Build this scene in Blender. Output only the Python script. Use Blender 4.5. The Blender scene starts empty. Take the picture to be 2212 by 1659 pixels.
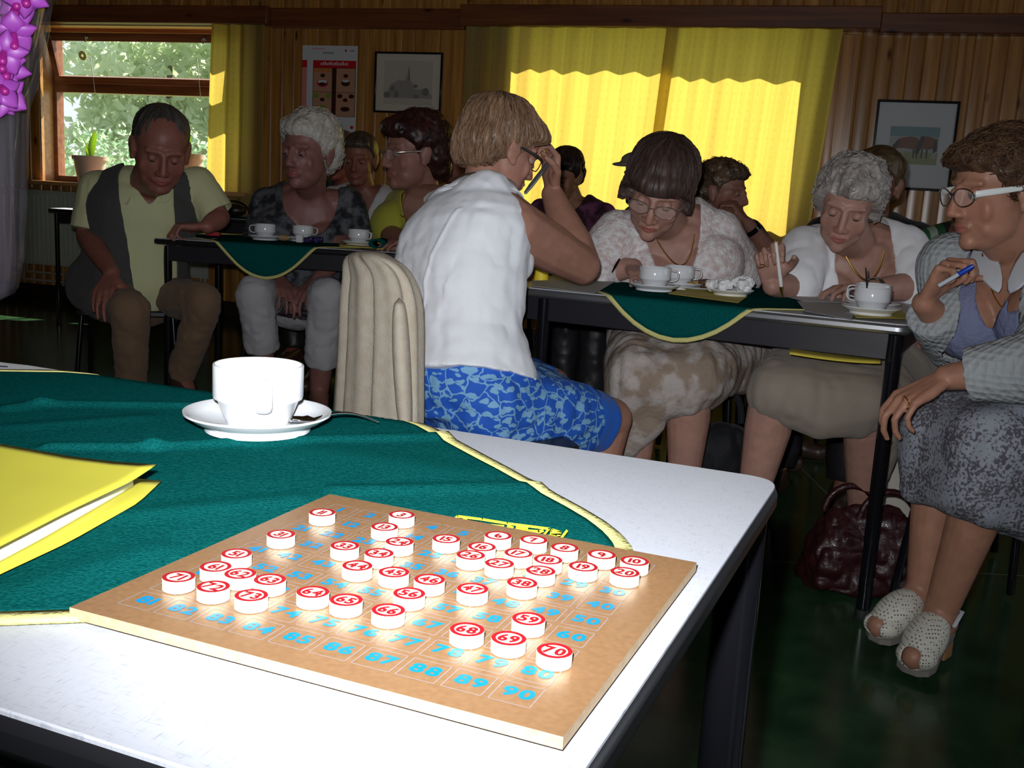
import bpy, bmesh, math, random
import numpy as np
from mathutils import Vector, Matrix

random.seed(7)
rng = np.random.default_rng(7)
S = bpy.context.scene
COL = S.collection
V3 = lambda *a: np.array(a, float)

# ------------------------------------------------------------------ camera
FPX, CAM_Z = 2250.0, 0.985
ROLL = math.radians(3.2)
PITCH = math.atan((829.5 - 422) * math.cos(ROLL) / FPX)
CF = V3(0, math.cos(PITCH), -math.sin(PITCH))
_u0 = V3(0, math.sin(PITCH), math.cos(PITCH))
CR = math.cos(ROLL) * V3(1, 0, 0) + math.sin(ROLL) * _u0
CU = -math.sin(ROLL) * V3(1, 0, 0) + math.cos(ROLL) * _u0
CAM = V3(0, 0, CAM_Z)
cd = bpy.data.cameras.new('camera'); cam = bpy.data.objects.new('camera', cd); COL.objects.link(cam)
cam.matrix_world = Matrix(((CR[0], CU[0], -CF[0], 0), (CR[1], CU[1], -CF[1], 0), (CR[2], CU[2], -CF[2], CAM_Z), (0, 0, 0, 1)))
cd.sensor_width = 36.0; cd.lens = FPX * 36.0 / 2212; cd.clip_start = 0.02; cd.clip_end = 200
S.camera = cam

# ------------------------------------------------------------------ light and exposure
S.view_settings.view_transform = 'Standard'; S.view_settings.look = 'None'
S.view_settings.exposure = 0.0; S.view_settings.gamma = 1.0; S.view_settings.use_curve_mapping = False
wld = bpy.data.worlds.new('world'); S.world = wld; wld.use_nodes = True
_bg = wld.node_tree.nodes['Background']; _bg.inputs[0].default_value = (0.80, 0.90, 1.0, 1); _bg.inputs[1].default_value = 1.25

WD = V3(0.961, -0.278, 0); WD /= np.linalg.norm(WD)            # along the window wall
WN = V3(WD[1], -WD[0], 0)                                         # from the wall into the room
SUN_EL = math.radians(45)
_h = -0.30 * WD + 0.954 * WN; _h /= np.linalg.norm(_h)
SUN_DIR = V3(_h[0] * math.cos(SUN_EL), _h[1] * math.cos(SUN_EL), -math.sin(SUN_EL))
sl = bpy.data.lights.new('sun', 'SUN'); sl.energy = 17.0; sl.angle = math.radians(0.6); sl.color = (1.0, 0.93, 0.80)
so = bpy.data.objects.new('sun', sl); COL.objects.link(so)
so.rotation_euler = Vector(SUN_DIR).to_track_quat('-Z', 'Y').to_euler(); so.location = (3, 14, 9)
# the camera's own flash, just above and left of the lens
fl = bpy.data.lights.new('camera_flash', 'SPOT'); fl.energy = 150.0; fl.spot_size = math.radians(86); fl.spot_blend = 1.0; fl.shadow_soft_size = 0.012; fl.color = (0.93, 0.96, 1.0)
fo = bpy.data.objects.new('camera_flash', fl); COL.objects.link(fo)
fo.location = tuple(CAM + CR * -0.025 + CU * 0.05 + CF * 0.03)
fo.rotation_euler = Vector(CF + CU * 0.12 - CR * 0.02).to_track_quat('-Z', 'Y').to_euler()

# ------------------------------------------------------------------ pixel of the photograph -> a point of the place
def ray(x, y): return CF + CR * ((x - 1106) / FPX) - CU * ((y - 829.5) / FPX)
def at(x, y, Y):
    v = ray(x, y); return CAM + v * (Y / v[1])
def on(x, y, z):
    v = ray(x, y); return CAM + v * ((z - CAM_Z) / v[2])
W0 = at(81, 51.5, 8.0)
def onwall(x, y, d=0.0):                                          # wall coordinates (along, height) at d in front of the wall
    v = ray(x, y); t = ((W0 + WN * d - CAM) @ WN) / (v @ WN); p = CAM + v * t
    return float((p - W0) @ WD), float(p[2])

# ------------------------------------------------------------------ materials
def new_mat(name):
    m = bpy.data.materials.new(name); m.use_nodes = True
    return m, m.node_tree, m.node_tree.nodes['Principled BSDF']
def rgb(c): return (c[0], c[1], c[2], 1)
def mat(name, col, rough=0.5, metal=0.0, spec=0.5, coat=0.0, noise=None, bump=None, sheen=0.0, alpha=None, trans=0.0):
    """noise=(scale, amount, col2[, stretch]); bump=(scale, strength[, stretch])"""
    m, nt, b = new_mat(name)
    b.inputs['Base Color'].default_value = rgb(col); b.inputs['Roughness'].default_value = rough
    b.inputs['Metallic'].default_value = metal; b.inputs['Specular IOR Level'].default_value = spec
    b.inputs['Coat Weight'].default_value = coat; b.inputs['Coat Roughness'].default_value = 0.08
    b.inputs['Sheen Weight'].default_value = sheen
    if trans: b.inputs['Transmission Weight'].default_value = trans
    if alpha is not None: b.inputs['Alpha'].default_value = alpha
    if noise or bump: tc = nt.nodes.new('ShaderNodeTexCoord')
    def tex(sc, stretch):
        mp = nt.nodes.new('ShaderNodeMapping'); nt.links.new(tc.outputs['Object'], mp.inputs[0])
        mp.inputs['Scale'].default_value = stretch or (1, 1, 1)
        n = nt.nodes.new('ShaderNodeTexNoise'); n.inputs['Scale'].default_value = sc; n.inputs['Detail'].default_value = 4
        nt.links.new(mp.outputs[0], n.inputs['Vector']); return n
    if noise:
        n = tex(noise[0], noise[3] if len(noise) > 3 else None)
        r = nt.nodes.new('ShaderNodeValToRGB'); nt.links.new(n.outputs[0], r.inputs[0])
        w = noise[1]; r.color_ramp.elements[0].position = 0.5 - w; r.color_ramp.elements[1].position = 0.5 + w
        r.color_ramp.elements[0].color = rgb(col); r.color_ramp.elements[1].color = rgb(noise[2])
        nt.links.new(r.outputs[0], b.inputs['Base Color'])
    if bump:
        n = tex(bump[0], bump[2] if len(bump) > 2 else None)
        bp = nt.nodes.new('ShaderNodeBump'); bp.inputs['Strength'].default_value = bump[1]; bp.inputs['Distance'].default_value = 0.01
        nt.links.new(n.outputs[0], bp.inputs['Height']); nt.links.new(bp.outputs[0], b.inputs['Normal'])
    return m
def node(nt, typ, **kw):
    n = nt.nodes.new(typ)
    for k, v in kw.items():
        if k.startswith('i_'): n.inputs[k[2:].replace('_', ' ')].default_value = v
        else: setattr(n, k, v)
    return n

# ------------------------------------------------------------------ mesh builder
def frame_z(d):
    d = np.asarray(d, float); d = d / (np.linalg.norm(d) + 1e-12)
    a = V3(0, 0, 1) if abs(d[2]) < 0.9 else V3(1, 0, 0)
    x = np.cross(a, d); x /= np.linalg.norm(x); return x, np.cross(d, x), d
class MB:
    def __init__(s): s.v = []; s.f = []; s.m = []; s.n = 0
    def add(s, v, f, mi=0):
        v = np.asarray(v, float).reshape(-1, 3); s.v.append(v)
        for q in f: s.f.append(tuple(int(i) + s.n for i in q)); s.m.append(mi)
        s.n += len(v); return s
    def box(s, c, size, X=(1, 0, 0), Y=(0, 1, 0), Z=(0, 0, 1), mi=0):
        X, Y, Z = (np.asarray(a, float) for a in (X, Y, Z)); c = np.asarray(c, float)
        v = [c + X * size[0] * i / 2 + Y * size[1] * j / 2 + Z * size[2] * k / 2 for k in (-1, 1) for j in (-1, 1) for i in (-1, 1)]
        return s.add(v, [(0, 2, 3, 1), (4, 5, 7, 6), (0, 1, 5, 4), (2, 6, 7, 3), (0, 4, 6, 2), (1, 3, 7, 5)], mi)
    def box2(s, a, b, mi=0):
        a = np.asarray(a, float); b = np.asarray(b, float); return s.box((a + b) / 2, np.abs(b - a), mi=mi)
    def loft(s, rings, cap=True, closed=True, mi=0):
        k = len(rings[0]); n = len(rings); v = np.concatenate(rings); f = []
        for i in range(n - 1):
            for j in range(k if closed else k - 1):
                f.append((i * k + j, i * k + (j + 1) % k, (i + 1) * k + (j + 1) % k, (i + 1) * k + j))
        if cap and closed: f.append(tuple(range(k - 1, -1, -1))); f.append(tuple((n - 1) * k + j for j in range(k)))
        return s.add(v, f, mi)
    def lathe(s, prof, c=(0, 0, 0), segs=32, mi=0, cap=True, axis=(0, 0, 1), sx=1.0, sy=1.0):
        X, Y, Z = frame_z(axis); c = np.asarray(c, float); t = np.arange(segs) * 2 * math.pi / segs
        return s.loft([np.array([c + X * r * sx * math.cos(a) + Y * r * sy * math.sin(a) + Z * z for a in t]) for r, z in prof], cap, True, mi)
    def tube(s, pts, r, segs=10, mi=0, cap=True, flat=1.0, up=None):
        pts = np.asarray(pts, float); n = len(pts); r = np.broadcast_to(np.asarray(r, float), (n,)); rings = []; X = None
        for i in range(n):
            d = pts[min(i + 1, n - 1)] - pts[max(i - 1, 0)]; d = d / (np.linalg.norm(d) + 1e-12)
            if up is not None: X = np.cross(np.asarray(up, float), d)
            elif X is None: X = frame_z(d)[0]
            X = X - d * (X @ d); X = X / (np.linalg.norm(X) + 1e-12); Y = np.cross(d, X)
            rings.append(np.array([pts[i] + r[i] * (X * math.cos(a) + Y * flat * math.sin(a)) for a in np.arange(segs) * 2 * math.pi / segs]))
        return s.loft(rings, cap, True, mi)
    def ell(s, c, r, X=(1, 0, 0), Y=(0, 1, 0), Z=(0, 0, 1), su=20, sv=12, mi=0):
        c = np.asarray(c, float); r = np.broadcast_to(np.asarray(r, float), (3,)); X, Y, Z = (np.asarray(a, float) for a in (X, Y, Z)); v = []; f = []
        for i in range(1, sv):
            p = math.pi * i / sv
            for j in range(su):
                a = 2 * math.pi * j / su
                v.append(c + X * r[0] * math.sin(p) * math.cos(a) + Y * r[1] * math.sin(p) * math.sin(a) + Z * r[2] * math.cos(p))
        for i in range(sv - 2):
            for j in range(su): f.append((i * su + j, (i + 1) * su + j, (i + 1) * su + (j + 1) % su, i * su + (j + 1) % su))
        n = len(v); v += [c + Z * r[2], c - Z * r[2]]
        for j in range(su): f.append((n, j, (j + 1) % su)); b = (sv - 2) * su; f.append((n + 1, b + (j + 1) % su, b + j))
        return s.add(v, f, mi)
    def cap(s, p0, p1, r0, r1, segs=14, mi=0, flat=1.0, up=None, round0=True, round1=True):      # tapered limb with round ends
        p0 = np.asarray(p0, float); p1 = np.asarray(p1, float); L = np.linalg.norm(p1 - p0); d = (p1 - p0) / (L + 1e-12); P = []; Rr = []
        if round0:
            for a in (80, 60, 40, 20): P.append(p0 - d * r0 * math.sin(math.radians(a))); Rr.append(r0 * math.cos(math.radians(a)))
        P.append(p0); Rr.append(r0); P.append(p1); Rr.append(r1)
        if round1:
            for a in (20, 40, 60, 80): P.append(p1 + d * r1 * math.sin(math.radians(a))); Rr.append(r1 * math.cos(math.radians(a)))
        return s.tube(P, Rr, segs, mi, True, flat, up)
    def prism(s, poly, z0, z1, mi=0, fr=None):                    # poly: list of (x, y); fr=(O,X,Y,Z)
        O, X, Y, Z = fr if fr else (V3(0, 0, 0), V3(1, 0, 0), V3(0, 1, 0), V3(0, 0, 1)); k = len(poly)
        v = [O + X * p[0] + Y * p[1] + Z * z for z in (z0, z1) for p in poly]
        f = [tuple(range(k - 1, -1, -1)), tuple(range(k, 2 * k))] + [(j, (j + 1) % k, k + (j + 1) % k, k + j) for j in range(k)]
        return s.add(v, f, mi)
    def sheet(s, grid, mi=0):                                       # grid: (n, m, 3)
        g = np.asarray(grid, float); n, m = g.shape[:2]
        return s.add(g.reshape(-1, 3), [(i * m + j, i * m + j + 1, (i + 1) * m + j + 1, (i + 1) * m + j) for i in range(n - 1) for j in range(m - 1)], mi)
    def verts(s): return np.concatenate(s.v) if s.v else np.zeros((0, 3))
    def build(s, name, mats, parent=None, smooth=True, bevel=0.0, solid=0.0, sub=0, angle=40, local=False):
        me = bpy.data.meshes.new(name); me.from_pydata([tuple(p) for p in s.verts()], [], s.f)
        if not isinstance(mats, (list, tuple)): mats = [mats]
        for m in mats: me.materials.append(m)
        if len(mats) > 1: me.polygons.foreach_set('material_index', s.m)
        return finish(me, name, parent, smooth, bevel, solid, sub, angle, local)
def finish(me, name, parent=None, smooth=True, bevel=0.0, solid=0.0, sub=0, angle=40, local=False):
    me.update(); o = bpy.data.objects.new(name, me); COL.objects.link(o)
    if smooth:
        me.polygons.foreach_set('use_smooth', [True] * len(me.polygons))
        try: me.set_sharp_from_angle(angle=math.radians(angle))
        except Exception: pass
    if parent is not None: attach(o, parent, local)
    if bevel: md = o.modifiers.new('bevel', 'BEVEL'); md.width = bevel; md.segments = 2; md.limit_method = 'ANGLE'
    if solid: md = o.modifiers.new('solidify', 'SOLIDIFY'); md.thickness = solid; md.offset = 0
    if sub: md = o.modifiers.new('subdivision', 'SUBSURF'); md.levels = sub; md.render_levels = sub
    return o
def wmat(o):
    m = o.matrix_basis.copy()
    return wmat(o.parent) @ o.matrix_parent_inverse @ m if o.parent else m
def attach(o, parent, local=False):                               # local: the mesh is in the parent's own coordinates
    o.parent = parent
    if not local: o.matrix_parent_inverse = wmat(parent).inverted()
def tag(o, label=None, cat=None, group=None, kind=None):
    if label: o['label'] = label
    if cat: o['category'] = cat
    if group: o['group'] = group
    if kind: o['kind'] = kind
    return o
def empty(name, loc, label, cat, group=None, rz=0.0):
    o = bpy.data.objects.new(name, None); COL.objects.link(o); o.empty_display_size = 0.05
    o.location = tuple(float(c) for c in loc); o.rotation_euler = (0, 0, rz)
    return tag(o, label, cat, group)
def copy_tree(o, parent=None):
    c = o.copy(); COL.objects.link(c)
    if parent is not None: c.parent = parent; c.matrix_parent_inverse = o.matrix_parent_inverse.copy()
    for ch in list(o.children): copy_tree(ch, c)
    return c
def structure(o): o['kind'] = 'structure'; return o

# value noise on arrays of points, in 0..1
_tab = rng.random(4096)
def vnoise(p, sc=1.0, seed=0):
    p = np.asarray(p, float) * sc + 100 + seed * 17.3; i = np.floor(p).astype(int); fr = p - i; fr = fr * fr * (3 - 2 * fr); out = 0
    for dx in (0, 1):
        for dy in (0, 1):
            for dz in (0, 1):
                h = _tab[((i[:, 0] + dx) * 73 + (i[:, 1] + dy) * 179 + (i[:, 2] + dz) * 283 + seed * 31) % 4096]
                w = (fr[:, 0] if dx else 1 - fr[:, 0]) * (fr[:, 1] if dy else 1 - fr[:, 1]) * (fr[:, 2] if dz else 1 - fr[:, 2]); out = out + h * w
    return out
def round_poly(pts, r, seg=8):                                      # polygon with rounded corners
    out = []; n = len(pts); pts = [np.asarray(p, float) for p in pts]
    for i in range(n):
        p = pts[i]; a = pts[i - 1] - p; b = pts[(i + 1) % n] - p; la, lb = np.linalg.norm(a), np.linalg.norm(b); a /= la; b /= lb
        t = min(r / math.tan(math.acos(np.clip(a @ b, -1, 1)) / 2), la * 0.49, lb * 0.49); p0 = p + a * t; p1 = p + b * t
        for k in range(seg + 1):
            u = k / seg; out.append((1 - u) ** 2 * p0 + 2 * u * (1 - u) * p + u * u * p1)
    return out

# ------------------------------------------------------------------ number glyphs
_gl = {}
def glyph(ch, off):
    k = (ch, off)
    if k not in _gl:
        cu = bpy.data.curves.new('glyph', 'FONT'); cu.body = ch; cu.size = 1.0; cu.offset = off; cu.resolution_u = 3; cu.fill_mode = 'FRONT'
        o = bpy.data.objects.new('glyph', cu); COL.objects.link(o); dg = bpy.context.evaluated_depsgraph_get(); ev = o.evaluated_get(dg); me = ev.to_mesh()
        v = np.array([p.co[:] for p in me.vertices]).reshape(-1, 3); f = [tuple(p.vertices) for p in me.polygons]
        ev.to_mesh_clear(); bpy.data.objects.remove(o); bpy.data.curves.remove(cu)
        _gl[k] = (v, f)
    return _gl[k]
def text(mb, s, c, h, X, Y, Z, off=0.03, mi=0, sx=1.0, gap=0.06, shear=0.0):     # centred on c, cap height h
    xs = 0.0; parts = []
    for ch in s:
        if ch == ' ': xs += 0.35; continue
        v, f = glyph(ch, off); lo = v[:, 0].min(); hi = v[:, 0].max(); parts.append((v - V3(lo - xs, 0, 0), f)); xs += hi - lo + gap
    w = xs - gap; k = h / 0.72
    for v, f in parts:
        px = (v[:, 0] - w / 2 + shear * (v[:, 1] - 0.36)) * k * sx; py = (v[:, 1] - 0.36) * k
        mb.add(np.asarray(c) + px[:, None] * np.asarray(X) + py[:, None] * np.asarray(Y) + np.zeros((len(v), 1)) * np.asarray(Z), f, mi)
# ================================================================== the room
WALLM = Matrix(((WD[0], -WN[0], 0, W0[0]), (WD[1], -WN[1], 0, W0[1]), (0, 0, 1, 0), (0, 0, 0, 1)))   # x along, y outwards, z up
def on_wall(o): o.matrix_world = WALLM; return o
def wood(name, dark, mid, light, rough=0.32, board=0.0, coat=0.25, vertical=True, knots=True):
    m, nt, b = new_mat(name); L = nt.links.new
    tc = node(nt, 'ShaderNodeTexCoord'); sep = node(nt, 'ShaderNodeSeparateXYZ'); L(tc.outputs['Object'], sep.inputs[0])
    if board:
        dv = node(nt, 'ShaderNodeMath', operation='DIVIDE'); dv.inputs[1].default_value = board; L(sep.outputs['X'], dv.inputs[0])
        fl_ = node(nt, 'ShaderNodeMath', operation='FLOOR'); L(dv.outputs[0], fl_.inputs[0])
        wn_ = node(nt, 'ShaderNodeTexWhiteNoise', noise_dimensions='1D'); L(fl_.outputs[0], wn_.inputs['W']); rnd = wn_.outputs['Value']
    ad = node(nt, 'ShaderNodeVectorMath', operation='ADD'); L(tc.outputs['Object'], ad.inputs[0])
    if board:
        sc = node(nt, 'ShaderNodeVectorMath', operation='SCALE'); sc.inputs['Scale'].default_value = 7.0; L(wn_.outputs['Color'], sc.inputs[0]); L(sc.outputs[0], ad.inputs[1])
    mp = node(nt, 'ShaderNodeMapping'); L(ad.outputs[0], mp.inputs[0]); mp.inputs['Scale'].default_value = (26, 26, 1.4) if vertical else (1.4, 26, 26)
    n1 = node(nt, 'ShaderNodeTexNoise', i_Scale=1.0, i_Detail=5.0, i_Distortion=0.6); L(mp.outputs[0], n1.inputs['Vector'])
    r = node(nt, 'ShaderNodeValToRGB'); e = r.color_ramp.elements; e[0].position = 0.28; e[0].color = rgb(dark); e[1].position = 0.72; e[1].color = rgb(light)
    k = e.new(0.5); k.color = rgb(mid); L(n1.outputs[0], r.inputs[0]); colr = r.outputs[0]
    if board:
        mx = node(nt, 'ShaderNodeMix', data_type='RGBA', blend_type='MULTIPLY'); mx.inputs[0].default_value = 1.0; L(colr, mx.inputs[6])
        vr = node(nt, 'ShaderNodeMapRange'); vr.inputs['To Min'].default_value = 0.72; vr.inputs['To Max'].default_value = 1.12; L(rnd, vr.inputs[0]); L(vr.outputs[0], mx.inputs[7]); colr = mx.outputs[2]
    if knots:
        mk = node(nt, 'ShaderNodeMapping'); L(ad.outputs[0], mk.inputs[0]); mk.inputs['Scale'].default_value = (8.5, 8.5, 3.2) if vertical else (3.2, 8.5, 8.5)
        vo = node(nt, 'ShaderNodeTexVoronoi', i_Scale=1.0); L(mk.outputs[0], vo.inputs['Vector'])
        kr = node(nt, 'ShaderNodeValToRGB'); ke = kr.color_ramp.elements; ke[0].position = 0.05; ke[0].color = (0.18, 0.10, 0.06, 1); ke[1].position = 0.16; ke[1].color = (1, 1, 1, 1); L(vo.outputs['Distance'], kr.inputs[0])
        m2 = node(nt, 'ShaderNodeMix', data_type='RGBA', blend_type='MULTIPLY'); m2.inputs[0].default_value = 1.0; L(colr, m2.inputs[6]); L(kr.outputs[0], m2.inputs[7]); colr = m2.outputs[2]
    L(colr, b.inputs['Base Color']); b.inputs['Roughness'].default_value = rough; b.inputs['Coat Weight'].default_value = coat; b.inputs['Coat Roughness'].default_value = 0.25
    return m
BOARD = 0.088
M_pine = wood('varnished_pine', (0.27, 0.11, 0.025), (0.46, 0.215, 0.05), (0.58, 0.30, 0.085), board=BOARD, rough=0.26, coat=0.3)
M_beam = wood('dark_beam', (0.10, 0.028, 0.010), (0.16, 0.05, 0.016), (0.22, 0.075, 0.022), 0.4, vertical=False, coat=0.1)
M_frame = wood('window_wood', (0.16, 0.05, 0.018), (0.26, 0.085, 0.03), (0.34, 0.13, 0.05), 0.35, knots=False, vertical=False)
M_sill = wood('sill_wood', (0.42, 0.20, 0.07), (0.55, 0.29, 0.11), (0.62, 0.36, 0.16), 0.3, knots=False, vertical=False)
M_plaster = mat('ceiling_board', (0.30, 0.17, 0.07), 0.6)
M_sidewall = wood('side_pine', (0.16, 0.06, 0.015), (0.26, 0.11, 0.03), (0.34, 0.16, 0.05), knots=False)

# floor: dark green linoleum with thin welded seams
mf, nt, b = new_mat('green_linoleum'); L = nt.links.new
tc = node(nt, 'ShaderNodeTexCoord'); mp = node(nt, 'ShaderNodeMapping'); L(tc.outputs['Object'], mp.inputs[0]); mp.inputs['Rotation'].default_value = (0, 0, math.radians(-16))
mp.inputs['Location'].default_value = (0.3, 0.15, 0)
bk = node(nt, 'ShaderNodeTexBrick', offset=0.5, i_Scale=1.0, i_Mortar_Size=0.004, i_Brick_Width=3.4, i_Row_Height=1.25); L(mp.outputs[0], bk.inputs['Vector'])
bk.inputs['Color1'].default_value = (0.0, 0.0, 0.0, 1); bk.inputs['Color2'].default_value = (0, 0, 0, 1); bk.inputs['Mortar'].default_value = (1, 1, 1, 1)
nz = node(nt, 'ShaderNodeTexNoise', i_Scale=9.0, i_Detail=6.0); L(tc.outputs['Object'], nz.inputs['Vector'])
rr = node(nt, 'ShaderNodeValToRGB'); rr.color_ramp.elements[0].position = 0.35; rr.color_ramp.elements[0].color = (0.013, 0.042, 0.018, 1); rr.color_ramp.elements[1].position = 0.7; rr.color_ramp.elements[1].color = (0.030, 0.078, 0.032, 1); L(nz.outputs[0], rr.inputs[0])
mx = node(nt, 'ShaderNodeMix', data_type='RGBA'); L(bk.outputs['Color'], mx.inputs[0]); L(rr.outputs[0], mx.inputs[6]); mx.inputs[7].default_value = (0.12, 0.16, 0.12, 1)
L(mx.outputs[2], b.inputs['Base Color']); b.inputs['Roughness'].default_value = 0.17; b.inputs['Specular IOR Level'].default_value = 0.35
nb = node(nt, 'ShaderNodeTexNoise', i_Scale=2.2, i_Detail=2.0); L(tc.outputs['Object'], nb.inputs['Vector'])
bp = node(nt, 'ShaderNodeBump', i_Strength=0.05, i_Distance=0.05); L(nb.outputs[0], bp.inputs['Height']); L(bp.outputs[0], b.inputs['Normal'])
FL = MB(); FL.box2((-1.75, -11.2, -0.08), (8.6, 0.001, 0.0)); o = structure(on_wall(FL.build('floor', mf, smooth=False)))
CE = MB(); CE.box2((-1.75, -11.2, 2.90), (8.6, 0.3, 2.98)); structure(on_wall(CE.build('ceiling', M_plaster, smooth=False)))
H = 2.90; TH = 0.22                                                 # wall height and thickness
WIN = [(0.0, 1.74, 0.90, 2.04), (3.72, 5.63, 0.92, 2.10)]        # openings: along0, along1, sill, head
bw = MB(); s = -1.75; N = int((8.6 + 1.75) / BOARD) + 1
def board_cols(s0, s1, z0, z1):                                      # a run of boards with V grooves between
    e = 0.006; k0 = math.floor(s0 / BOARD); k = k0
    while k * BOARD < s1 - 1e-6:
        a = max(k * BOARD, s0); b_ = min((k + 1) * BOARD, s1)
        if b_ - a > 1e-4:
            xs = [(a, e)] + [(a + (b_ - a) * (0.07 + 0.86 * u), -0.0028 * (1 - (2 * u - 1) ** 2)) for u in np.linspace(0, 1, 7)] + [(b_, e)]     # boards slightly rounded
            bw.sheet([[(x, y, z0) for x, y in xs], [(x, y, z1) for x, y in xs]])
        k += 1
board_cols(-1.75, WIN[0][0], 0, H); board_cols(WIN[0][1], WIN[1][0], 0, H); board_cols(WIN[1][1], 8.6, 0, H)
for w in WIN: board_cols(w[0], w[1], 0, w[2]); board_cols(w[0], w[1], w[3], H)
# solid core behind the boards
def core(a, b_): bw.box2((a[0], 0.006, a[1]), (b_[0], TH, b_[1]))
core((-1.75, 0), (0.0, H)); core((1.74, 0), (3.72, H)); core((5.63, 0), (8.6, H))
for w in WIN: core((w[0], 0), (w[1], w[2])); core((w[0], w[3]), (w[1], H))
structure(on_wall(bw.build('wall_back', M_pine, angle=25)))
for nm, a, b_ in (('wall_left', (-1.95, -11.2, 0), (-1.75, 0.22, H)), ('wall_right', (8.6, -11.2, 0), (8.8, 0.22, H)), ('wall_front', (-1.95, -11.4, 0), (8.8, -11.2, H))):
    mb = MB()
    if nm == 'wall_right':                                          # unseen openings, added down the right-hand wall to let in fill daylight
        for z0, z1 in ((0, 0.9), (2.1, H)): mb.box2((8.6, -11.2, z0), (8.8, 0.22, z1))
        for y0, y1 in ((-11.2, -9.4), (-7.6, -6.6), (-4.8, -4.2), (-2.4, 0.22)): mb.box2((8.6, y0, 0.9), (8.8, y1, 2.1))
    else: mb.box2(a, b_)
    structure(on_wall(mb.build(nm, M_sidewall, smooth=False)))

# trims: head beams, dado rail, skirting
tr = MB(); tr.box2((-1.75, -0.10, 2.035), (1.95, 0, 2.155)); structure(on_wall(tr.build('trim_1', M_beam, bevel=0.006)))
tr = MB(); tr.box2((1.95, -0.045, 2.022), (3.35, 0, 2.15)); structure(on_wall(tr.build('trim_2', M_beam, bevel=0.006)))
tr = MB(); tr.box2((3.35, -0.14, 2.035), (5.90, 0, 2.16)); structure(on_wall(tr.build('trim_3', M_beam, bevel=0.006)))
tr = MB(); tr.box2((5.90, -0.10, 2.02), (8.6, 0, 2.13)); structure(on_wall(tr.build('trim_4', M_beam, bevel=0.006)))
for i, (a, b_) in enumerate(((-1.75, -0.02), (1.80, 3.70), (5.72, 8.6))):
    tr = MB(); tr.box2((a, -0.035, 0.785), (b_, 0, 0.845)); structure(on_wall(tr.build('trim_%d' % (5 + i), M_pine, bevel=0.006)))
tr = MB(); tr.box2((-1.75, -0.015, 0.0), (8.6, 0, 0.115)); structure(on_wall(tr.build('baseboard_back', mat('dark_skirting', (0.02, 0.012, 0.008), 0.5), bevel=0.004)))
# vertical corner boards beside the right window
tr = MB(); tr.box2((5.70, -0.02, 0.845), (5.80, 0, 2.02)); structure(on_wall(tr.build('trim_8', M_pine, bevel=0.004)))

# ------------------------------------------------------------------ windows
M_glass, nt, b = new_mat('window_glass')
b.inputs['Base Color'].default_value = (1, 1, 1, 1); b.inputs['Roughness'].default_value = 0.0; b.inputs['Alpha'].default_value = 0.06; b.inputs['Specular IOR Level'].default_value = 0.5
M_white = mat('white_paint', (0.75, 0.75, 0.72), 0.4)
M_steel = mat('steel', (0.55, 0.56, 0.58), 0.25, metal=1.0)
M_black = mat('black_metal', (0.006, 0.006, 0.008), 0.16, spec=0.5)
def wempty(name):
    o = bpy.data.objects.new(name, None); COL.objects.link(o); o.matrix_world = WALLM; o['kind'] = 'structure'; return o
w1 = wempty('window_1'); a0, a1, z0, z1 = WIN[0]; D = 0.15
def rect_frame(mb, x0, x1, z0_, z1_, y0, y1, t, tb=None):
    tb = tb or t
    mb.box2((x0, y0, z0_), (x0 + t, y1, z1_)); mb.box2((x1 - t, y0, z0_), (x1, y1, z1_)); mb.box2((x0 + t, y0, z0_), (x1 - t, y1, z0_ + tb)); mb.box2((x0 + t, y0, z1_ - t), (x1 - t, y1, z1_))
zt = 1.60
fr = MB(); rect_frame(fr, a0, a1, z0, z1, D - 0.02, D + 0.06, 0.045); fr.box2((a0 + 0.045, D - 0.02, zt - 0.035), (a1 - 0.045, D + 0.06, zt + 0.035)); fr.build('frame', M_frame, w1, bevel=0.004, local=True)
jb = MB(); jb.box2((a0, 0.0, z0), (a0 + 0.012, D - 0.02, z1)); jb.box2((a1 - 0.012, 0.0, z0), (a1, D - 0.02, z1)); jb.box2((a0, 0.0, z1 - 0.012), (a1, D - 0.02, z1)); jb.build('jamb_lining', M_sill, w1, local=True)
sb = MB(); sb.box2((a0 - 0.05, -0.09, z0 - 0.03), (a1 + 0.05, D - 0.02, z0)); sb.build('window_sill', M_sill, w1, bevel=0.006, local=True)
gp = MB(); gp.box2((a0 + 0.045, D + 0.018, z0 + 0.045), (a1 - 0.045, D + 0.022, zt - 0.035)); gp.build('lower_pane', M_glass, w1, smooth=False, local=True)
# hopper sash, hinged at its bottom rail and leaning into the room
ss = MB(); pv = V3(0, D - 0.02, zt + 0.035); tilt = math.radians(17); sh = z1 - zt - 0.075
Zs = V3(0, -math.sin(tilt), math.cos(tilt)); Ys = V3(0, math.cos(tilt), math.sin(tilt))
def sash_box(mb, x0, x1, h0, h1, y0=-0.02, y1=0.02): mb.box(pv + V3((x0 + x1) / 2, 0, 0) + Zs * (h0 + h1) / 2 + Ys * (y0 + y1) / 2, (x1 - x0, y1 - y0, h1 - h0), V3(1, 0, 0), Ys, Zs)
sash_box(ss, a0 + 0.05, a0 + 0.10, 0, sh); sash_box(ss, a1 - 0.10, a1 - 0.05, 0, sh); sash_box(ss, a0 + 0.10, a1 - 0.10, 0, 0.05); sash_box(ss, a0 + 0.10, a1 - 0.10, sh - 0.06, sh)
sash = ss.build('top_sash', M_frame, w1, bevel=0.004, local=True)
gp = MB(); sash_box(gp, a0 + 0.10, a1 - 0.10, 0.05, sh - 0.06, -0.002, 0.002); gp.build('pane', M_glass, sash, smooth=False)
for o in list(sash.children): o.matrix_parent_inverse = Matrix.Identity(4)
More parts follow.
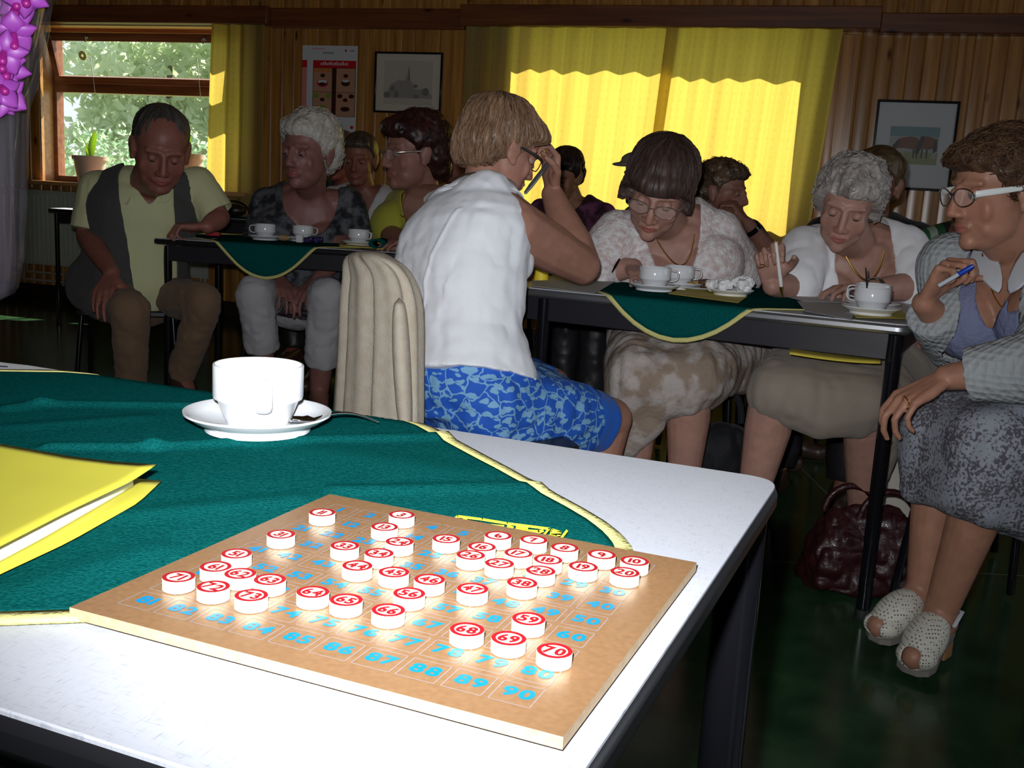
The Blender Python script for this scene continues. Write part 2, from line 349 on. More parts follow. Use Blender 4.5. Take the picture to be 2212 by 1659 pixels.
for x in (0.42, 1.40):
    hd = MB(); c = pv + V3(x, 0, 0) + Zs * (sh - 0.03) - Ys * 0.03; hd.box(c, (0.035, 0.02, 0.016), V3(1, 0, 0), Ys, Zs); hd.box(c - Ys * 0.012 - Zs * 0.012, (0.012, 0.012, 0.04), V3(1, 0, 0), Ys, Zs); h_ = hd.build('sash_catch', M_steel, sash, bevel=0.003, local=True)
for x in (0.40, 1.30):
    st = MB(); st.tube([(x, D - 0.03, zt - 0.05), tuple(pv + V3(x, 0, 0) + Zs * sh * 0.55)], 0.0025, 6); st.build('sash_cord', M_white, w1, local=True)
# round sticker on the upper pane
rs = MB(); rs.lathe([(0.010, 0), (0.034, 0), (0.034, 0.001), (0.010, 0.001)], tuple(pv + V3(0.335, 0, 0) + Zs * 0.20 - Ys * 0.004), 28, axis=tuple(-Ys), cap=False); rs.build('pane_sticker', mat('yellow_sticker', (0.9, 0.85, 0.25), 0.5), sash, local=True)

w2 = wempty('window_2'); a0, a1, z0, z1 = WIN[1]
fr = MB(); rect_frame(fr, a0, a1, z0, z1, D, D + 0.06, 0.04); fr.build('frame', M_frame, w2, bevel=0.004, local=True)
gp = MB(); gp.box2((a0 + 0.04, D + 0.028, z0 + 0.04), (a1 - 0.04, D + 0.032, z1 - 0.04)); gp.build('pane', M_glass, w2, smooth=False, local=True)
sb = MB(); sb.box2((a0 - 0.04, -0.035, z0 - 0.03), (a1 + 0.04, D, z0)); sb.build('window_sill', M_sill, w2, bevel=0.006, local=True)

# ------------------------------------------------------------------ curtains
def curtain_mat(name, dots=True):
    m, nt, b = new_mat(name); L = nt.links.new
    tc = node(nt, 'ShaderNodeTexCoord'); col = (0.60, 0.46, 0.085, 1)
    mp = node(nt, 'ShaderNodeMapping'); L(tc.outputs['UV'], mp.inputs[0])
    vo = node(nt, 'ShaderNodeTexVoronoi', i_Scale=19.0); vo.inputs['Randomness'].default_value = 0.15; L(mp.outputs[0], vo.inputs['Vector'])
    r = node(nt, 'ShaderNodeValToRGB'); e = r.color_ramp.elements; e[0].position = 0.16; e[0].color = (0.555, 0.43, 0.078, 1); e[1].position = 0.24; e[1].color = col; L(vo.outputs['Distance'], r.inputs[0])
    mw = node(nt, 'ShaderNodeMapping'); L(tc.outputs['UV'], mw.inputs[0]); mw.inputs['Scale'].default_value = (30, 0.6, 1)
    nz = node(nt, 'ShaderNodeTexNoise', i_Scale=1.0, i_Detail=3.0); L(mw.outputs[0], nz.inputs['Vector'])
    mr = node(nt, 'ShaderNodeMapRange'); mr.inputs['From Min'].default_value = 0.3; mr.inputs['From Max'].default_value = 0.7; mr.inputs['To Min'].default_value = 0.82; mr.inputs['To Max'].default_value = 1.05; L(nz.outputs[0], mr.inputs[0])
    mx = node(nt, 'ShaderNodeMix', data_type='RGBA', blend_type='MULTIPLY'); mx.inputs[0].default_value = 1; L(r.outputs[0], mx.inputs[6]); L(mr.outputs[0], mx.inputs[7])
    tl = node(nt, 'ShaderNodeBsdfTranslucent'); df = node(nt, 'ShaderNodeBsdfDiffuse'); ms = node(nt, 'ShaderNodeMixShader'); ms.inputs[0].default_value = 0.55
    dk = node(nt, 'ShaderNodeMix', data_type='RGBA', blend_type='MULTIPLY'); dk.inputs[0].default_value = 1; dk.inputs[7].default_value = (0.92, 0.94, 1.9, 1); L(mx.outputs[2], dk.inputs[6])
    L(mx.outputs[2], tl.inputs[0]); L(dk.outputs[2], df.inputs[0]); L(df.outputs[0], ms.inputs[1]); L(tl.outputs[0], ms.inputs[2]); L(ms.outputs[0], nt.nodes['Material Output'].inputs[0])
    return m
M_curt = curtain_mat('yellow_curtain')
def curtain(label, top, bot, ztop, zbot, y0, amp, pitch, seed):
    """top/bot: (along0, along1) at rail and hem"""
    n = int((top[1] - top[0]) / 0.012) + 2; m = 14; g = np.zeros((m, n, 3)); uv = np.zeros((m, n, 2)); r0 = random.Random(seed); ph = r0.random() * 6
    for i in range(m):
        t = i / (m - 1)
        for j in range(n):
            u = j / (n - 1); s_ = (top[0] + (top[1] - top[0]) * u) * (1 - t) + (bot[0] + (bot[1] - bot[0]) * u) * t
            q = u * (top[1] - top[0]) / pitch * 2 * math.pi + ph + 0.8 * math.sin(u * 9 + seed)
            g[i, j] = (s_ + 0.2 * amp * math.sin(2 * q), y0 - amp * (0.8 + 0.2 * t) * math.sin(q) + 0.3 * amp * math.sin(0.37 * q + t), ztop + (zbot - ztop) * t); uv[i, j] = (u * (top[1] - top[0]) * 1.15, t * (ztop - zbot))
    mb = MB(); mb.sheet(g); o = mb.build('curtain', M_curt, angle=180)
    ul = o.data.uv_layers.new(name='UVMap'); fu = uv.reshape(-1, 2)
    for lp in o.data.loops: ul.data[lp.index].uv = fu[lp.vertex_index]
    on_wall(o); tag(o, label, 'curtain', None); return o
curtain('yellow curtain at the left edge of the open window with plants', (-0.36, -0.02), (-0.32, -0.06), 2.035, 0.86, -0.06, 0.022, 0.11, 1)
curtain('yellow curtain gathered at the right side of the open window, part of it sunlit', (1.50, 1.93), (1.46, 1.93), 2.035, 0.80, -0.06, 0.024, 0.12, 2)
curtain('wide sunlit yellow curtain closing the left half of the covered window', (3.38, 4.745), (3.38, 4.66), 2.035, 0.80, -0.075, 0.016, 0.17, 3)
curtain('wide sunlit yellow curtain closing the right half of the covered window', (4.67, 5.70), (4.60, 5.62), 2.035, 0.80, -0.105, 0.016, 0.17, 4)

# ------------------------------------------------------------------ radiator
M_rad = mat('radiator_enamel', (0.50, 0.52, 0.47), 0.4)
c0 = W0 + WD * (-0.16) * 1.0; rad = empty('radiator', W0 * V3(1, 1, 0) + WD * 0.66 + WN * 0.06, 'pale ribbed panel radiator on the wall below the open window', 'radiator')
rb = MB()
def wbox(mb, x0, x1, y0, y1, z0, z1): mb.box(W0 * V3(1, 1, 0) + WD * (x0 + x1) / 2 + WN * (y0 + y1) / 2 + V3(0, 0, (z0 + z1) / 2), (abs(x1 - x0), abs(y1 - y0), abs(z1 - z0)), WD, WN, V3(0, 0, 1))
wbox(rb, -0.16, 1.48, 0.05, 0.07, 0.27, 0.82)
for k in range(41): wbox(rb, -0.145 + k * 0.04, -0.125 + k * 0.04, 0.07, 0.078, 0.29, 0.80)
rb.build('panel', M_rad, rad, bevel=0.003)
gr = MB(); wbox(gr, -0.16, 1.48, 0.02, 0.10, 0.815, 0.83); gr.build('top_grille', M_rad, rad, bevel=0.003)
pp = MB(); q = lambda s_, d, z: W0 * V3(1, 1, 0) + WD * s_ + WN * d + V3(0, 0, z)
pp.tube([q(-0.1, 0.06, 0.28), q(-0.1, 0.06, 0.21), q(1.42, 0.06, 0.21), q(1.42, 0.06, 0.28)], 0.010, 8); pp.tube([q(-0.14, 0.06, 0.28), q(-0.14, 0.06, 0.15), q(1.46, 0.06, 0.15), q(1.46, 0.06, 0.28)], 0.010, 8); pp.build('pipe', mat('pipe_paint', (0.45, 0.40, 0.33), 0.4), rad)
vl = MB(); vl.lathe([(0.012, 0), (0.02, 0.005), (0.02, 0.05), (0.012, 0.055)], tuple(q(-0.18, 0.06, 0.22)), 14, axis=tuple(-WD)); vl.build('valve', M_black, rad)

# ------------------------------------------------------------------ poster and framed pictures
def wfr(s_, z, d=0.0): return W0 * V3(1, 1, 0) + WD * s_ + WN * d + V3(0, 0, z)
UPZ = V3(0, 0, 1)
def flat(mb, poly, s0, z0, d, mi, sx=1, sz=1): mb.add([wfr(s0 + p[0] * sx, z0 + p[1] * sz, d) for p in poly], [tuple(range(len(poly)))], mi)
def oval(cx, cy, rx, ry, n=18): return [(cx + rx * math.cos(2 * math.pi * i / n), cy + ry * math.sin(2 * math.pi * i / n)) for i in range(n)]
def rect(x0, y0, x1, y1): return [(x0, y0), (x1, y0), (x1, y1), (x0, y1)]
PL, PT = onwall(655, 98); PR, _ = onwall(774, 98); _, PB = onwall(766, 287); PWd = PR - PL; PH = PT - PB
mc = lambda n, c: mat(n, c, 0.35)
pm = [mc('poster_white', (0.62, 0.65, 0.68)), mc('poster_red', (0.55, 0.01, 0.02)), mc('poster_skin', (0.50, 0.27, 0.17)), mc('poster_dark', (0.05, 0.015, 0.01)), mc('poster_lip', (0.50, 0.03, 0.05)), mc('poster_green', (0.22, 0.30, 0.06)), mc('poster_grey', (0.20, 0.24, 0.27)), mc('poster_orange', (0.55, 0.20, 0.06)), mc('poster_pale_red', (0.62, 0.25, 0.22))]
po = MB(); po.box(wfr((PL + PR) / 2, (PT + PB) / 2, 0.0062), (PWd, 0.003, PH), WD, WN, UPZ, 0)
X0, Z0 = PL, PB; fx = lambda x: x * PWd; fz = lambda z: z * PH
def pf(poly, d, mi): flat(po, [(fx(x), fz(z)) for x, z in poly], X0, Z0, 0.0084 + d, mi)
pf(rect(0.20, 0.745, 0.98, 0.83), 0, 1); pf(rect(0.0, 0.745, 0.09, 0.83), 0, 1); pf(rect(0.20, 0.18, 0.98, 0.745), 0, 3); pf(rect(0.0, 0.18, 0.09, 0.745), 0, 8)
for k in range(14): pf(rect(0.34 + k * 0.036, 0.775, 0.362 + k * 0.036, 0.80 + 0.008 * (k % 3)), 0.0004, 0)
for k in range(7): pf(rect(0.17 + k * 0.035, 0.955, 0.192 + k * 0.035, 0.972), 0, 8)
for k in range(5): pf(rect(0.38 + k * 0.04, 0.905, 0.41 + k * 0.04, 0.925), 0, 6)
pf(oval(0.79, 0.945, 0.02, 0.014), 0, 1); pf(rect(0.86, 0.938, 0.95, 0.95), 0, 6); pf(rect(0.50, 0.145, 0.72, 0.155), 0, 8); pf(oval(0.93, 0.06, 0.03, 0.02), 0, 1)
for cx, cz, kind in ((0.38, 0.60, 0), (0.80, 0.60, 1), (0.38, 0.32, 2), (0.80, 0.32, 3)):      # four photographs of mouths
    pf(rect(cx - 0.17, cz - 0.135, cx + 0.17, cz + 0.14), 0.0003, 2)
    pf(oval(cx, cz + 0.055, 0.045, 0.022), 0.0006, 3)
    if kind == 0: pf(oval(cx, cz - 0.035, 0.105, 0.045), 0.0006, 4); pf(oval(cx, cz - 0.018, 0.085, 0.022), 0.0009, 0); pf(oval(cx, cz - 0.045, 0.07, 0.02), 0.0010, 3); pf(rect(cx - 0.17, cz + 0.09, cx + 0.17, cz + 0.14), 0.0006, 7)
    if kind == 1: pf(oval(cx, cz - 0.03, 0.08, 0.035), 0.0006, 3); pf(oval(cx, cz - 0.005, 0.06, 0.014), 0.0009, 0)
    if kind == 2: pf(oval(cx, cz - 0.03, 0.085, 0.022), 0.0006, 5); pf(oval(cx - 0.12, cz + 0.10, 0.06, 0.03), 0.0006, 5); pf(oval(cx + 0.12, cz + 0.10, 0.06, 0.03), 0.0006, 5)
    if kind == 3: pf(oval(cx, cz - 0.05, 0.085, 0.028), 0.0006, 3); pf(oval(cx - 0.10, cz + 0.10, 0.05, 0.025), 0.0006, 3); pf(oval(cx + 0.11, cz + 0.10, 0.05, 0.025), 0.0006, 3)
tag(po.build('poster', pm, smooth=False), 'white and red wall poster with four photographs of open mouths', 'poster')

M_pglass = mat('picture_glass', (1, 1, 1), 0.03, alpha=0.06)
def picture(name, label, pxa, pxb, fw, mcol):
    x0, zt_ = onwall(*pxa); x1, zb = onwall(*pxb); cx, cz = (x0 + x1) / 2, (zt_ + zb) / 2; w, h = x1 - x0, zt_ - zb
    r = empty(name, wfr(cx, cz, 0), label, 'picture')
    f_ = MB()
    for a, b_, c, d in ((x0, x0 + fw, zb, zt_), (x1 - fw, x1, zb, zt_), (x0 + fw, x1 - fw, zb, zb + fw), (x0 + fw, x1 - fw, zt_ - fw, zt_)): wbox(f_, a, b_, 0.0035, 0.025, c, d)
    f_.build('frame', M_black, r, bevel=0.002)
    m_ = MB(); wbox(m_, x0 + fw, x1 - fw, 0.0035, 0.0125, zb + fw, zt_ - fw); m_.build('mat_board', mcol, r, smooth=False)
    g_ = MB(); wbox(g_, x0 + fw, x1 - fw, 0.0175, 0.019, zb + fw, zt_ - fw); g_.build('glass', M_pglass, r, smooth=False)
    return r, x0, zb, w, h
r, x0, zb, w, h = picture('church_picture', 'black framed pen drawing of a village church with a tall spire', (813, 112), (954, 248), 0.013, mat('cream_mat', (0.58, 0.53, 0.42), 0.6))
em = [mat('etching_paper', (0.47, 0.43, 0.34), 0.6), mat('etching_grey', (0.25, 0.23, 0.20), 0.6), mat('etching_dark', (0.10, 0.10, 0.08), 0.6)]
e_ = MB(); E = lambda poly, d, mi: flat(e_, poly, x0, zb, 0.0130 + d, mi, w, h)
E(rect(0.14, 0.14, 0.86, 0.86), 0, 0)
E([(0.14, 0.25), (0.86, 0.25), (0.84, 0.32), (0.74, 0.40), (0.60, 0.40), (0.56, 0.50), (0.53, 0.56), (0.51, 0.78), (0.50, 0.78), (0.48, 0.62), (0.44, 0.53), (0.36, 0.55), (0.30, 0.50), (0.24, 0.48), (0.20, 0.36), (0.15, 0.31)], 0.0003, 1)
for c in (oval(0.19, 0.30, 0.05, 0.05), oval(0.76, 0.36, 0.05, 0.065), oval(0.33, 0.31, 0.035, 0.06), oval(0.62, 0.28, 0.04, 0.03), oval(0.61, 0.45, 0.035, 0.03), oval(0.27, 0.40, 0.03, 0.05)): E(c, 0.0006, 2)
E([(0.495, 0.55), (0.525, 0.55), (0.51, 0.78)], 0.0006, 2)
e_.build('drawing', em, r, smooth=False)
r, x0, zb, w, h = picture('horse_picture', 'tall black framed watercolour of two brown horses', (1896, 215), (2050, 415), 0.015, mat('pale_mat', (0.60, 0.65, 0.68), 0.6))
hm = [mat('print_sky', (0.17, 0.33, 0.38), 0.6), mat('print_grass', (0.30, 0.34, 0.16), 0.6), mat('print_horse', (0.20, 0.07, 0.03), 0.6), mat('print_mane', (0.04, 0.035, 0.05), 0.6), mat('print_haze', (0.38, 0.44, 0.42), 0.6), mat('print_leg', (0.45, 0.44, 0.42), 0.6)]
e_ = MB(); E(rect(0.20, 0.30, 0.80, 0.70), 0, 4); E(rect(0.20, 0.60, 0.80, 0.71), 0.0002, 0); E(rect(0.20, 0.29, 0.80, 0.43), 0.0002, 1)
E([(0.30, 0.46), (0.33, 0.58), (0.45, 0.60), (0.55, 0.585), (0.57, 0.48), (0.50, 0.455), (0.38, 0.47)], 0.0004, 2); E([(0.56, 0.47), (0.57, 0.60), (0.66, 0.61), (0.77, 0.58), (0.78, 0.48), (0.70, 0.46)], 0.0004, 2)
E([(0.21, 0.36), (0.25, 0.50), (0.31, 0.57), (0.34, 0.55), (0.30, 0.47), (0.26, 0.37)], 0.0006, 3); E([(0.52, 0.42), (0.55, 0.55), (0.60, 0.62), (0.63, 0.58), (0.59, 0.46), (0.56, 0.40)], 0.0006, 3); E([(0.74, 0.42), (0.74, 0.56), (0.78, 0.58), (0.79, 0.45)], 0.0006, 3)
for xx in (0.33, 0.37, 0.50, 0.54, 0.60, 0.66, 0.73, 0.76): E(rect(xx, 0.36, xx + 0.018, 0.47), 0.0005, 5 if xx < 0.4 or xx > 0.7 else 3)
e_.build('watercolour', hm, r, smooth=False)

# ------------------------------------------------------------------ plants on the left sill
M_pot = mat('terracotta_cream', (0.62, 0.45, 0.36), 0.5); M_soil = mat('soil', (0.05, 0.03, 0.02), 0.9)
m, nt, b = new_mat('sansevieria_leaf'); L = nt.links.new
b.inputs['Base Color'].default_value = (0.20, 0.34, 0.05, 1); b.inputs['Roughness'].default_value = 0.4
tl = node(nt, 'ShaderNodeBsdfTranslucent'); tl.inputs[0].default_value = (0.55, 0.75, 0.12, 1); ms = node(nt, 'ShaderNodeMixShader'); ms.inputs[0].default_value = 0.5
L(b.outputs[0], ms.inputs[1]); L(tl.outputs[0], ms.inputs[2]); L(ms.outputs[0], nt.nodes['Material Output'].inputs[0]); M_leaf = m
def sill_plant(s_, label, hgt, pr, ph_, leaves):
    base = wfr(s_, WIN[0][2], 0.005 - 0.03); r = empty('potted_sansevieria', base, label, 'potted plant')
    p = MB(); p.lathe([(0.0, 0), (pr * 0.72, 0), (pr * 0.96, ph_ * 0.86), (pr * 1.05, ph_ * 0.86), (pr * 1.08, ph_), (pr * 0.96, ph_), (pr * 0.94, ph_ * 0.9), (0, ph_ * 0.9)], tuple(base), 28, cap=False); p.build('pot', M_pot, r)
    d_ = MB(); d_.lathe([(0, ph_ * 0.91), (pr * 0.935, ph_ * 0.91)], tuple(base), 28, cap=False); d_.build('soil', M_soil, r)
    for k, (a, ln, lean) in enumerate(leaves):
        g = []; up = V3(0, 0, 1); ax = WD * math.cos(a) + WN * math.sin(a)
        for i in range(9):
            t = i / 8; c = base + up * (ph_ * 0.9 + ln * t) + ax * (0.015 + lean * t * t); wv = 0.028 * math.sin(math.pi * min(0.12 + t * 0.88, 1)) ** 0.7 * (1 if t < 1 else 0.05); tw = WD * math.cos(a + 1.4 + t) + WN * math.sin(a + 1.4 + t)
            g.append([c - tw * wv, c - np.cross(up, tw) * wv * 0.3, c + tw * wv])
        lb = MB(); lb.sheet(g); lb.build('leaf', M_leaf, r, solid=0.004, angle=180)
sill_plant(0.42, 'cream pot of upright leaves on the sill, left of the man in the waistcoat', 0.3, 0.12, 0.20, [(0.3, 0.21, 0.06), (2.0, 0.17, 0.05), (4.0, 0.10, 0.04)])
sill_plant(1.24, 'cream pot of upright leaves on the sill, right of the man in the waistcoat', 0.3, 0.125, 0.25, [(0.2, 0.24, 0.0), (2.3, 0.20, 0.02), (3.6, 0.12, 0.06), (5.0, 0.22, 0.01)])

# ------------------------------------------------------------------ the garden outside
gd = MB(); gd.box2((-20, 0.4, -0.25), (30, 40, -0.15)); structure(on_wall(gd.build('ground_outside', mat('lawn', (0.16, 0.22, 0.06), 0.9, noise=(3.0, 0.2, (0.25, 0.30, 0.10))), smooth=False)))
def leaf_mat(name, c, t):
    m, nt, b = new_mat(name); L = nt.links.new; b.inputs['Base Color'].default_value = rgb(c); b.inputs['Roughness'].default_value = 0.5
    tl = node(nt, 'ShaderNodeBsdfTranslucent'); tl.inputs[0].default_value = rgb(t); ms = node(nt, 'ShaderNodeMixShader'); ms.inputs[0].default_value = 0.5
    L(b.outputs[0], ms.inputs[1]); L(tl.outputs[0], ms.inputs[2]); L(ms.outputs[0], nt.nodes['Material Output'].inputs[0]); return m
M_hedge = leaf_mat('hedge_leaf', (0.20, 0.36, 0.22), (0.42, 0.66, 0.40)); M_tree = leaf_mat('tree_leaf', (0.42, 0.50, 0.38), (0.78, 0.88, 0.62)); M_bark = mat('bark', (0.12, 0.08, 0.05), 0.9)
def leaf_cloud(mb, blobs, n, size, seed):
    r_ = np.random.default_rng(seed); w_ = np.array([b_[1][0] * b_[1][1] * b_[1][2] for b_ in blobs]) ** 0.66; w_ /= w_.sum()
    for c, rad_ in [blobs[i] for i in r_.choice(len(blobs), n, p=w_)]:
        d = r_.normal(size=3); d /= np.linalg.norm(d); p = np.array(c) + d * np.array(rad_) * r_.uniform(0.72, 1.05); a = r_.normal(size=3); a /= np.linalg.norm(a); b_ = np.cross(a, d + 0.3 * r_.normal(size=3)); b_ /= np.linalg.norm(b_) + 1e-9
        s_ = size * r_.uniform(0.6, 1.3); mb.add([p - a * s_, p + b_ * s_ * 0.5, p + a * s_, p - b_ * s_ * 0.5], [(0, 1, 2, 3)])
hb = MB(); blobs = [((-4 + k * 0.42, 5.4 + 0.15 * math.sin(k * 1.7), 0.62), (0.45, 0.5, 0.98 + 0.06 * math.sin(k * 2.3))) for k in range(18)]
leaf_cloud(hb, blobs, 9000, 0.05, 3); tag(on_wall(hb.build('hedge', M_hedge, smooth=False)), 'clipped green hedge across the garden outside the open window', 'hedge', kind=None)
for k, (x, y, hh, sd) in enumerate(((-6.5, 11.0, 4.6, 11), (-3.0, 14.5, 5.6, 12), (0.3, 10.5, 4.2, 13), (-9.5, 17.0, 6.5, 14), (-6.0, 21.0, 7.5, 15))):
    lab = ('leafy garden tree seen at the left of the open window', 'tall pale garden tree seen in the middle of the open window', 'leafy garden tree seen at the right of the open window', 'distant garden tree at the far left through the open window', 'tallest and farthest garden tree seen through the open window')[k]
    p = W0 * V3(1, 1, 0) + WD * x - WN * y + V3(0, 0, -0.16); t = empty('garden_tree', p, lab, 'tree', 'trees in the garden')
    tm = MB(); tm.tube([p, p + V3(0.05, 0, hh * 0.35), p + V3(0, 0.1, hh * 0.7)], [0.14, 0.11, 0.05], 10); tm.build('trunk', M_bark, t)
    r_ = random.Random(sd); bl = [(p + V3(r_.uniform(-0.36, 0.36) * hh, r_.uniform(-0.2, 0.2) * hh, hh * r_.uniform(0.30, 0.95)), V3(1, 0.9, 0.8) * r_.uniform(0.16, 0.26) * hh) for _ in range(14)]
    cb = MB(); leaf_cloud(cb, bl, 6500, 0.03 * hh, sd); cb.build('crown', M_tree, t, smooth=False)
# ================================================================== tables, cloths and what lies on them
T = 0.74
m, nt, b = new_mat('white_laminate'); L = nt.links.new; M_lam = m
tc = node(nt, 'ShaderNodeTexCoord'); cols = None
for sc_, sd in (((95, 1500, 1), 0.2), ((1500, 110, 1), 5.0)):
    mp = node(nt, 'ShaderNodeMapping'); L(tc.outputs['Object'], mp.inputs[0]); mp.inputs['Scale'].default_value = sc_; mp.inputs['Location'].default_value = (sd, sd, 0)
    mp.inputs['Rotation'].default_value = (0, 0, 0)
    n_ = node(nt, 'ShaderNodeTexNoise', i_Scale=1.0, i_Detail=3.0); L(mp.outputs[0], n_.inputs['Vector'])
    r = node(nt, 'ShaderNodeValToRGB'); e = r.color_ramp.elements; e[0].position = 0.30; e[0].color = (0.74, 0.75, 0.77, 1); e[1].position = 0.40; e[1].color = (1, 1, 1, 1); L(n_.outputs[0], r.inputs[0])
    if cols is None: cols = r.outputs[0]
    else:
        mx = node(nt, 'ShaderNodeMix', data_type='RGBA', blend_type='MULTIPLY'); mx.inputs[0].default_value = 1; L(cols, mx.inputs[6]); L(r.outputs[0], mx.inputs[7]); cols = mx.outputs[2]
mx = node(nt, 'ShaderNodeMix', data_type='RGBA', blend_type='MULTIPLY'); mx.inputs[0].default_value = 1; mx.inputs[6].default_value = (0.47, 0.485, 0.53, 1); L(cols, mx.inputs[7]); L(mx.outputs[2], b.inputs['Base Color'])
b.inputs['Roughness'].default_value = 0.42; b.inputs['Specular IOR Level'].default_value = 0.35
M_edge = mat('black_edge', (0.012, 0.012, 0.014), 0.28, spec=0.6); M_apron = mat('dark_apron', (0.018, 0.016, 0.022), 0.35)
M_rubber = mat('rubber_foot', (0.01, 0.01, 0.01), 0.7)

class Frame:
    """table frame: O a front corner, X along the edge, I into the table"""
    def __init__(s, O, X, I): s.O = V3(O[0], O[1], 0); s.X = V3(X[0], X[1], 0); s.X /= np.linalg.norm(s.X); i = V3(I[0], I[1], 0); i -= s.X * (i @ s.X); s.I = i / np.linalg.norm(i)
    def p(s, x, i, z): return s.O + s.X * x + s.I * i + V3(0, 0, z)
    def loc(s, p): q = np.asarray(p) - s.O; return q @ s.X, q @ s.I
def table(name_label, F, Ln, Wd, inset=(0.045, 0.045), far_inset=0.06, edge_mat=None, leg_r=0.017, top_mat=None, apron_h=0.065):
    c = F.p(Ln / 2, Wd / 2, 0); r = empty('canteen_table', c, name_label, 'table')
    ang = math.atan2(F.X[1], F.X[0]); r.rotation_euler = (0, 0, ang); sg = 1 if np.cross(F.X, F.I)[2] > 0 else -1
    def P(x, i): return (x - Ln / 2, sg * (i - Wd / 2))
    poly = round_poly([P(0, 0), P(Ln, 0), P(Ln, Wd), P(0, Wd)], 0.035)
    if sg < 0: poly = poly[::-1]
    inn = round_poly([P(0.003, 0.003), P(Ln - 0.003, 0.003), P(Ln - 0.003, Wd - 0.003), P(0.003, Wd - 0.003)], 0.033)
    if sg < 0: inn = inn[::-1]
    a = MB(); a.prism(inn, T - 0.006, T); a.build('tabletop', top_mat or M_lam, r, local=True, bevel=0.001)
    e = MB(); e.prism(poly, T - 0.026, T - 0.0008); e.build('edge_band', edge_mat or M_edge, r, local=True, bevel=0.008)
    ap = MB(); h0, h1 = T - 0.026 - apron_h, T - 0.024
    for (x0, i0, x1, i1) in ((0.05, 0.035, Ln - 0.05, 0.055), (0.05, Wd - 0.055, Ln - 0.05, Wd - 0.035), (0.035, 0.05, 0.055, Wd - 0.05), (Ln - 0.055, 0.05, Ln - 0.035, Wd - 0.05)):
        p0, p1 = P(x0, i0), P(x1, i1); ap.box2((p0[0], p0[1], h0), (p1[0], p1[1], h1))
    ap.build('apron', M_apron, r, local=True, bevel=0.002)
    for x, i in ((inset[0], inset[1]), (Ln - far_inset, inset[1]), (inset[0], Wd - 0.045), (Ln - far_inset, Wd - 0.045)):
        q = P(x, i); lg = MB(); lg.tube([(q[0], q[1], T - 0.03), (q[0], q[1], 0.018)], leg_r, 18); lo = lg.build('leg', M_black, r, local=True)
        fo_ = MB(); fo_.lathe([(0, 0), (leg_r * 1.15, 0), (leg_r * 1.15, 0.02), (leg_r, 0.024), (0, 0.024)], (q[0], q[1], 0), 16, cap=False); fo_.build('rubber_foot', M_rubber, lo, local=True)
    return r
FN = Frame(on(1693, 1035, T), (-0.925, 0.379), (-0.379, -0.925)); FN.W = 0.645; FN.L = 1.30
FR = Frame(on(1968, 703, T), (-0.891, 0.454), (0.454, 0.891)); FR.W = 0.70; FR.L = 1.15
FLT = Frame(on(325, 513, T), (0.996, -0.085), (0.085, 0.996)); FLT.W = 0.65; FLT.L = 1.25
table('white topped table with black edge in the foreground, a number board lying on it', FN, FN.L, FN.W, leg_r=0.021, apron_h=0.05, inset=(0.028, 0.030))
table('dark edged table at the right with a green cloth hanging over its front', FR, FR.L, FR.W, edge_mat=mat('metal_edge', (0.42, 0.42, 0.44), 0.30, metal=0.9), inset=(0.035, 0.04), far_inset=0.19)
table('dark table at the left behind which the white haired woman sits', FLT, FLT.L, FLT.W, edge_mat=M_edge, inset=(0.05, 0.05))
FB = Frame(at(100, 446, 6.75), (1.0, -0.02), (0.02, 1.0)); FB.W = 0.6; FB.L = 1.35
table('small dark table standing by the radiator behind the man in the waistcoat', FB, FB.L, FB.W, leg_r=0.014)

# ------------------------------------------------------------------ green cloths with yellow binding
m, nt, b = new_mat('green_felt'); L = nt.links.new; M_felt = m
tc = node(nt, 'ShaderNodeTexCoord'); n_ = node(nt, 'ShaderNodeTexNoise', i_Scale=420.0, i_Detail=3.0); L(tc.outputs['Object'], n_.inputs['Vector'])
r = node(nt, 'ShaderNodeValToRGB'); e = r.color_ramp.elements; e[0].position = 0.3; e[0].color = (0.0010, 0.050, 0.048, 1); e[1].position = 0.75; e[1].color = (0.005, 0.105, 0.098, 1); L(n_.outputs[0], r.inputs[0]); L(r.outputs[0], b.inputs['Base Color'])
bp = node(nt, 'ShaderNodeBump', i_Strength=0.5, i_Distance=0.002); L(n_.outputs[0], bp.inputs['Height']); L(bp.outputs[0], b.inputs['Normal'])
b.inputs['Roughness'].default_value = 1.0; b.inputs['Specular IOR Level'].default_value = 0.0; b.inputs['Sheen Weight'].default_value = 0.0; b.inputs['Sheen Tint'].default_value = (0.1, 0.7, 0.6, 1)
M_bind = mat('yellow_binding', (0.60, 0.55, 0.20), 0.8, bump=(300, 0.3))
def drape(F, x, i, lift):
    z = T + lift; o_ = 0.0
    def over(d): return max(0.0, d)
    dx0, dx1, d0, d1 = over(-x), over(x - F.L), over(-i), over(i - F.W); k = 0.012
    def hang(d): return (min(d, k) * 0.6 + 0.03 * max(0, d - k), max(0, d - k * 0.5) if d > k else d * d / (2 * k))
    if d0: h, v = hang(d0); i = -h; z -= v
    if d1: h, v = hang(d1); i = F.W + h; z -= v
    if dx0: h, v = hang(dx0); x = -h; z -= v
    if dx1: h, v = hang(dx1); x = F.L + h; z -= v
    return F.p(x, i, z)
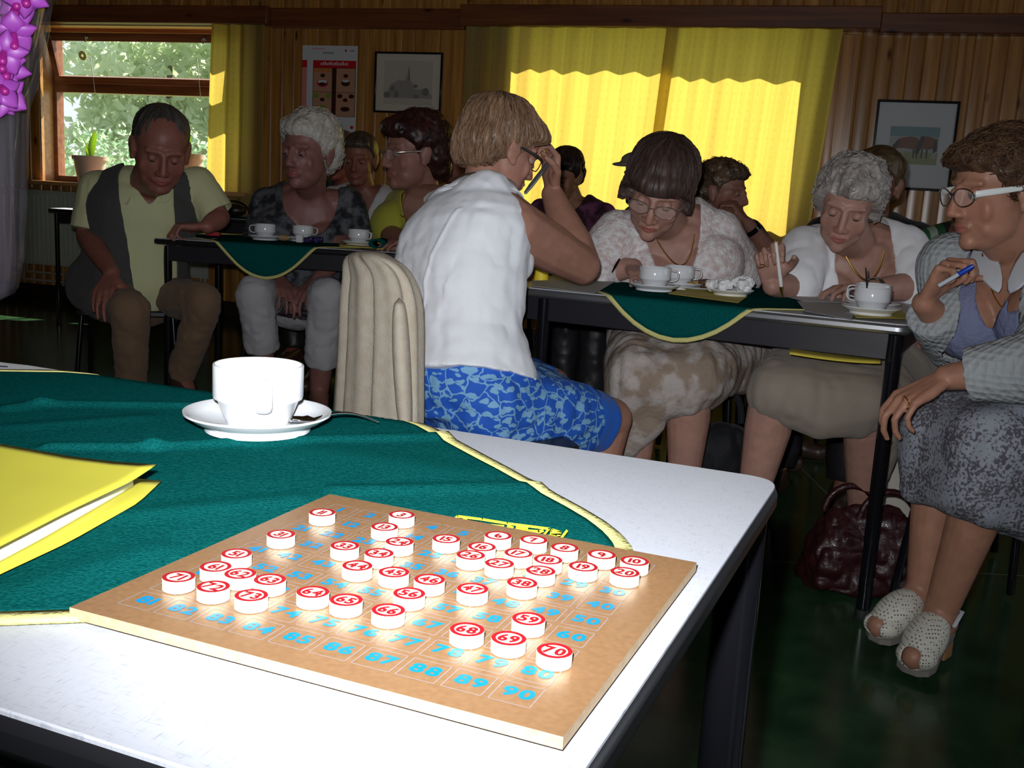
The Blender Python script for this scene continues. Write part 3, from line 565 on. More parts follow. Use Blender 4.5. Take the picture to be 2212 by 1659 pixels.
def cloth(label, F, poly, center, ridges=(), rings=40, segs=160, band=0.012, seed=1, wav=0.00012):
    poly = np.array(poly); cx = np.array(center, float); n = len(poly); R = []; ths = np.arange(segs) * 2 * math.pi / segs
    for a in ths:
        d = np.array([math.cos(a), math.sin(a)]); best = 0
        for k in range(n):
            p, q = poly[k] - cx, poly[(k + 1) % n] - cx; e_ = q - p; den = d[0] * e_[1] - d[1] * e_[0]
            if abs(den) < 1e-9: continue
            t = (p[0] * e_[1] - p[1] * e_[0]) / den; u = (p[0] * d[1] - p[1] * d[0]) / den
            if t > 0 and -1e-6 <= u <= 1 + 1e-6: best = max(best, t)
        R.append(best)
    R = np.array(R)
    def ring(rad):                                                # rad: array of radii
        pts = cx + np.stack([np.cos(ths), np.sin(ths)], 1) * rad[:, None]; out = []
        lift = 0.0022 + wav * 6 * (vnoise(np.c_[pts * 9, np.zeros(segs)], 1.0, seed) - 0.5) * 1.0 + wav * 6
        for (p0, p1, hgt, wd) in ridges:
            p0 = np.array(p0); p1 = np.array(p1); e_ = p1 - p0; ln = np.linalg.norm(e_); e_ = e_ / ln; t = np.clip((pts - p0) @ e_, 0, ln); dd = np.linalg.norm(pts - (p0 + t[:, None] * e_), axis=1)
            lift = lift + hgt * np.exp(-(dd / wd) ** 2)
        for q, l_ in zip(pts, lift):
            inside = min(q[0], F.L - q[0], q[1], F.W - q[1]); out.append(drape(F, q[0], q[1], l_ * (1 if inside > 0.02 else max(0.15, 0.15 + 0.85 * max(inside, 0) / 0.02))))
        return np.array(out)
    rs = [ring(R * 0 + 0.004 + (R - band - 0.004) * k / rings) for k in range(rings + 1)]
    mb = MB(); mb.loft(rs, cap=False); k0 = mb.n; mb.add([rs[0].mean(0)], []); 
    for j in range(segs): mb.f.append((k0, (j + 1) % segs, j)); mb.m.append(0)
    o = mb.build('tablecloth', M_felt, angle=180); md = o.modifiers.new('solidify', 'SOLIDIFY'); md.thickness = 0.0016; md.offset = 0
    c = F.p(*cx, T); tag(o, label, 'tablecloth')
    tb = MB(); tb.loft([ring(R - band), ring(R - band * 0.5), ring(R)], cap=False); t_ = tb.build('yellow_border', M_bind, o, angle=180); md = t_.modifiers.new('solidify', 'SOLIDIFY'); md.thickness = 0.0028; md.offset = 0
    return o
def npx(x, y): q = FN.loc(on(x, y, T)); return (q[0], q[1])
ridges = [(npx(110, 975), npx(330, 976), 0.0045, 0.010), (npx(330, 976), npx(560, 962), 0.005, 0.010), (npx(560, 962), npx(965, 950), 0.0045, 0.009),
          (npx(20, 890), npx(90, 880), 0.004, 0.012), (npx(90, 880), npx(460, 884), 0.004, 0.011), (npx(730, 1068), npx(1190, 1058), 0.003, 0.010),
          (npx(250, 1125), npx(640, 1088), 0.002, 0.016), (npx(30, 1290), npx(330, 1200), 0.002, 0.018), (npx(700, 985), npx(1000, 1030), 0.0016, 0.03), (npx(30, 930), npx(300, 910), 0.0016, 0.015)]
near_cloth = cloth('green cloth with pale yellow binding spread across the foreground table under the number board', FN,
      round_poly([(-0.025, 0.327), (0.607, -0.185), (1.25, 0.30), (0.64, 0.80)], 0.15, 10), (0.6, 0.31), ridges, rings=90, segs=260, band=0.013)
cloth('green cloth with yellow binding hanging over the front of the table at the right', FR, round_poly([(0.565, -0.20), (1.10, 0.33), (0.565, 0.86), (0.03, 0.33)], 0.26, 10), (0.565, 0.33), rings=36, segs=140, band=0.012, seed=2)
cloth('green cloth with yellow binding hanging over the front of the table at the left', FLT, round_poly([(0.475, -0.215), (1.01, 0.32), (0.475, 0.855), (-0.06, 0.32)], 0.20, 10), (0.475, 0.32), rings=36, segs=140, band=0.012, seed=3)
# yellow lettering woven into the near cloth, half under the board
lg = MB(); zl = lambda a, b_: (a / 7.373 + 960, b_ / 7.373 + 1090)
def stroke(pts, w):
    P_ = [np.array(zl(*p)) for p in pts]
    for p, q in zip(P_[:-1], P_[1:]):
        d = (q - p) / np.linalg.norm(q - p); nn = np.array([-d[1], d[0]]) * w / 2; ee = d * w * 0.3
        lg.add([on(*(p - ee + nn), T + 0.0072), on(*(q + ee + nn), T + 0.0072), on(*(q + ee - nn), T + 0.0072), on(*(p - ee - nn), T + 0.0072)], [(0, 1, 2, 3)])
stroke([(140, 245), (210, 185), (600, 235), (1000, 300), (1670, 385), (1560, 510)], 3.6); stroke([(250, 262), (350, 238)], 5); stroke([(250, 265), (600, 322), (940, 352)], 5.2); stroke([(1010, 345), (1090, 370)], 4.5)
stroke([(1150, 368), (1320, 388)], 5.5); stroke([(1130, 408), (1500, 432), (1565, 415)], 5); stroke([(1040, 408), (1250, 440), (1510, 490)], 4)
stroke([(1720, 398), (1855, 440), (1700, 432), (1720, 398)], 3); stroke([(1690, 468), (1840, 478), (1700, 482)], 3.2); stroke([(1660, 500), (1700, 530), (1800, 520), (1780, 495), (1660, 498)], 3.2); stroke([(1950, 420), (1840, 560)], 4.5)
lg.build('woven_lettering', mat('lettering_yellow', (0.85, 0.80, 0.03), 0.7), near_cloth, solid=0.0006, smooth=False)

# ------------------------------------------------------------------ the number board and its counters
BO = V3(-0.2358, 0.5387, 0.0); BU = V3(0.9245, -0.3811, 0); BU /= np.linalg.norm(BU); BV = V3(-BU[1], BU[0], 0); BZ = T + 0.0032; BH = 0.0062
m_mdf = mat('mdf_board', (0.200, 0.108, 0.050), 0.35, spec=0.4, coat=0.30, noise=(260, 0.22, (0.250, 0.138, 0.066))); m_mdf.node_tree.nodes['Principled BSDF'].inputs['Coat Roughness'].default_value = 0.28
m_side = mat('mdf_edge', (0.36, 0.25, 0.14), 0.7, noise=(200, 0.2, (0.44, 0.32, 0.19)))
m_blue = mat('blue_print', (0.001, 0.19, 0.42), 0.4); m_line = mat('grey_line', (0.25, 0.23, 0.25), 0.5)
def bpt(u, v, z=0): return BO + BU * u + BV * v + V3(0, 0, z)
bd = MB(); U1, V1 = 0.2892, 0.2600; zt_, zb_ = BZ + BH, BZ
c8 = [bpt(a, c, z) for z in (zb_, zt_) for a, c in ((0, 0), (U1, 0), (U1, V1), (0, V1))]
bd.add(c8, [(4, 5, 6, 7), (3, 2, 1, 0)], 0); bd.add(c8, [(0, 1, 5, 4), (1, 2, 6, 5), (2, 3, 7, 6), (3, 0, 4, 7)], 1)
CU0, CP = 0.0289, 0.0252; CV0, CPV = 0.0288, 0.0252
def bline(p, q, w=0.00045):
    p = np.array(p); q = np.array(q); d = (q - p) / np.linalg.norm(q - p); n_ = np.array([-d[1], d[0]]) * w / 2
    bd.add([bpt(*(p + n_), zt_ + 0.00012), bpt(*(p - n_), zt_ + 0.00012), bpt(*(q - n_), zt_ + 0.00012), bpt(*(q + n_), zt_ + 0.00012)], [(0, 1, 2, 3)], 3)
for rr_ in range(9):
    for c_ in range(10):
        u, v = CU0 + CP * c_ - 0.0005, CV0 + CPV * rr_ - 0.0013; a, d = 0.0107, 0.0104
        for p, q in (((u - a, v - d), (u + a, v - d)), ((u + a, v - d), (u + a, v + d)), ((u + a, v + d), (u - a, v + d)), ((u - a, v + d), (u - a, v - d))): bline(p, q)
        num = str((8 - rr_) * 10 + c_ + 1)
        text(bd, num, bpt(CU0 + CP * c_, CV0 + CPV * rr_, zt_ + 0.0002), 0.0094, BU, BV, (0, 0, 1), 0.042, 2, 1.15, 0.07)
# small wear marks on the board
tag(bd.build('number_board', [m_mdf, m_side, m_blue, m_line], smooth=False), 'brown fibreboard printed with blue numbers 1 to 90 lying on the foreground table', 'number board')

m_disc = mat('cream_wood', (0.80, 0.72, 0.56), 0.5); m_red = mat('red_print', (0.30, 0.004, 0.010), 0.5)
DISC = [(11, 696, 1108), (3, 868, 1113), (13, 831, 1139), (31, 607, 1155), (24, 863, 1171), (33, 745, 1180), (34, 819, 1196), (15, 964, 1165), (6, 1076, 1158), (7, 1153, 1167), (16, 1041, 1182), (17, 1120, 1196), (8, 1220, 1184), (26, 1017, 1200), (27, 1079, 1218), (18, 1184, 1210), (9, 1300, 1199), (10, 1371, 1213), (19, 1260, 1225), (20, 1350, 1237), (28, 1168, 1234), (38, 1128, 1260), (44, 772, 1223), (45, 851, 1237), (46, 928, 1253), (47, 1021, 1273), (51, 511, 1197), (61, 466, 1225), (62, 519, 1240), (63, 583, 1253), (71, 386, 1247), (72, 461, 1268), (73, 543, 1287), (64, 676, 1280), (65, 748, 1297), (66, 839, 1319), (56, 884, 1283), (59, 1142, 1338), (68, 1009, 1361), (69, 1099, 1380), (70, 1198, 1407)]
DR, DH = 0.0093, 0.0072; rd = random.Random(4)
dm = MB(); dm.lathe([(0, 0), (DR - 0.0004, 0), (DR, 0.0004), (DR, DH - 0.0004), (DR - 0.0004, DH), (0, DH)], (0, 0, 0), 36, cap=False); disc_me = None
for k, (num, x, y) in enumerate(DISC):
    c = on(x, y, zt_ + DH); lab = 'round cream counter with the red number %d on the board' % num
    t = empty('bingo_counter', (c[0], c[1], zt_ + 0.0003), lab, 'counter', 'numbered counters on the board')
    a = math.atan2(BU[1], BU[0]) + rd.uniform(-0.12, 0.12) + (0.35 if num in (6, 9, 7) else 0); t.rotation_euler = (0, 0, a)
    if disc_me is None: o = dm.build('disc', m_disc, t, local=True); disc_me = o
    else: o = disc_me.copy(); COL.objects.link(o); o.parent = t; o.matrix_parent_inverse = Matrix.Identity(4)
    pm_ = MB(); z = DH + 0.00015; th = np.arange(40) * 2 * math.pi / 40
    pm_.loft([np.array([(DR * 0.985 * math.cos(q), DR * 0.985 * math.sin(q), z) for q in th]), np.array([(DR * 0.74 * math.cos(q), DR * 0.70 * math.sin(q), z) for q in th])], cap=False)
    text(pm_, str(num), (0, 0, z), 0.0082, (1, 0, 0), (0, 1, 0), (0, 0, 1), 0.045, 0, 0.92, 0.05)
    if num in (6, 8, 9, 66, 68, 69): pass
    pm_.build('red_print', m_red, t, smooth=False, local=True)

# ------------------------------------------------------------------ cups and saucers
M_china = mat('white_china', (0.70, 0.71, 0.73), 0.12, coat=0.4); M_coffee = mat('coffee', (0.05, 0.022, 0.01), 0.1); M_spoon = mat('spoon_steel', (0.62, 0.62, 0.62), 0.15, metal=1.0)
def make_cup(loc, rz, label, group, k=1.0, coffee=False):
    t = empty('coffee_cup', loc, label, 'cup', group, rz); R = 0.0430 * k; h = 0.060 * k
    p = [(0, 0.002), (R * 0.60, 0.002), (R * 0.62, 0), (R * 0.67, 0), (R * 0.68, 0.003 * k), (R * 0.76, h * 0.16), (R * 0.90, h * 0.42), (R * 0.985, h * 0.455), (R, h * 0.50), (R, h * 0.985), (R * 0.985, h), (R * 0.95, h), (R * 0.935, h * 0.97), (R * 0.93, h * 0.55), (R * 0.80, h * 0.3), (R * 0.62, h * 0.09), (0, h * 0.08)]
    a = MB(); a.lathe(p, (0, 0, 0), 56, cap=False); a.build('bowl', M_china, t, local=True, angle=60)
    hd = MB(); w = 0.0075 * k
    path = [(R * 0.95, h * 0.88), (R + 0.012 * k, h * 0.88), (R + 0.020 * k, h * 0.83), (R + 0.022 * k, h * 0.66), (R + 0.020 * k, h * 0.48), (R + 0.012 * k, h * 0.40), (R * 0.88, h * 0.38)]
    hd.tube([(x, 0, z) for x, z in path], 0.0028 * k, 10, flat=1.0, up=(0, 1, 0)); v = hd.v[-1]; v[:, 1] *= 2.6; hd.build('handle', M_china, t, local=True, sub=1)
    if coffee: cf = MB(); cf.lathe([(0, h * 0.7), (R * 0.93, h * 0.7)], (0, 0, 0), 32, cap=False); cf.build('coffee', M_coffee, t, local=True)
    return t
def make_saucer(loc, label, group, k=1.0):
    R = 0.0705 * k; t = MB()
    p = [(0, 0.004), (R * 0.36, 0.004), (R * 0.38, 0.006), (R * 0.42, 0.006), (R * 0.45, 0.004), (R * 0.62, 0.006), (R * 0.85, 0.0125), (R * 0.97, 0.0185), (R, 0.0185), (R, 0.0165), (R * 0.86, 0.0095), (R * 0.72, 0.0055), (R * 0.715, 0.0), (R * 0.66, 0.0), (R * 0.65, 0.002), (0, 0.002)]
    t.lathe([(r_ , z * k) for r_, z in p], (0, 0, 0), 64, cap=False); o = t.build('saucer', M_china, angle=50); o.location = tuple(float(c) for c in loc); return tag(o, label, 'saucer', group)
def make_spoon(p0, d, up, label, group, ln=0.12, lift=None):
    """bowl end at p0, handle along d"""
    d = np.asarray(d, float); d /= np.linalg.norm(d); s_ = np.cross(d, up); s_ /= np.linalg.norm(s_); u = np.cross(s_, d); g = []
    for t_ in np.linspace(0, 1, 26):
        w = 0.0115 * math.sqrt(max(0, 1 - ((t_ - 0.14) / 0.15) ** 2)) if t_ < 0.27 else 0; w = max(w, 0.0022 + 0.0035 * max(0, (t_ - 0.5)) * 2); zz = 0.010 * math.sin(math.pi * min(1, max(0, (t_ - 0.2) / 0.8))) * 0.9
        g.append([p0 + d * ln * t_ + s_ * w * q + u * (zz + (0.003 * q * q if t_ < 0.28 else 0.0012 * (1 - q * q))) for q in (-1, -0.5, 0, 0.5, 1)])
    mb = MB(); mb.sheet(g); o = mb.build('teaspoon', M_spoon, angle=180, solid=0.0014); return tag(o, label, 'spoon', group)
CZL = T + 0.0075
ncup = on(557, 930, T + 0.006); ncup = V3(ncup[0], ncup[1], CZL)
make_saucer(ncup, 'white saucer in the foreground under a cup, a teaspoon on it', 'saucers')
make_cup(ncup + V3(0, 0, 0.0045), math.atan2(-0.95, 0.33), 'white stacking coffee cup in the foreground on the near green cloth', 'coffee cups')
pe = on(813, 913, T + 0.006); ps = ncup + V3(0.034, -0.012, 0.012)
dd = pe - ps; make_spoon(ps, dd, V3(0, 0, 1), 'steel teaspoon resting across the foreground saucer, handle to the right', 'teaspoons', ln=float(np.linalg.norm(dd)))
def setting(F, x, i, label_c, label_s, hd, coffee=True, k=1.0):
    p = F.p(x, i, CZL); make_saucer(p, label_s, 'saucers', k); make_cup(p + V3(0, 0, 0.0045 * k), hd, label_c, 'coffee cups', k, coffee)
def fpx(F, x, y): q = F.loc(on(x, y, T + 0.004)); return q
q = fpx(FR, 1412, 630); setting(FR, *q, 'white cup on the right-hand table, nearest the hanging green cloth', 'white saucer on the right-hand table, nearest the hanging green cloth', -0.1)
setting(FR, q[0] - 0.02, q[1] + 0.15, 'white cup in front of the woman with a dark bob, behind another cup', 'white saucer in front of the woman with a dark bob', 0.0)
q = fpx(FR, 1880, 681); setting(FR, *q, 'white cup near the right end of the table, beside the woman in glasses', 'white saucer near the right end of the table, beside the woman in glasses', 2.4)
qq = (q[0] + 0.022, q[1] + 0.155); setting(FR, *qq, 'white cup in front of the old woman, half hidden by a nearer cup', 'white saucer in front of the old woman', 2.9)
p = FR.p(q[0] + 0.005, q[1] + 0.02, CZL + 0.01); sp = MB(); sp.tube([at(1873, 640, p[1]), at(1872, 600, p[1]), at(1870, 578, p[1])], [0.0025, 0.0045, 0.003], 10, flat=0.5); tag(sp.build('teaspoon', M_black), 'dark teaspoon standing in the cup near the right end of the table', 'spoon', 'teaspoons')
pL = [(571, 510), (655, 509), (778, 512)]
for (x, y), i_, a_, lc in zip(pL, (0.20, 0.26, 0.20), (math.pi, 0.6, -0.5), ('leftmost', 'middle', 'rightmost')):
    pz = at(x, y, FLT.p(0.5, i_, 0)[1]); xx, ii = FLT.loc(pz)
    setting(FLT, xx, i_, 'white cup, %s of the three on the left-hand table' % lc, 'white saucer, %s of the three on the left-hand table' % lc, a_)

# ------------------------------------------------------------------ yellow folder, papers
M_yel = mat('yellow_card', (0.52, 0.47, 0.045), 0.6); M_paper = mat('white_paper', (0.80, 0.80, 0.80), 0.6); M_greyp = mat('grey_card', (0.52, 0.53, 0.52), 0.6); M_ink = mat('ink', (0.03, 0.03, 0.10), 0.5); M_yel2 = mat('dull_yellow_card', (0.62, 0.50, 0.06), 0.6)
def coons(A, B, n=16, sag=0):
    A = np.asarray(A); B = np.asarray(B)
    def samp(P_, k):
        t = np.linspace(0, len(P_) - 1, k); i = np.minimum(t.astype(int), len(P_) - 2); f_ = (t - i)[:, None]; return P_[i] * (1 - f_) + P_[i + 1] * f_
    a, b_ = samp(A, n), samp(B, n); return np.array([[a[i] + b_[j] - A[0] for j in range(n)] for i in range(n)])
fo_ = empty('paper_folder', on(-60, 1080, T), 'yellow card folder with white sheets inside at the left of the foreground table', 'folder')
A = [on(349, 1039, T + 0.0075), on(150, 1020, T + 0.0075), on(-100, 992, T + 0.0075), on(-400, 955, T + 0.0075)]; B = [A[0], on(300, 1085, T + 0.0075), on(150, 1170, T + 0.0075), on(0, 1240, T + 0.0075), on(-200, 1340, T + 0.0075)]
mb = MB(); mb.sheet(coons(A, B)); mb.build('back_cover', M_yel, fo_, solid=0.0006, angle=180)
A = [on(288, 1043, T + 0.012), on(100, 1012, T + 0.012), on(-100, 985, T + 0.012)]; B = [A[0], on(200, 1093, T + 0.012), on(100, 1150, T + 0.012), on(0, 1203, T + 0.012), on(-160, 1285, T + 0.012)]
mb = MB(); mb.sheet(coons(A, B)); mb.build('sheets', M_paper, fo_, solid=0.006, angle=60)
A = [on(338, 1004, T + 0.030), on(250, 998, T + 0.027), on(150, 986, T + 0.025), on(0, 959, T + 0.025), on(-150, 928, T + 0.025), on(-420, 872, T + 0.025)]; B = [A[0], on(283, 1040, T + 0.027), on(150, 1103, T + 0.0245), on(0, 1180, T + 0.024), on(-200, 1283, T + 0.024)]
mb = MB(); mb.sheet(coons(A, B)); mb.build('front_cover', M_yel, fo_, solid=0.0006, angle=180)
def sheet_px(name, label, cat, pts, z, m_, group=None, parent=None, th=0.0007):
    mb = MB(); P_ = [on(x, y, T + z) for x, y in pts]; k = len(P_); mb.add([p_ - V3(0, 0, th) for p_ in P_] + P_, [tuple(range(k - 1, -1, -1)), tuple(range(k, 2 * k))] + [(j, (j + 1) % k, k + (j + 1) % k, k + j) for j in range(k)])
    o = mb.build(name, m_, parent, smooth=False)
    if label: tag(o, label, cat, group)
    return o
o = sheet_px('paper_sheet', 'white sheet with ink writing at the far left of the foreground table', 'paper', [(-60, 776), (60, 789), (143, 802), (60, 822), (-60, 850)], 0.0015, M_paper)
ik = MB()
for x0, y0, x1, y1 in ((-10, 789, 17, 791), (-20, 815, 2, 812), (2, 812, 14, 809)): ik.add([on(x0, y0, T + 0.0018), on(x1, y1, T + 0.0018), on(x1, y1 + 2.5, T + 0.0018), on(x0, y0 + 2.5, T + 0.0018)], [(0, 1, 2, 3)])
ik.build('ink_writing', M_ink, o, smooth=False)
G = 'papers on the right-hand table'
sheet_px('number_card', 'grey number card under the elbow of the woman in the white blouse', 'card', [(1150, 606), (1262, 603), (1330, 607), (1284, 634), (1150, 618)], 0.0075, M_greyp, G)
sheet_px('number_card', 'grey number card under the hand of the woman with a dark bob', 'card', [(1268, 590), (1345, 586), (1392, 592), (1322, 607)], 0.0085, M_greyp, G)
sheet_px('yellow_card', 'yellow card lying on the hanging green cloth of the right-hand table', 'card', [(1443, 634), (1475, 622), (1614, 640), (1595, 654)], 0.0080, M_yel2, G)
sheet_px('number_card', 'grey number card in front of the old woman in white', 'card', [(1650, 628), (1830, 634), (1845, 655), (1735, 650)], 0.0075, M_greyp, G)
sheet_px('number_card', 'pale number card at the right end of the table, under the nearest saucer', 'card', [(1722, 650), (1850, 658), (1840, 690), (1740, 672)], 0.0080, M_greyp, G)
sheet_px('yellow_card', 'yellow card at the right end of the table, beside the saucer', 'card', [(1826, 668), (1945, 668), (1968, 688), (1850, 686)], 0.0072, M_yel2, G)

# things on the right-hand table
pt = on(1500, 606, T + 0.004); pt = at(1500, 606, FR.p(0.6, 0.36, 0)[1]); xx, ii = FR.loc(pt); pt = FR.p(xx, 0.36, CZL)
tr_ = MB(); tr_.lathe([(0, 0.003), (0.05, 0.003), (0.078, 0.010), (0.08, 0.008), (0.052, 0), (0, 0)], tuple(pt), 40, cap=False); tag(tr_.build('cake_plate', M_china), 'flat white plate holding cake on the right-hand table', 'plate')
ck = MB(); r_ = random.Random(2)
ck.ell(pt + V3(0.035, 0.02, 0.014), (0.034, 0.022, 0.012)); ck.ell(pt + V3(0.03, -0.005, 0.022), (0.026, 0.02, 0.010)); tag(ck.build('cake_slice', mat('brown_cake', (0.12, 0.05, 0.025), 0.7, bump=(60, 0.5))), 'piece of dark brown cake on the white plate', 'cake')
wd_ = MB(); wd_.prism([(-0.05, 0.0), (0.0, 0.03), (0.02, 0.01), (-0.03, -0.02)], 0.006, 0.022, fr=(pt, V3(1, 0, 0), V3(0, 1, 0), V3(0, 0, 1))); tag(wd_.build('cake_slice', mat('yellow_cake', (0.62, 0.42, 0.06), 0.7), bevel=0.003), 'yellow wedge of cake beside the brown piece on the plate', 'cake')
pk = at(1452, 610, pt[1] + 0.01); bx = MB(); bx.box(V3(pk[0], pk[1], CZL + 0.026), (0.05, 0.03, 0.05), FR.X, FR.I); tag(bx.build('sugar_packet', mat('brown_packet', (0.07, 0.045, 0.012), 0.35), bevel=0.004), 'small dark brown packet standing between the cups', 'packet')
pt2 = on(1575, 627, T + 0.004); pt2 = at(1578, 627, FR.p(0.5, 0.28, 0)[1]); xx2, ii2 = FR.loc(pt2); pt2 = FR.p(xx2, ii2, CZL)
make_saucer(pt2, 'white saucer heaped with crumpled white tissues', 'saucers', 0.9)
for k, (dx, dy, rr_, lab) in enumerate(((-0.055, 0.0, 0.020, 'leftmost of three crumpled white tissues'), (-0.012, 0.02, 0.022, 'middle of three crumpled white tissues'), (0.035, 0.0, 0.030, 'largest crumpled white tissue, at the right of the heap'))):
    cr = MB(); cr.ell((0, 0, 0), (rr_, rr_, rr_ * 0.85), su=36, sv=24); vv = cr.v[0]; nn_ = vnoise(vv, 70, k) - 0.5; nr = np.abs(vnoise(vv, 130, k + 5) - 0.5); vv *= (1 + 0.75 * nn_ - 0.5 * nr)[:, None]
    o = cr.build('crumpled_tissue', M_paper, angle=25); o.location = tuple(pt2 + V3(dx, dy, 0.013 + rr_ * 0.62)); tag(o, lab, 'tissue', 'crumpled tissues')
gp_ = on(1168, 606, T + 0.004); xx3, ii3 = FR.loc(gp_); gp_ = FR.p(min(xx3, 1.1), max(0.06, min(ii3, 0.5)), T + 0.0015)
cn = MB(); cn.lathe([(0, 0), (0.021, 0), (0.024, 0.05), (0.022, 0.05), (0.02, 0.045), (0, 0.045)], tuple(gp_), 24, cap=False); tag(cn.build('tea_light', mat('yellow_wax', (0.80, 0.60, 0.03), 0.4)), 'small yellow candle at the left end of the right-hand table', 'candle')
tsp = on(1445, 625, T + 0.004); make_spoon(FR.p(*FR.loc(tsp), CZL + 0.012) + V3(0.0, 0, 0), V3(1, -0.25, 0), V3(0, 0, 1), 'steel teaspoon on the saucer nearest the hanging cloth of the right-hand table', 'teaspoons', ln=0.09)

# things on the left-hand table
def lt(x, y, i_): pz = at(x, y, FLT.p(0.5, i_, 0)[1]); a_, _ = FLT.loc(pz); return FLT.p(a_, i_, CZL)
c = lt(676, 512, 0.16); bx = MB()
for k in range(4): bx.box(c + V3(-0.02 + k * 0.016, 0.004 * k, 0.012 + 0.004 * (k % 2)), (0.028, 0.02, 0.022), V3(math.cos(k), math.sin(k), 0), V3(-math.sin(k), math.cos(k), 0))
tag(bx.build('sweet_wrappers', mat('dark_blue_foil', (0.03, 0.02, 0.10), 0.25, metal=0.3), bevel=0.004), 'crumpled dark blue wrapper on the middle saucer of the left-hand table', 'wrapper')
c = lt(612, 505, 0.22); bx = MB(); bx.ell(c + V3(0, 0, 0.012), (0.03, 0.018, 0.013)); tag(bx.build('biscuit', mat('biscuit', (0.35, 0.24, 0.10), 0.7, bump=(60, 0.4))), 'small tan biscuit between the left and middle cups of the left-hand table', 'biscuit')
c = lt(648, 512, 0.15); bx = MB(); bx.box(c + V3(0, 0, 0.016), (0.028, 0.02, 0.032)); tag(bx.build('milk_pot', M_china, bevel=0.004), 'tiny white cream pot in front of the middle cup', 'cream pot')
c = lt(455, 497, 0.30); bx = MB(); bx.box(c + V3(0, 0, 0.005), (0.06, 0.03, 0.014)); tag(bx.build('marker_pen', mat('red_plastic', (0.50, 0.02, 0.04), 0.4), bevel=0.004), 'small red object beside the forearm of the man in the waistcoat', 'marker')
for k, (pts, lab, m_) in enumerate(((((380, 508), (470, 500), (520, 497), (500, 505), (430, 512)), 'white paper under the forearm of the man in the waistcoat', M_paper), (((345, 510), (400, 505), (440, 508), (400, 514)), 'grey number card at the left end of the left-hand table', M_greyp))):
    P_ = [FLT.p(a_, b_, T + 0.003 + 0.001 * k) for a_, b_ in ([(0.14, 0.14), (0.32, 0.10), (0.36, 0.30), (0.16, 0.34)] if k == 0 else [(0.04, 0.04), (0.22, 0.04), (0.22, 0.16), (0.05, 0.16)])]
    mb = MB(); mb.prism([(0, 0)] * 0 or [tuple(p_[:2]) for p_ in P_], T + 0.0015 + 0.001 * k, T + 0.0025 + 0.001 * k); tag(mb.build('number_card' if k else 'paper_sheet', m_, smooth=False), lab, 'card' if k else 'paper')
a0_ = FLT.loc(lt(722, 530, 0.02))[0]; a1_ = FLT.loc(lt(832, 535, 0.02))[0]
mb = MB(); mb.prism([tuple(FLT.p(x_, i_, 0)[:2]) for x_, i_ in ((a0_ + 0.02, 0.05), (a1_, 0.03), (a1_, 0.14), (a0_ - 0.02, 0.18))], T + 0.0085, T + 0.011); tag(mb.build('folded_napkin', M_yel2, smooth=False), 'yellow napkin lying at the right of the hanging cloth on the left-hand table', 'napkin')
rl = MB(); gl_ = []
for k in range(26):
    a_ = k / 25 * 1.7 * 2 * math.pi; rr_ = 0.018 - 0.004 * k / 25; cc = FLT.p(a1_ - 0.03, 0.02, CZL + 0.02); gl_.append([cc + FLT.X * rr_ * 1.7 * math.cos(a_) + V3(0, 0, rr_ * math.sin(a_)) + FLT.I * d_ for d_ in (0, 0.06, 0.12)])
rl.sheet(gl_); tag(rl.build('rolled_cloth_end', M_felt, angle=180, solid=0.004), 'rolled up end of green cloth at the right on the left-hand table', 'rolled cloth')
# on the back table
bk_ = MB(); cb_ = FB.p(1.12, 0.15, T); bk_.prism([tuple(FB.p(x_, i_, 0)[:2]) for x_, i_ in ((0.9, 0.02), (1.33, 0.02), (1.33, 0.4), (0.9, 0.4))], T + 0.001, T + 0.004); tag(bk_.build('tablecloth', M_felt, smooth=False), 'green cloth at the right end of the small back table', 'tablecloth')
hb_ = empty('handbag', cb_ + V3(0.03, 0, 0.005), 'small dark bag with a handle standing on the back table', 'bag')
bg = MB(); bg.ell(cb_ + V3(0.03, 0.0, 0.05), (0.10, 0.05, 0.045)); bg.build('body', mat('black_leather', (0.02, 0.016, 0.014), 0.35), hb_)
bg = MB(); bg.tube([cb_ + V3(0.03 + 0.11 * math.cos(t_), 0, 0.05 + 0.06 * math.sin(t_)) for t_ in np.linspace(0.1, math.pi - 0.1, 12)], 0.007, 8); bg.build('handle', M_black, hb_)

# ------------------------------------------------------------------ orchids in cellophane at the left end of the foreground table
oc = empty('orchid_bouquet', V3(-0.915, 1.38, T), 'magenta orchids wrapped in clear cellophane at the left edge of the picture', 'flowers')
M_cell, nt, b = new_mat('cellophane'); b.inputs['Base Color'].default_value = (0.22, 0.20, 0.24, 1); b.inputs['Roughness'].default_value = 0.06; b.inputs['Alpha'].default_value = 0.24; b.inputs['Specular IOR Level'].default_value = 0.9; b.inputs['Coat Weight'].default_value = 0.6
bcx, bcy = -0.915, 1.38; OX = lambda px_, py_: at(px_, py_, bcy)
prof = []
for py_, px_ in ((640, 8), (560, 14), (440, 18), (330, 22), (220, 24), (180, 38), (120, 52), (60, 64), (0, 72), (-60, 80)):
    p_ = OX(px_, py_); prof.append((p_[0] - bcx, p_[2]))
prof = [(0.06, T + 0.002), (0.13, T + 0.02)] + [(max(0.05, a_), z) for a_, z in prof]
prof.sort(key=lambda q_: q_[1]); rings = []
for k, (r_, z) in enumerate(prof):
    th = np.arange(90) * 2 * math.pi / 90; pleat = 1 + (0.05 * np.abs(np.sin(th * 7 + 0.3 * k)) - 0.05) + 0.03 * (vnoise(np.c_[np.cos(th) * 2, np.sin(th) * 2, np.full(90, z * 3)], 3, 3) - 0.5); pleat[np.abs(th) < 0.18] = 1.0
    rings.append(np.c_[bcx + r_ * pleat * np.cos(th), bcy + r_ * pleat * np.sin(th), np.full(90, z)])
cl = MB(); cl.loft(rings, cap=False); cl.build('cellophane_wrap', M_cell, oc, angle=180)
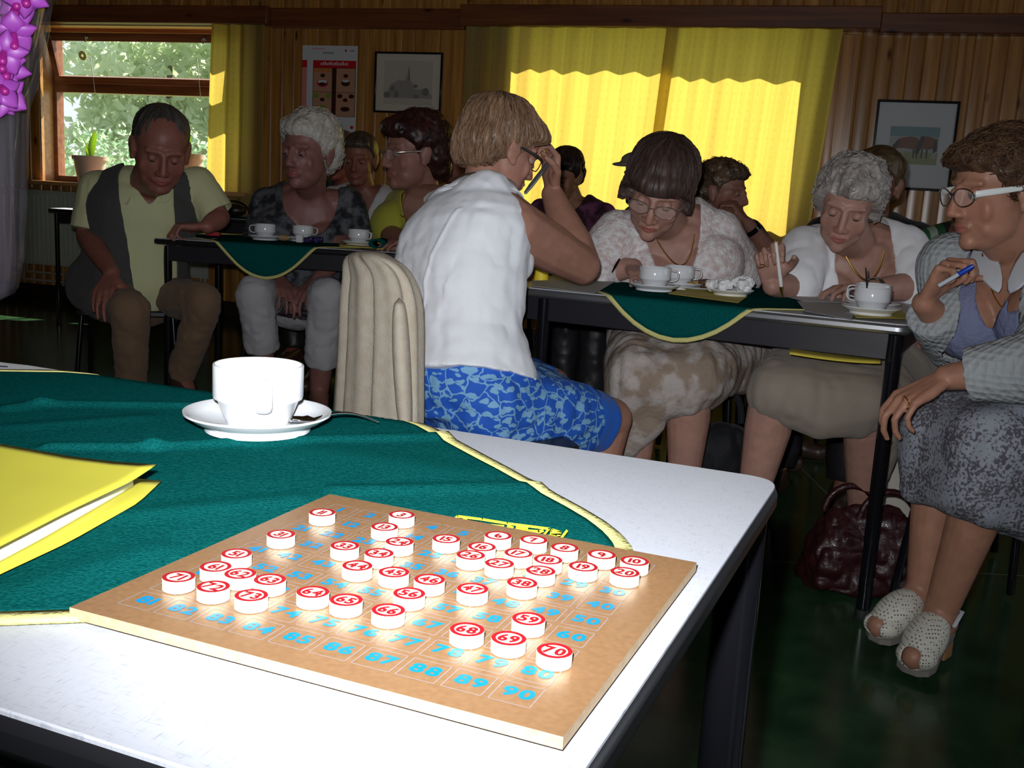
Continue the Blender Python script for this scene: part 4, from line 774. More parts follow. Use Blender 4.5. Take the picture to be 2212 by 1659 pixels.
pz = MB(); pz.lathe([(0, 0.004), (0.05, 0.004), (0.058, 0.09), (0.052, 0.09), (0.05, 0.08), (0, 0.08)], (bcx, bcy, T), 28, cap=False); pz.build('pot', mat('white_pot', (0.7, 0.7, 0.7), 0.3), oc)
M_petal = mat('magenta_petal', (0.25, 0.03, 0.32), 0.45, noise=(30, 0.3, (0.36, 0.08, 0.42))); M_throat = mat('orchid_throat', (0.30, 0.01, 0.20), 0.4); M_stem = mat('green_stem', (0.08, 0.16, 0.03), 0.5)
r_ = random.Random(12); sm = MB()
flw = [(28, 8), (40, 2), (12, 25), (18, 62), (30, 75), (5, 85), (8, 115), (3, 130), (14, 150), (2, 190), (10, 205), (-20, 60), (-25, 140), (-30, 10), (55, -10), (-15, 215), (5, 40)]
for fx_, fy_ in flw:
    c = at(fx_, fy_, bcy - 0.05 + r_.uniform(-0.02, 0.04)); to = CAM - c; to /= np.linalg.norm(to); nrm = to + V3(r_.uniform(-.5, .5), r_.uniform(-.3, .3), r_.uniform(-.4, .4)); nrm /= np.linalg.norm(nrm); X_, Y_, Z_ = frame_z(nrm); a0 = r_.uniform(0, 6.28)
    fb = MB()
    for k in range(5):
        a = a0 + k * 2 * math.pi / 5; ax = X_ * math.cos(a) + Y_ * math.sin(a); sd = np.cross(Z_, ax); wide = 0.013 if k in (1, 4) else 0.009; ln = 0.026; g = []
        for t_ in np.linspace(0, 1, 8):
            w = wide * math.sin(math.pi * (0.08 + 0.92 * t_) ** 0.8) + 0.001; g.append([c + ax * (0.002 + ln * t_) + sd * w * q + Z_ * (0.006 * t_ - 0.010 * t_ * t_ - 0.003 * q * q) for q in (-1, -0.5, 0, 0.5, 1)])
        fb.sheet(g)
    f_ = fb.build('orchid_bloom', M_petal, oc, angle=180, solid=0.0008)
    tb = MB(); tb.cap(c + Z_ * 0.002, c + Z_ * 0.012 - V3(0, 0, 0.008), 0.004, 0.0055, 10); tb.build('throat', M_throat, f_)
    sm.tube([c - Z_ * 0.003, c * 0.6 + V3(bcx, bcy, c[2] - 0.05) * 0.4, V3(bcx, bcy, T + 0.08)], [0.0015, 0.002, 0.003], 6)
sm.build('stems', M_stem, oc)
# ================================================================== builder of people
from mathutils.bvhtree import BVHTree
def nrm(v): v = np.asarray(v, float); return v / (np.linalg.norm(v) + 1e-12)
def remesh(mb, voxel, smooth=3, name='body'):
    me = bpy.data.meshes.new('tmp'); me.from_pydata([tuple(p) for p in mb.verts()], [], mb.f); o = bpy.data.objects.new('tmp', me); COL.objects.link(o)
    m_ = o.modifiers.new('r', 'REMESH'); m_.mode = 'VOXEL'; m_.voxel_size = voxel; m_.use_smooth_shade = True
    if smooth: s_ = o.modifiers.new('s', 'SMOOTH'); s_.iterations = smooth; s_.factor = 0.5
    dg = bpy.context.evaluated_depsgraph_get(); out = bpy.data.meshes.new_from_object(o.evaluated_get(dg)); out.name = name
    bpy.data.objects.remove(o); bpy.data.meshes.remove(me); return out
def get_v(me): a = np.zeros(len(me.vertices) * 3, np.float32); me.vertices.foreach_get('co', a); return a.reshape(-1, 3).astype(float)
def get_n(me): a = np.zeros(len(me.vertices) * 3, np.float32); me.vertices.foreach_get('normal', a); return a.reshape(-1, 3).astype(float)
def set_v(me, v): me.vertices.foreach_set('co', np.asarray(v, np.float32).ravel()); me.update()
def set_col(me, c):
    at_ = me.color_attributes.new('Col', 'FLOAT_COLOR', 'POINT'); at_.data.foreach_set('color', np.c_[c, np.ones(len(c))].astype(np.float32).ravel())
def keep_faces(me, keep):                                            # keep: bool per vertex
    bm = bmesh.new(); bm.from_mesh(me); bm.verts.ensure_lookup_table()
    bmesh.ops.delete(bm, geom=[v for v, k in zip(bm.verts, keep) if not k], context='VERTS')
    bd_ = {v: [e.other_vert(v) for e in v.link_edges if e.is_boundary] for v in bm.verts if v.is_boundary}
    for _ in range(8):                                               # even out the cut edge
        new = {v: v.co * 0.4 + sum((q.co for q in nb), Vector()) * (0.6 / len(nb)) for v, nb in bd_.items() if nb}
        for v, c in new.items(): v.co = c
    bm.to_mesh(me); bm.free(); me.update()
m, nt, b = new_mat('skin'); M_skin = m; L = nt.links.new
va = node(nt, 'ShaderNodeAttribute', attribute_name='Col'); L(va.outputs['Color'], b.inputs['Base Color']); b.inputs['Roughness'].default_value = 0.46; b.inputs['Specular IOR Level'].default_value = 0.35
def cloth_mat(name, c, rough=0.85, c2=None, sc=30, w=0.12, bump=0.25, bsc=260, stretch=None, sheen=0.1, contrast_edge=False):
    return mat(name, c, rough, spec=0.2, noise=(sc, w, c2, stretch or (1, 1, 1)) if c2 else None, bump=(bsc, bump), sheen=sheen)

class Head:
    def __init__(s, c, fwd, up, k): s.c = np.asarray(c, float); s.Y = nrm(fwd); u = np.asarray(up, float); s.Z = nrm(u - s.Y * (u @ s.Y)); s.X = np.cross(s.Y, s.Z); s.k = k
    def p(s, x, y, z): return s.c + (s.X * x + s.Y * y + s.Z * z) * s.k
    def loc(s, v): d = (np.asarray(v) - s.c) / s.k; return np.stack([d @ s.X, d @ s.Y, d @ s.Z], -1)
    def ell(s, mb, c, r, **kw): mb.ell(s.p(*c), np.array(r) * s.k, s.X, s.Y, s.Z, **kw)
    def cap(s, mb, a, b_, r0, r1, **kw): mb.cap(s.p(*a), s.p(*b_), r0 * s.k, r1 * s.k, **kw)
def head_shape(mb, h, male=False, fat=1.0):
    h.ell(mb, (0, -0.014, 0.033), (0.076, 0.094, 0.084), su=28, sv=18); h.ell(mb, (0, 0.022, -0.028), (0.063 * fat, 0.068, 0.086), su=28, sv=18)
    h.ell(mb, (0, 0.030, -0.073), (0.052 * fat, 0.052, 0.040)); h.ell(mb, (0, 0.074, -0.094), (0.021, 0.016, 0.018)); h.ell(mb, (0, 0.040, -0.090), (0.040 * fat, 0.040, 0.026))
    for s in (-1, 1):
        h.ell(mb, (s * 0.037 * fat, 0.059, -0.030), (0.024, 0.014, 0.028)); h.ell(mb, (s * 0.034 * fat, 0.032, -0.066), (0.022, 0.038, 0.030))
        h.cap(mb, (s * 0.012, 0.081, 0.025), (s * 0.046, 0.068, 0.023), 0.009 if male else 0.007, 0.0085 if male else 0.007); h.ell(mb, (s * 0.0115, 0.096, -0.035), (0.009, 0.011, 0.0085))
        h.ell(mb, (s * 0.077, -0.008, -0.006), (0.010, 0.020, 0.033)); h.ell(mb, (s * 0.083, -0.016, 0.004), (0.007, 0.014, 0.024)); h.ell(mb, (s * 0.078, 0.0, -0.032), (0.007, 0.010, 0.012))
    h.cap(mb, (0, 0.084, 0.018), (0, 0.104, -0.026), 0.0085, 0.0105); h.ell(mb, (0, 0.106, -0.031), (0.0115, 0.011, 0.010))
    h.cap(mb, (-0.020, 0.083, -0.061), (0.020, 0.083, -0.061), 0.008, 0.008); h.ell(mb, (0, 0.089, -0.0585), (0.018, 0.009, 0.0062)); h.ell(mb, (0, 0.087, -0.0685), (0.017, 0.009, 0.0070))
    if male: h.ell(mb, (0, 0.06, -0.095), (0.035, 0.025, 0.020))
def hand(mb, wr, D, N, side, curl=(0.3, 0.3, 0.3, 0.35), k=1.0, thumb=0.3, spread=1.0, lo=False):
    D = nrm(D); N = np.asarray(N, float); N = nrm(N - D * (N @ D)); A = np.cross(D, N) * side; wr = np.asarray(wr, float); tips = []
    kn = []
    for i, (a, ln) in enumerate(((0.030, 0.086), (0.0098, 0.091), (-0.0108, 0.086), (-0.030, 0.077))):
        b_ = wr + (D * ln + A * a) * k; kn.append(b_); mb.cap(wr + A * a * 0.55 * k + D * 0.008 * k, b_, 0.0125 * k, 0.0098 * k, segs=10)
        L_ = np.array((0.044, 0.027, 0.021)) * (0.94, 1.06, 0.98, 0.78)[i] * k; th = 0; d0 = nrm(D + A * a * 3.2 * spread); p = b_; r = (0.0086, 0.0088, 0.0083, 0.0074)[i] * k
        for j, l_ in enumerate(L_):
            th += curl[i] * (1.05, 1.35, 0.85)[j]; d = d0 * math.cos(th) + N * math.sin(th); q = p + d * l_; mb.cap(p, q, r * (1, 0.93, 0.86)[j], r * (0.93, 0.86, 0.74)[j], segs=10); p = q
        tips.append(p)
    mb.ell(wr + D * 0.048 * k + N * 0.004 * k, (0.036 * k, 0.046 * k, 0.0145 * k), A, D, N)
    b_ = wr + (D * 0.022 + A * 0.022 + N * 0.006) * k; d = nrm(D * 0.62 + A * 0.72 + N * 0.30); p = b_
    for j, (l_, r0, r1) in enumerate(((0.042, 0.0135, 0.0112), (0.032, 0.0108, 0.0096), (0.025, 0.0096, 0.0076))):
        q = p + d * l_ * k; mb.cap(p, q, r0 * k, r1 * k, segs=10); p = q; d = nrm(d + D * 0.32 * (1 - thumb) - A * 0.55 * thumb + N * 0.55 * thumb)
    mb.ell(wr + (D * 0.038 + A * 0.024 + N * 0.010) * k, (0.018 * k, 0.030 * k, 0.013 * k), A, D, N); tips.append(p); return tips
class Torso:
    """stack of oval rings from pelvis to collar"""
    def __init__(s, pel, neck, hipax, shax, k=1.0, wide=1.0, deep=1.0, bend=0.03, fwd=None):
        s.pel = np.asarray(pel, float); s.neck = np.asarray(neck, float); s.hx = nrm(hipax); s.sx = nrm(shax); s.k = k; s.w = wide; s.d = deep; up = nrm(s.neck - s.pel); s.up = up
        s.fw = nrm(np.cross(up, nrm(s.hx + s.sx))); s.len = np.linalg.norm(s.neck - s.pel); s.bend = bend
    #            t     half-w  half-d  fwd
    PROF = ((-0.13, 0.120, 0.100, 0.0), (-0.06, 0.165, 0.130, 0.0), (0.04, 0.175, 0.135, 0.0), (0.22, 0.155, 0.118, 0.012), (0.40, 0.150, 0.115, 0.008), (0.58, 0.160, 0.120, 0.0), (0.74, 0.165, 0.115, -0.008), (0.86, 0.150, 0.096, -0.012), (0.93, 0.105, 0.075, -0.008), (1.0, 0.062, 0.058, 0.0))
    def ring(s, t, e=0.0, n=28, dw=0, dd=0, db=0):
        P_ = np.array(s.PROF); w = np.interp(t, P_[:, 0], P_[:, 1]) * s.k * s.w; d = np.interp(t, P_[:, 0], P_[:, 2]) * s.k * s.d; f = np.interp(t, P_[:, 0], P_[:, 3]) - s.bend * math.sin(math.pi * max(0, min(1, t)))
        ax = nrm(s.hx * (1 - t) + s.sx * t); fw = nrm(np.cross(s.up, ax)); ax = np.cross(fw, s.up); c = s.pel + s.up * s.len * t + fw * f * s.k; a = np.arange(n) * 2 * math.pi / n
        ex = 0.85; ca = np.sign(np.cos(a)) * np.abs(np.cos(a)) ** ex; sa = np.sign(np.sin(a)) * np.abs(np.sin(a)) ** ex
        return c + ax * ((w + e + dw) * ca)[:, None] + fw * ((np.where(sa > 0, d + dd, d + db) + e) * sa)[:, None]
    def pt(s, t, x, y):                                                # a point on the trunk: t up, x across, y forward (fractions of the ring)
        r = s.ring(t); c = r.mean(0); return c + (r[0] - c) * x + (r[7] - c) * y
    def add(s, mb, e=0.0, t0=-0.13, t1=1.0, n=14, belly=0.0):
        ts = np.linspace(t0, t1, n); mb.loft([s.ring(t, e, dd=belly * math.exp(-((t - 0.25) / 0.22) ** 2)) for t in ts])
def person(label, J, k=1.0, skin=(0.42, 0.20, 0.14), voxel=0.0045, head_k=1.0, male=False, bust=0.0, belly=0.0, wide=1.0, deep=1.0, arm=1.0, leg=1.0, hands=None, lips=(0.36, 0.09, 0.08), bend=0.03, fat=1.0, neckr=0.052, legs=True, feet=True, eyes=True, lid=0.72, nosey=True):
    P = {a: np.asarray(v, float) for a, v in J.items()}; r = empty('person', (P['pel'][0], P['pel'][1], 0), label, 'person', 'people playing at the tables')
    h = Head(P['head'], J['fwd'], J.get('up', (0, 0, 1)), k * head_k); mb = MB(); head_shape(mb, h, male, fat)
    tz = Torso(P['pel'], P['neck'], P['hiR'] - P['hiL'], P['shR'] - P['shL'], k, wide, deep, bend); tz.add(mb, belly=belly * 0.8)
    if bust:
        for s in (-1, 1): mb.ell(tz.pt(0.62, s * 0.50, 0.75), (0.075 * k * bust,) * 3)
    mb.cap(P['neck'] - tz.up * 0.03, h.p(0, -0.022, -0.055), neckr * k * 1.08, neckr * k, segs=20); mb.cap(P['neck'] - tz.up * 0.02, h.p(0, 0.02, -0.085), neckr * k * 0.9, neckr * k * 0.75, segs=16)
    for s in 'LR':
        sh, el, wr = P['sh' + s], P['el' + s], P['wr' + s]; ci = tz.pt(0.86, 0.35 * (1 if s == 'R' else -1), 0)
        mb.cap(P['neck'] - tz.up * 0.045 * k, sh, 0.05 * k, 0.050 * k * arm); mb.cap(ci, sh, 0.075 * k, 0.052 * k * arm)
        mb.cap(sh, sh * 0.45 + el * 0.55, 0.052 * k * arm, 0.047 * k * arm); mb.cap(sh * 0.45 + el * 0.55, el, 0.047 * k * arm, 0.038 * k * arm)
        mid = el * 0.68 + wr * 0.32; mb.cap(el, mid, 0.038 * k * arm, 0.040 * k * arm); mb.cap(mid, wr, 0.040 * k * arm, 0.0265 * k * (0.5 + arm / 2))
        if hands and s in hands: D, N, cu, th = hands[s][:4]; hand(mb, wr + nrm(D) * 0.012, D, N, 1 if s == 'R' else -1, cu, k * 1.0, th)
        else: D = nrm(wr - el); hand(mb, wr + D * 0.012, D, (0, 0, -1) if abs(D[2]) < 0.8 else tz.fw, 1 if s == 'R' else -1, (0.35,) * 4, k)
        if legs:
            hi, kn, an = P['hi' + s], P['kn' + s], P['an' + s]; mb.cap(hi, kn * 0.75 + hi * 0.25, 0.088 * k * leg, 0.066 * k * leg, segs=18); mb.cap(kn * 0.75 + hi * 0.25, kn, 0.066 * k * leg, 0.056 * k * leg, segs=18)
            bk = nrm(np.cross(np.cross(kn - hi, an - kn), an - kn)); bk = bk if bk @ (hi - kn) > 0 else -bk
            ca = kn * 0.68 + an * 0.32 + bk * 0.012 * k; mb.cap(kn, ca, 0.054 * k * leg, 0.056 * k * leg, segs=18); mb.cap(ca, an, 0.056 * k * leg, 0.0345 * k * (0.6 + leg * 0.4), segs=18)
            to = P['toe' + s] if 'toe' + s in P else an + nrm((kn - hi) * V3(1, 1, 0)) * 0.15 * k - V3(0, 0, an[2] - 0.03); he = an + nrm((an - to) * V3(1, 1, 0.2)) * 0.03 * k - V3(0, 0, 0.04 * k)
            if feet: mb.cap(an, he, 0.034 * k, 0.03 * k); mb.cap(an, to * 0.6 + an * 0.4 - V3(0, 0, 0.018), 0.034 * k, 0.034 * k); mb.cap(he, to, 0.03 * k, 0.026 * k)
    me = remesh(mb, voxel, 5, 'body'); v = get_v(me); q = h.loc(v); n_ = get_n(me)
    near = (np.abs(q) < 0.16).all(1); col = np.tile(np.array(skin, float), (len(v), 1)); mot = vnoise(v, 55, 2)[:, None] * 0.5 + vnoise(v, 140, 3)[:, None] * 0.3; col *= (0.80 + 0.45 * mot * 0.8)
    if eyes:
        for s in (-1, 1):
            d = np.linalg.norm((q - V3(s * 0.031, 0.083, 0.003)) / V3(0.020, 0.030, 0.0115), axis=1); v -= np.outer(np.exp(-d ** 2) * near, h.Y) * (0.008 if male else 0.006) * h.k
            d = np.linalg.norm((q - V3(s * 0.043, 0.062, -0.035)) / V3(0.024, 0.03, 0.022), axis=1); wgt = (np.exp(-d ** 2) * near)[:, None]; col = col * (1 - 0.22 * wgt) + 0.22 * wgt * np.array(skin) * V3(1.2, 0.72, 0.70)
        # crease of the mouth and the folds beside the nose
        d = np.abs(q[:, 2] + 0.0635) / 0.0028 + np.maximum(0, np.abs(q[:, 0]) - 0.021) / 0.003 + np.maximum(0, 0.06 - q[:, 1]) / 0.01; v -= np.outer(np.exp(-d ** 2) * near, h.Y) * 0.0035 * h.k
        dl = np.linalg.norm((q - V3(0, 0.090, -0.0635)) / V3(0.023, 0.022, 0.0105), axis=1); wgt = np.clip(1.25 - dl ** 3, 0, 1)[:, None] * near[:, None]; col = col * (1 - wgt * 0.75) + np.array(lips) * wgt * 0.75
        dn = np.linalg.norm((q - V3(0, 0.108, -0.030)) / 0.02, axis=1); wgt = (np.exp(-dn ** 2) * near)[:, None]; col *= 1 - wgt * V3(0.0, 0.15, 0.15)
    set_v(me, v); set_col(me, col); me.materials.append(M_skin); finish(me, 'body', r, angle=180)
    if eyes:
        for s in (-1, 1):
            c = h.p(s * 0.031, 0.0725, 0.003); R_ = 0.0125 * h.k; eb = MB(); look = nrm(h.Y - h.Z * (0.35 if lid > 0.4 else 0.05)); X_, Y_, Z_ = frame_z(look); su, sv = 24, 20
            eb.ell(c, R_, X_, Y_, Z_, su=su, sv=sv); vv = eb.verts(); mi = []
            for f_ in eb.f:
                cc = nrm(vv[list(f_)].mean(0) - c); a = cc @ look; zz = cc @ h.Z; yy = cc @ h.Y
                mi.append(2 if (zz > 0.62 - 1.25 * lid or zz < -0.60) else (1 if a > 0.84 else 0))
            eb.m = mi; 
            vv2 = eb.v[0]; lidm = np.zeros(len(vv2), bool)
            for f_, m_ in zip(eb.f, mi):
                if m_ == 2: lidm[list(f_)] = True
            vv2[lidm] = c + (vv2[lidm] - c) * 1.07
            eb.build('eye', [M_sclera, M_iris, lid_mat(skin)], r, angle=60)
    return r, h, tz, P
M_sclera = mat('eye_white', (0.30, 0.26, 0.235), 0.3); M_iris = mat('eye_dark', (0.03, 0.025, 0.02), 0.15); _lids = {}
def lid_mat(c):
    if c not in _lids: _lids[c] = mat('eyelid', tuple(x * 0.88 for x in c), 0.5)
    return _lids[c]

# ------------------------------------------------------------------ hair
def hair(r, h, blobs, col, col2, line, curly=0.0, groove=0.004, crown=(0, -0.045, 0.115), strands=0, voxel=0.0045, seed=1, ends=None, name='hair', slen=0.06, rough=0.42, freq=9):
    """line(q) -> True where the face stays bare; blobs in head coordinates (c, r)"""
    mb = MB()
    for c, rr_ in blobs: h.ell(mb, c, rr_, su=26, sv=18)
    me = remesh(mb, voxel * h.k, 2, name); v = get_v(me); n_ = get_n(me); q = h.loc(v); cr = nrm(np.array(crown)); X_, Y_, Z_ = frame_z(cr)
    phi = np.arctan2(q @ Y_, q @ X_); pol = np.arccos(np.clip((q / np.linalg.norm(q, axis=1)[:, None]) @ cr, -1, 1))
    f1 = vnoise(np.c_[np.cos(phi) * freq, np.sin(phi) * freq, pol * 2.2], 1, seed) - 0.5; f2 = vnoise(np.c_[np.cos(phi) * freq * 3, np.sin(phi) * freq * 3, pol * 4], 1, seed + 3) - 0.5
    disp = (f1 * 1.3 + f2 * 0.8) * groove * 2 * np.clip(pol / 0.5, 0.15, 1)
    if curly: c1 = vnoise(q, 34, seed) - 0.5; c2 = np.abs(vnoise(q, 70, seed + 1) - 0.5); disp = disp * 0.3 + curly * (c1 * 1.6 - c2 * 1.6 + 0.3)
    v = v + n_ * (disp * h.k)[:, None]; q = h.loc(v); m_ = np.clip(line(q), 0, 1); f = 1 - 0.42 * m_ * m_ * (3 - 2 * m_); v = h.c + (v - h.c) * f[:, None]
    if ends is not None: v = ends(v, h.loc(v))
    set_v(me, v); tone = np.clip(0.5 + 1.3 * f1 + 0.9 * f2 + (0.6 * (vnoise(q, 60, seed + 9) - 0.5) if curly else 0), 0, 1)[:, None]; set_col(me, np.array(col) * (1 - tone) + np.array(col2) * tone)
    M_ = hair_mat(rough); me.materials.append(M_); o = finish(me, name, r, angle=180)
    if strands:
        bvh = BVHTree.FromPolygons([Vector(p) for p in v], [tuple(p.vertices) for p in me.polygons]); rs = np.random.default_rng(seed + 50); sb = MB(); ok = np.where((m_ < 0.3))[0]; cw = h.c + (h.X * cr[0] + h.Y * cr[1] + h.Z * cr[2]) * 0.12 * h.k; cols = []
        for i in rs.choice(ok, strands):
            p = v[i] + n_[i] * 0.0008; d = nrm(p - cw) + rs.normal(size=3) * (0.10 if not curly else 0.9); pts = [p]; nn = n_[i]; L_ = slen * h.k * rs.uniform(0.5, 1.3)
            for s_ in range(5):
                d = d - nn * (d @ nn); d = nrm(d)
                if curly: d = nrm(d + np.cross(nn, d) * 0.9)
                p = p + d * L_ / 5 - V3(0, 0, 0.001); lc, nm, ix, ds = bvh.find_nearest(Vector(p)); lc = np.array(lc); nn = np.array(nm); p = lc + nn * (0.0012 + 0.0012 * rs.random() + (0.004 * math.sin(s_ / 4 * math.pi) if curly else (0.0025 * max(0, s_ - 3) * rs.random())))
                pts.append(p)
            if np.any(line(h.loc(np.array(pts))) > 0.8): continue
            k0 = sb.n; sb.tube(pts, np.array([0.0005, 0.0011, 0.0011, 0.0010, 0.0007, 0.0002]) * (1.3 if curly else 1.0), 3); cols += [np.array(col) * (1 - t_) + np.array(col2) * t_ for t_ in [rs.uniform(0, 1.25)] for _ in range(sb.n - k0)]
        so_ = sb.build('hair_strands', M_, o, angle=180); set_col(so_.data, np.clip(np.array(cols), 0.001, 1)); so_['kind'] = 'stuff'
    return o
_hm = {}
def hair_mat(rough):
    if rough not in _hm:
        m, nt, b = new_mat('hair_fibre'); va = node(nt, 'ShaderNodeAttribute', attribute_name='Col'); nt.links.new(va.outputs['Color'], b.inputs['Base Color']); b.inputs['Roughness'].default_value = rough; b.inputs['Specular IOR Level'].default_value = 0.4; _hm[rough] = m
    return _hm[rough]
def ss(a, b_, x): t = np.clip((x - a) / (b_ - a), 0, 1); return t * t * (3 - 2 * t)
def face_line(top=0.062, fringe=0.0, temple=0.028, ear=-0.005, nape=-0.035, low=-0.075):
    """bare-face mask: 1 inside the face; edge runs from forehead to temple to in front of the ear"""
    def f(q):
        zz = q[:, 2] + fringe * np.clip(1 - np.abs(q[:, 0]) / 0.08, 0, 1) * 0
        yb = np.interp(q[:, 2], [-0.14, -0.10, -0.06, -0.03, 0.0, 0.03, top - 0.004, top + 0.012], [nape - 0.02, nape - 0.01, nape, ear, temple * 0.6, temple, 0.060, 0.13])
        m_ = ss(-0.006, 0.006, q[:, 1] - yb); m_ = np.maximum(m_, ss(low + 0.006, low - 0.008, q[:, 2])); return m_
    return f
CAPB = [((0, -0.016, 0.040), (0.088, 0.107, 0.090)), ((0, -0.05, -0.005), (0.080, 0.070, 0.075))]

# ------------------------------------------------------------------ garments
def garment(r, name, mb, m_, voxel=0.007, smooth=5, cut=None, fold=0.004, fsc=(9, 9, 4), seed=1, solid=0.002, fine=0.0015, extra=None):
    me = remesh(mb, voxel, smooth, name); v = get_v(me); n_ = get_n(me)
    if fold: v = v + n_ * (((vnoise(v * np.array(fsc), 1, seed) - 0.5) * 1.6 * fold + (np.abs(vnoise(v * np.array(fsc) * 2.3, 1, seed + 4) - 0.5) - 0.2) * fold * 1.5) + (vnoise(v, 60, seed) - 0.5) * fine)[:, None]
    if extra is not None: v = extra(v, n_)
    set_v(me, v)
    if cut is not None: keep_faces(me, ~cut(v))
    me.materials.append(m_); o = finish(me, name, r, angle=180)
    if solid: md = o.modifiers.new('solidify', 'SOLIDIFY'); md.thickness = solid; md.offset = -1
    return o
def top(r, tz, P, k, m_, e=0.012, sleeve=0.0, t0=-0.02, t1=0.93, name='blouse', bust=0.0, belly=0.0, arm=1.0, cut=None, sl_flare=1.15, armhole=0.8, armhole_l=None, voxel=0.007, fold=0.004, seed=1, fore=0.0, wide_hem=0.0, fsc=(9, 9, 4), sole=0.002, smooth=5, shoulder=0.008, extra=None, open_cuff=True):
    """sleeve: how far down the upper arm (1 = elbow); fore: how far down the forearm"""
    mb = MB(); ts = np.linspace(t0, t1, 14); mb.loft([tz.ring(t, e + wide_hem * max(0, 0.25 - t), dd=belly * math.exp(-((t - 0.25) / 0.22) ** 2)) for t in ts])
    if bust:
        for s in (-1, 1): mb.ell(tz.pt(0.62, s * 0.48, 0.72), (0.078 * k * bust + e,) * 3)
    for s in 'RL':
        sh, el, wr = P['sh' + s], P['el' + s], P['wr' + s]; ci = tz.pt(0.86, 0.35 * (1 if s == 'R' else -1), 0); nk = P['neck'] - tz.up * 0.045 * k
        if s == 'L' and armhole_l is not None: armhole = armhole_l
        so_ = sh if sleeve > 0 else ci * (1 - armhole) + sh * armhole; ro = 0.050 * k * arm + shoulder
        mb.cap(nk, so_ if sleeve > 0 else nk * (1 - armhole) + sh * armhole, 0.05 * k + e, ro, round1=sleeve > 0); mb.cap(ci, so_, 0.075 * k + e, ro + 0.004, round1=sleeve > 0)
        if sleeve > 0:
            en = sh * (1 - sleeve) + el * sleeve; mb.cap(sh, en, 0.052 * k * arm + e, (0.052 - 0.010 * sleeve) * k * arm + e * sl_flare, round1=sleeve >= 1 and fore > 0)
            if fore: fe = el * (1 - fore) + wr * fore; mb.cap(el, fe, 0.042 * k * arm + e, (0.042 - 0.014 * fore) * k * arm + e * sl_flare, round1=False)
    ends = []
    for s in 'LR':
        if sleeve > 0 and open_cuff:
            sh, el, wr = P['sh' + s], P['el' + s], P['wr' + s]; en, dr = (el * (1 - fore) + wr * fore, nrm(wr - el)) if (fore and sleeve >= 1) else (sh * (1 - sleeve) + el * sleeve, nrm(el - sh)); ends.append((en, dr, sh, el, wr, fore and sleeve >= 1))
    def cut2(v):
        c = np.zeros(len(v), bool) if cut is None else cut(v)
        for en, dr, sh, el, wr, fo in ends:
            d = v - en; a = d @ dr; near_ = np.linalg.norm(d - np.outer(a, dr), axis=1) < 0.115 * k
            if fo: continue
            c |= (a > -0.0035) & (a < 0.035) & near_
        return c
    return garment(r, name, mb, m_, voxel, smooth, cut2, fold, fsc, seed, sole, extra=extra)
def neck_cut(tz, depth, width, kind='v', back=0.02):
    """cut a neckline: depth below the collar, half width at the collar (metres)"""
    def f(v):
        d = v - tz.neck; z = d @ tz.up; x = d @ tz.sx; y = d @ np.cross(tz.up, tz.sx); dz = -z; lim = np.where(y > -0.02, depth, back)
        w = width * (1 - np.clip(dz / depth, 0, 1)) if kind == 'v' else width * np.sqrt(np.clip(1 - (np.maximum(dz, 0) / depth) ** 2, 0, 1))
        w = np.where(dz < 0, width, w); return (np.abs(x) < w) & (dz < lim) & (dz > -0.12)
    return f
def hull_garment(r, name, spheres, m_, voxel=0.009, fold=0.006, fsc=(14, 14, 3), seed=1, cut=None, smooth=5, also=None, extra=None, solid=0.002):
    """spheres: lists of (point, radius); each list becomes one convex hull, all merged"""
    mb = MB()
    for lst in spheres:
        bm = bmesh.new()
        for p, rad_ in lst:
            t_ = MB(); t_.ell(p, rad_, su=12, sv=8)
            for q in t_.verts(): bm.verts.new(q)
        res = bmesh.ops.convex_hull(bm, input=bm.verts); bmesh.ops.delete(bm, geom=[e_ for e_ in res['geom_interior'] if isinstance(e_, bmesh.types.BMVert)], context='VERTS'); bm.verts.index_update(); bm.verts.ensure_lookup_table()
        mb.add([v_.co[:] for v_ in bm.verts], [[v_.index for v_ in f_.verts] for f_ in bm.faces]); bm.free()
    if also: also(mb)
    return garment(r, name, mb, m_, voxel, smooth, cut, fold, fsc, seed, solid, extra=extra)
def beads(r, pts, rad_, m_, name='necklace'):
    mb = MB(); mb.tube(pts, rad_, 8); return mb.build(name, m_, r)
M_gold = mat('gold', (0.75, 0.45, 0.12), 0.25, metal=1.0)
def neck_chain(r, tz, depth=0.07, w=0.062, rad_=0.002, lift=0.012, me=None):
    pts = []
    for a in np.linspace(-1, 1, 17): pts.append(tz.neck + tz.sx * w * a - tz.up * depth * (1 - a * a) + nrm(np.cross(tz.up, tz.sx)) * (0.05 + 0.045 * (1 - a * a) + lift))
    return beads(r, pts, rad_, M_gold)
def ring_on(r, c, ax, R_=0.0095): mb = MB(); X_, Y_, Z_ = frame_z(ax); mb.tube([c + (X_ * math.cos(a) + Y_ * math.sin(a)) * R_ for a in np.linspace(0, 2 * math.pi, 17)], 0.0014, 6, cap=False); return mb.build('ring', M_gold, r)
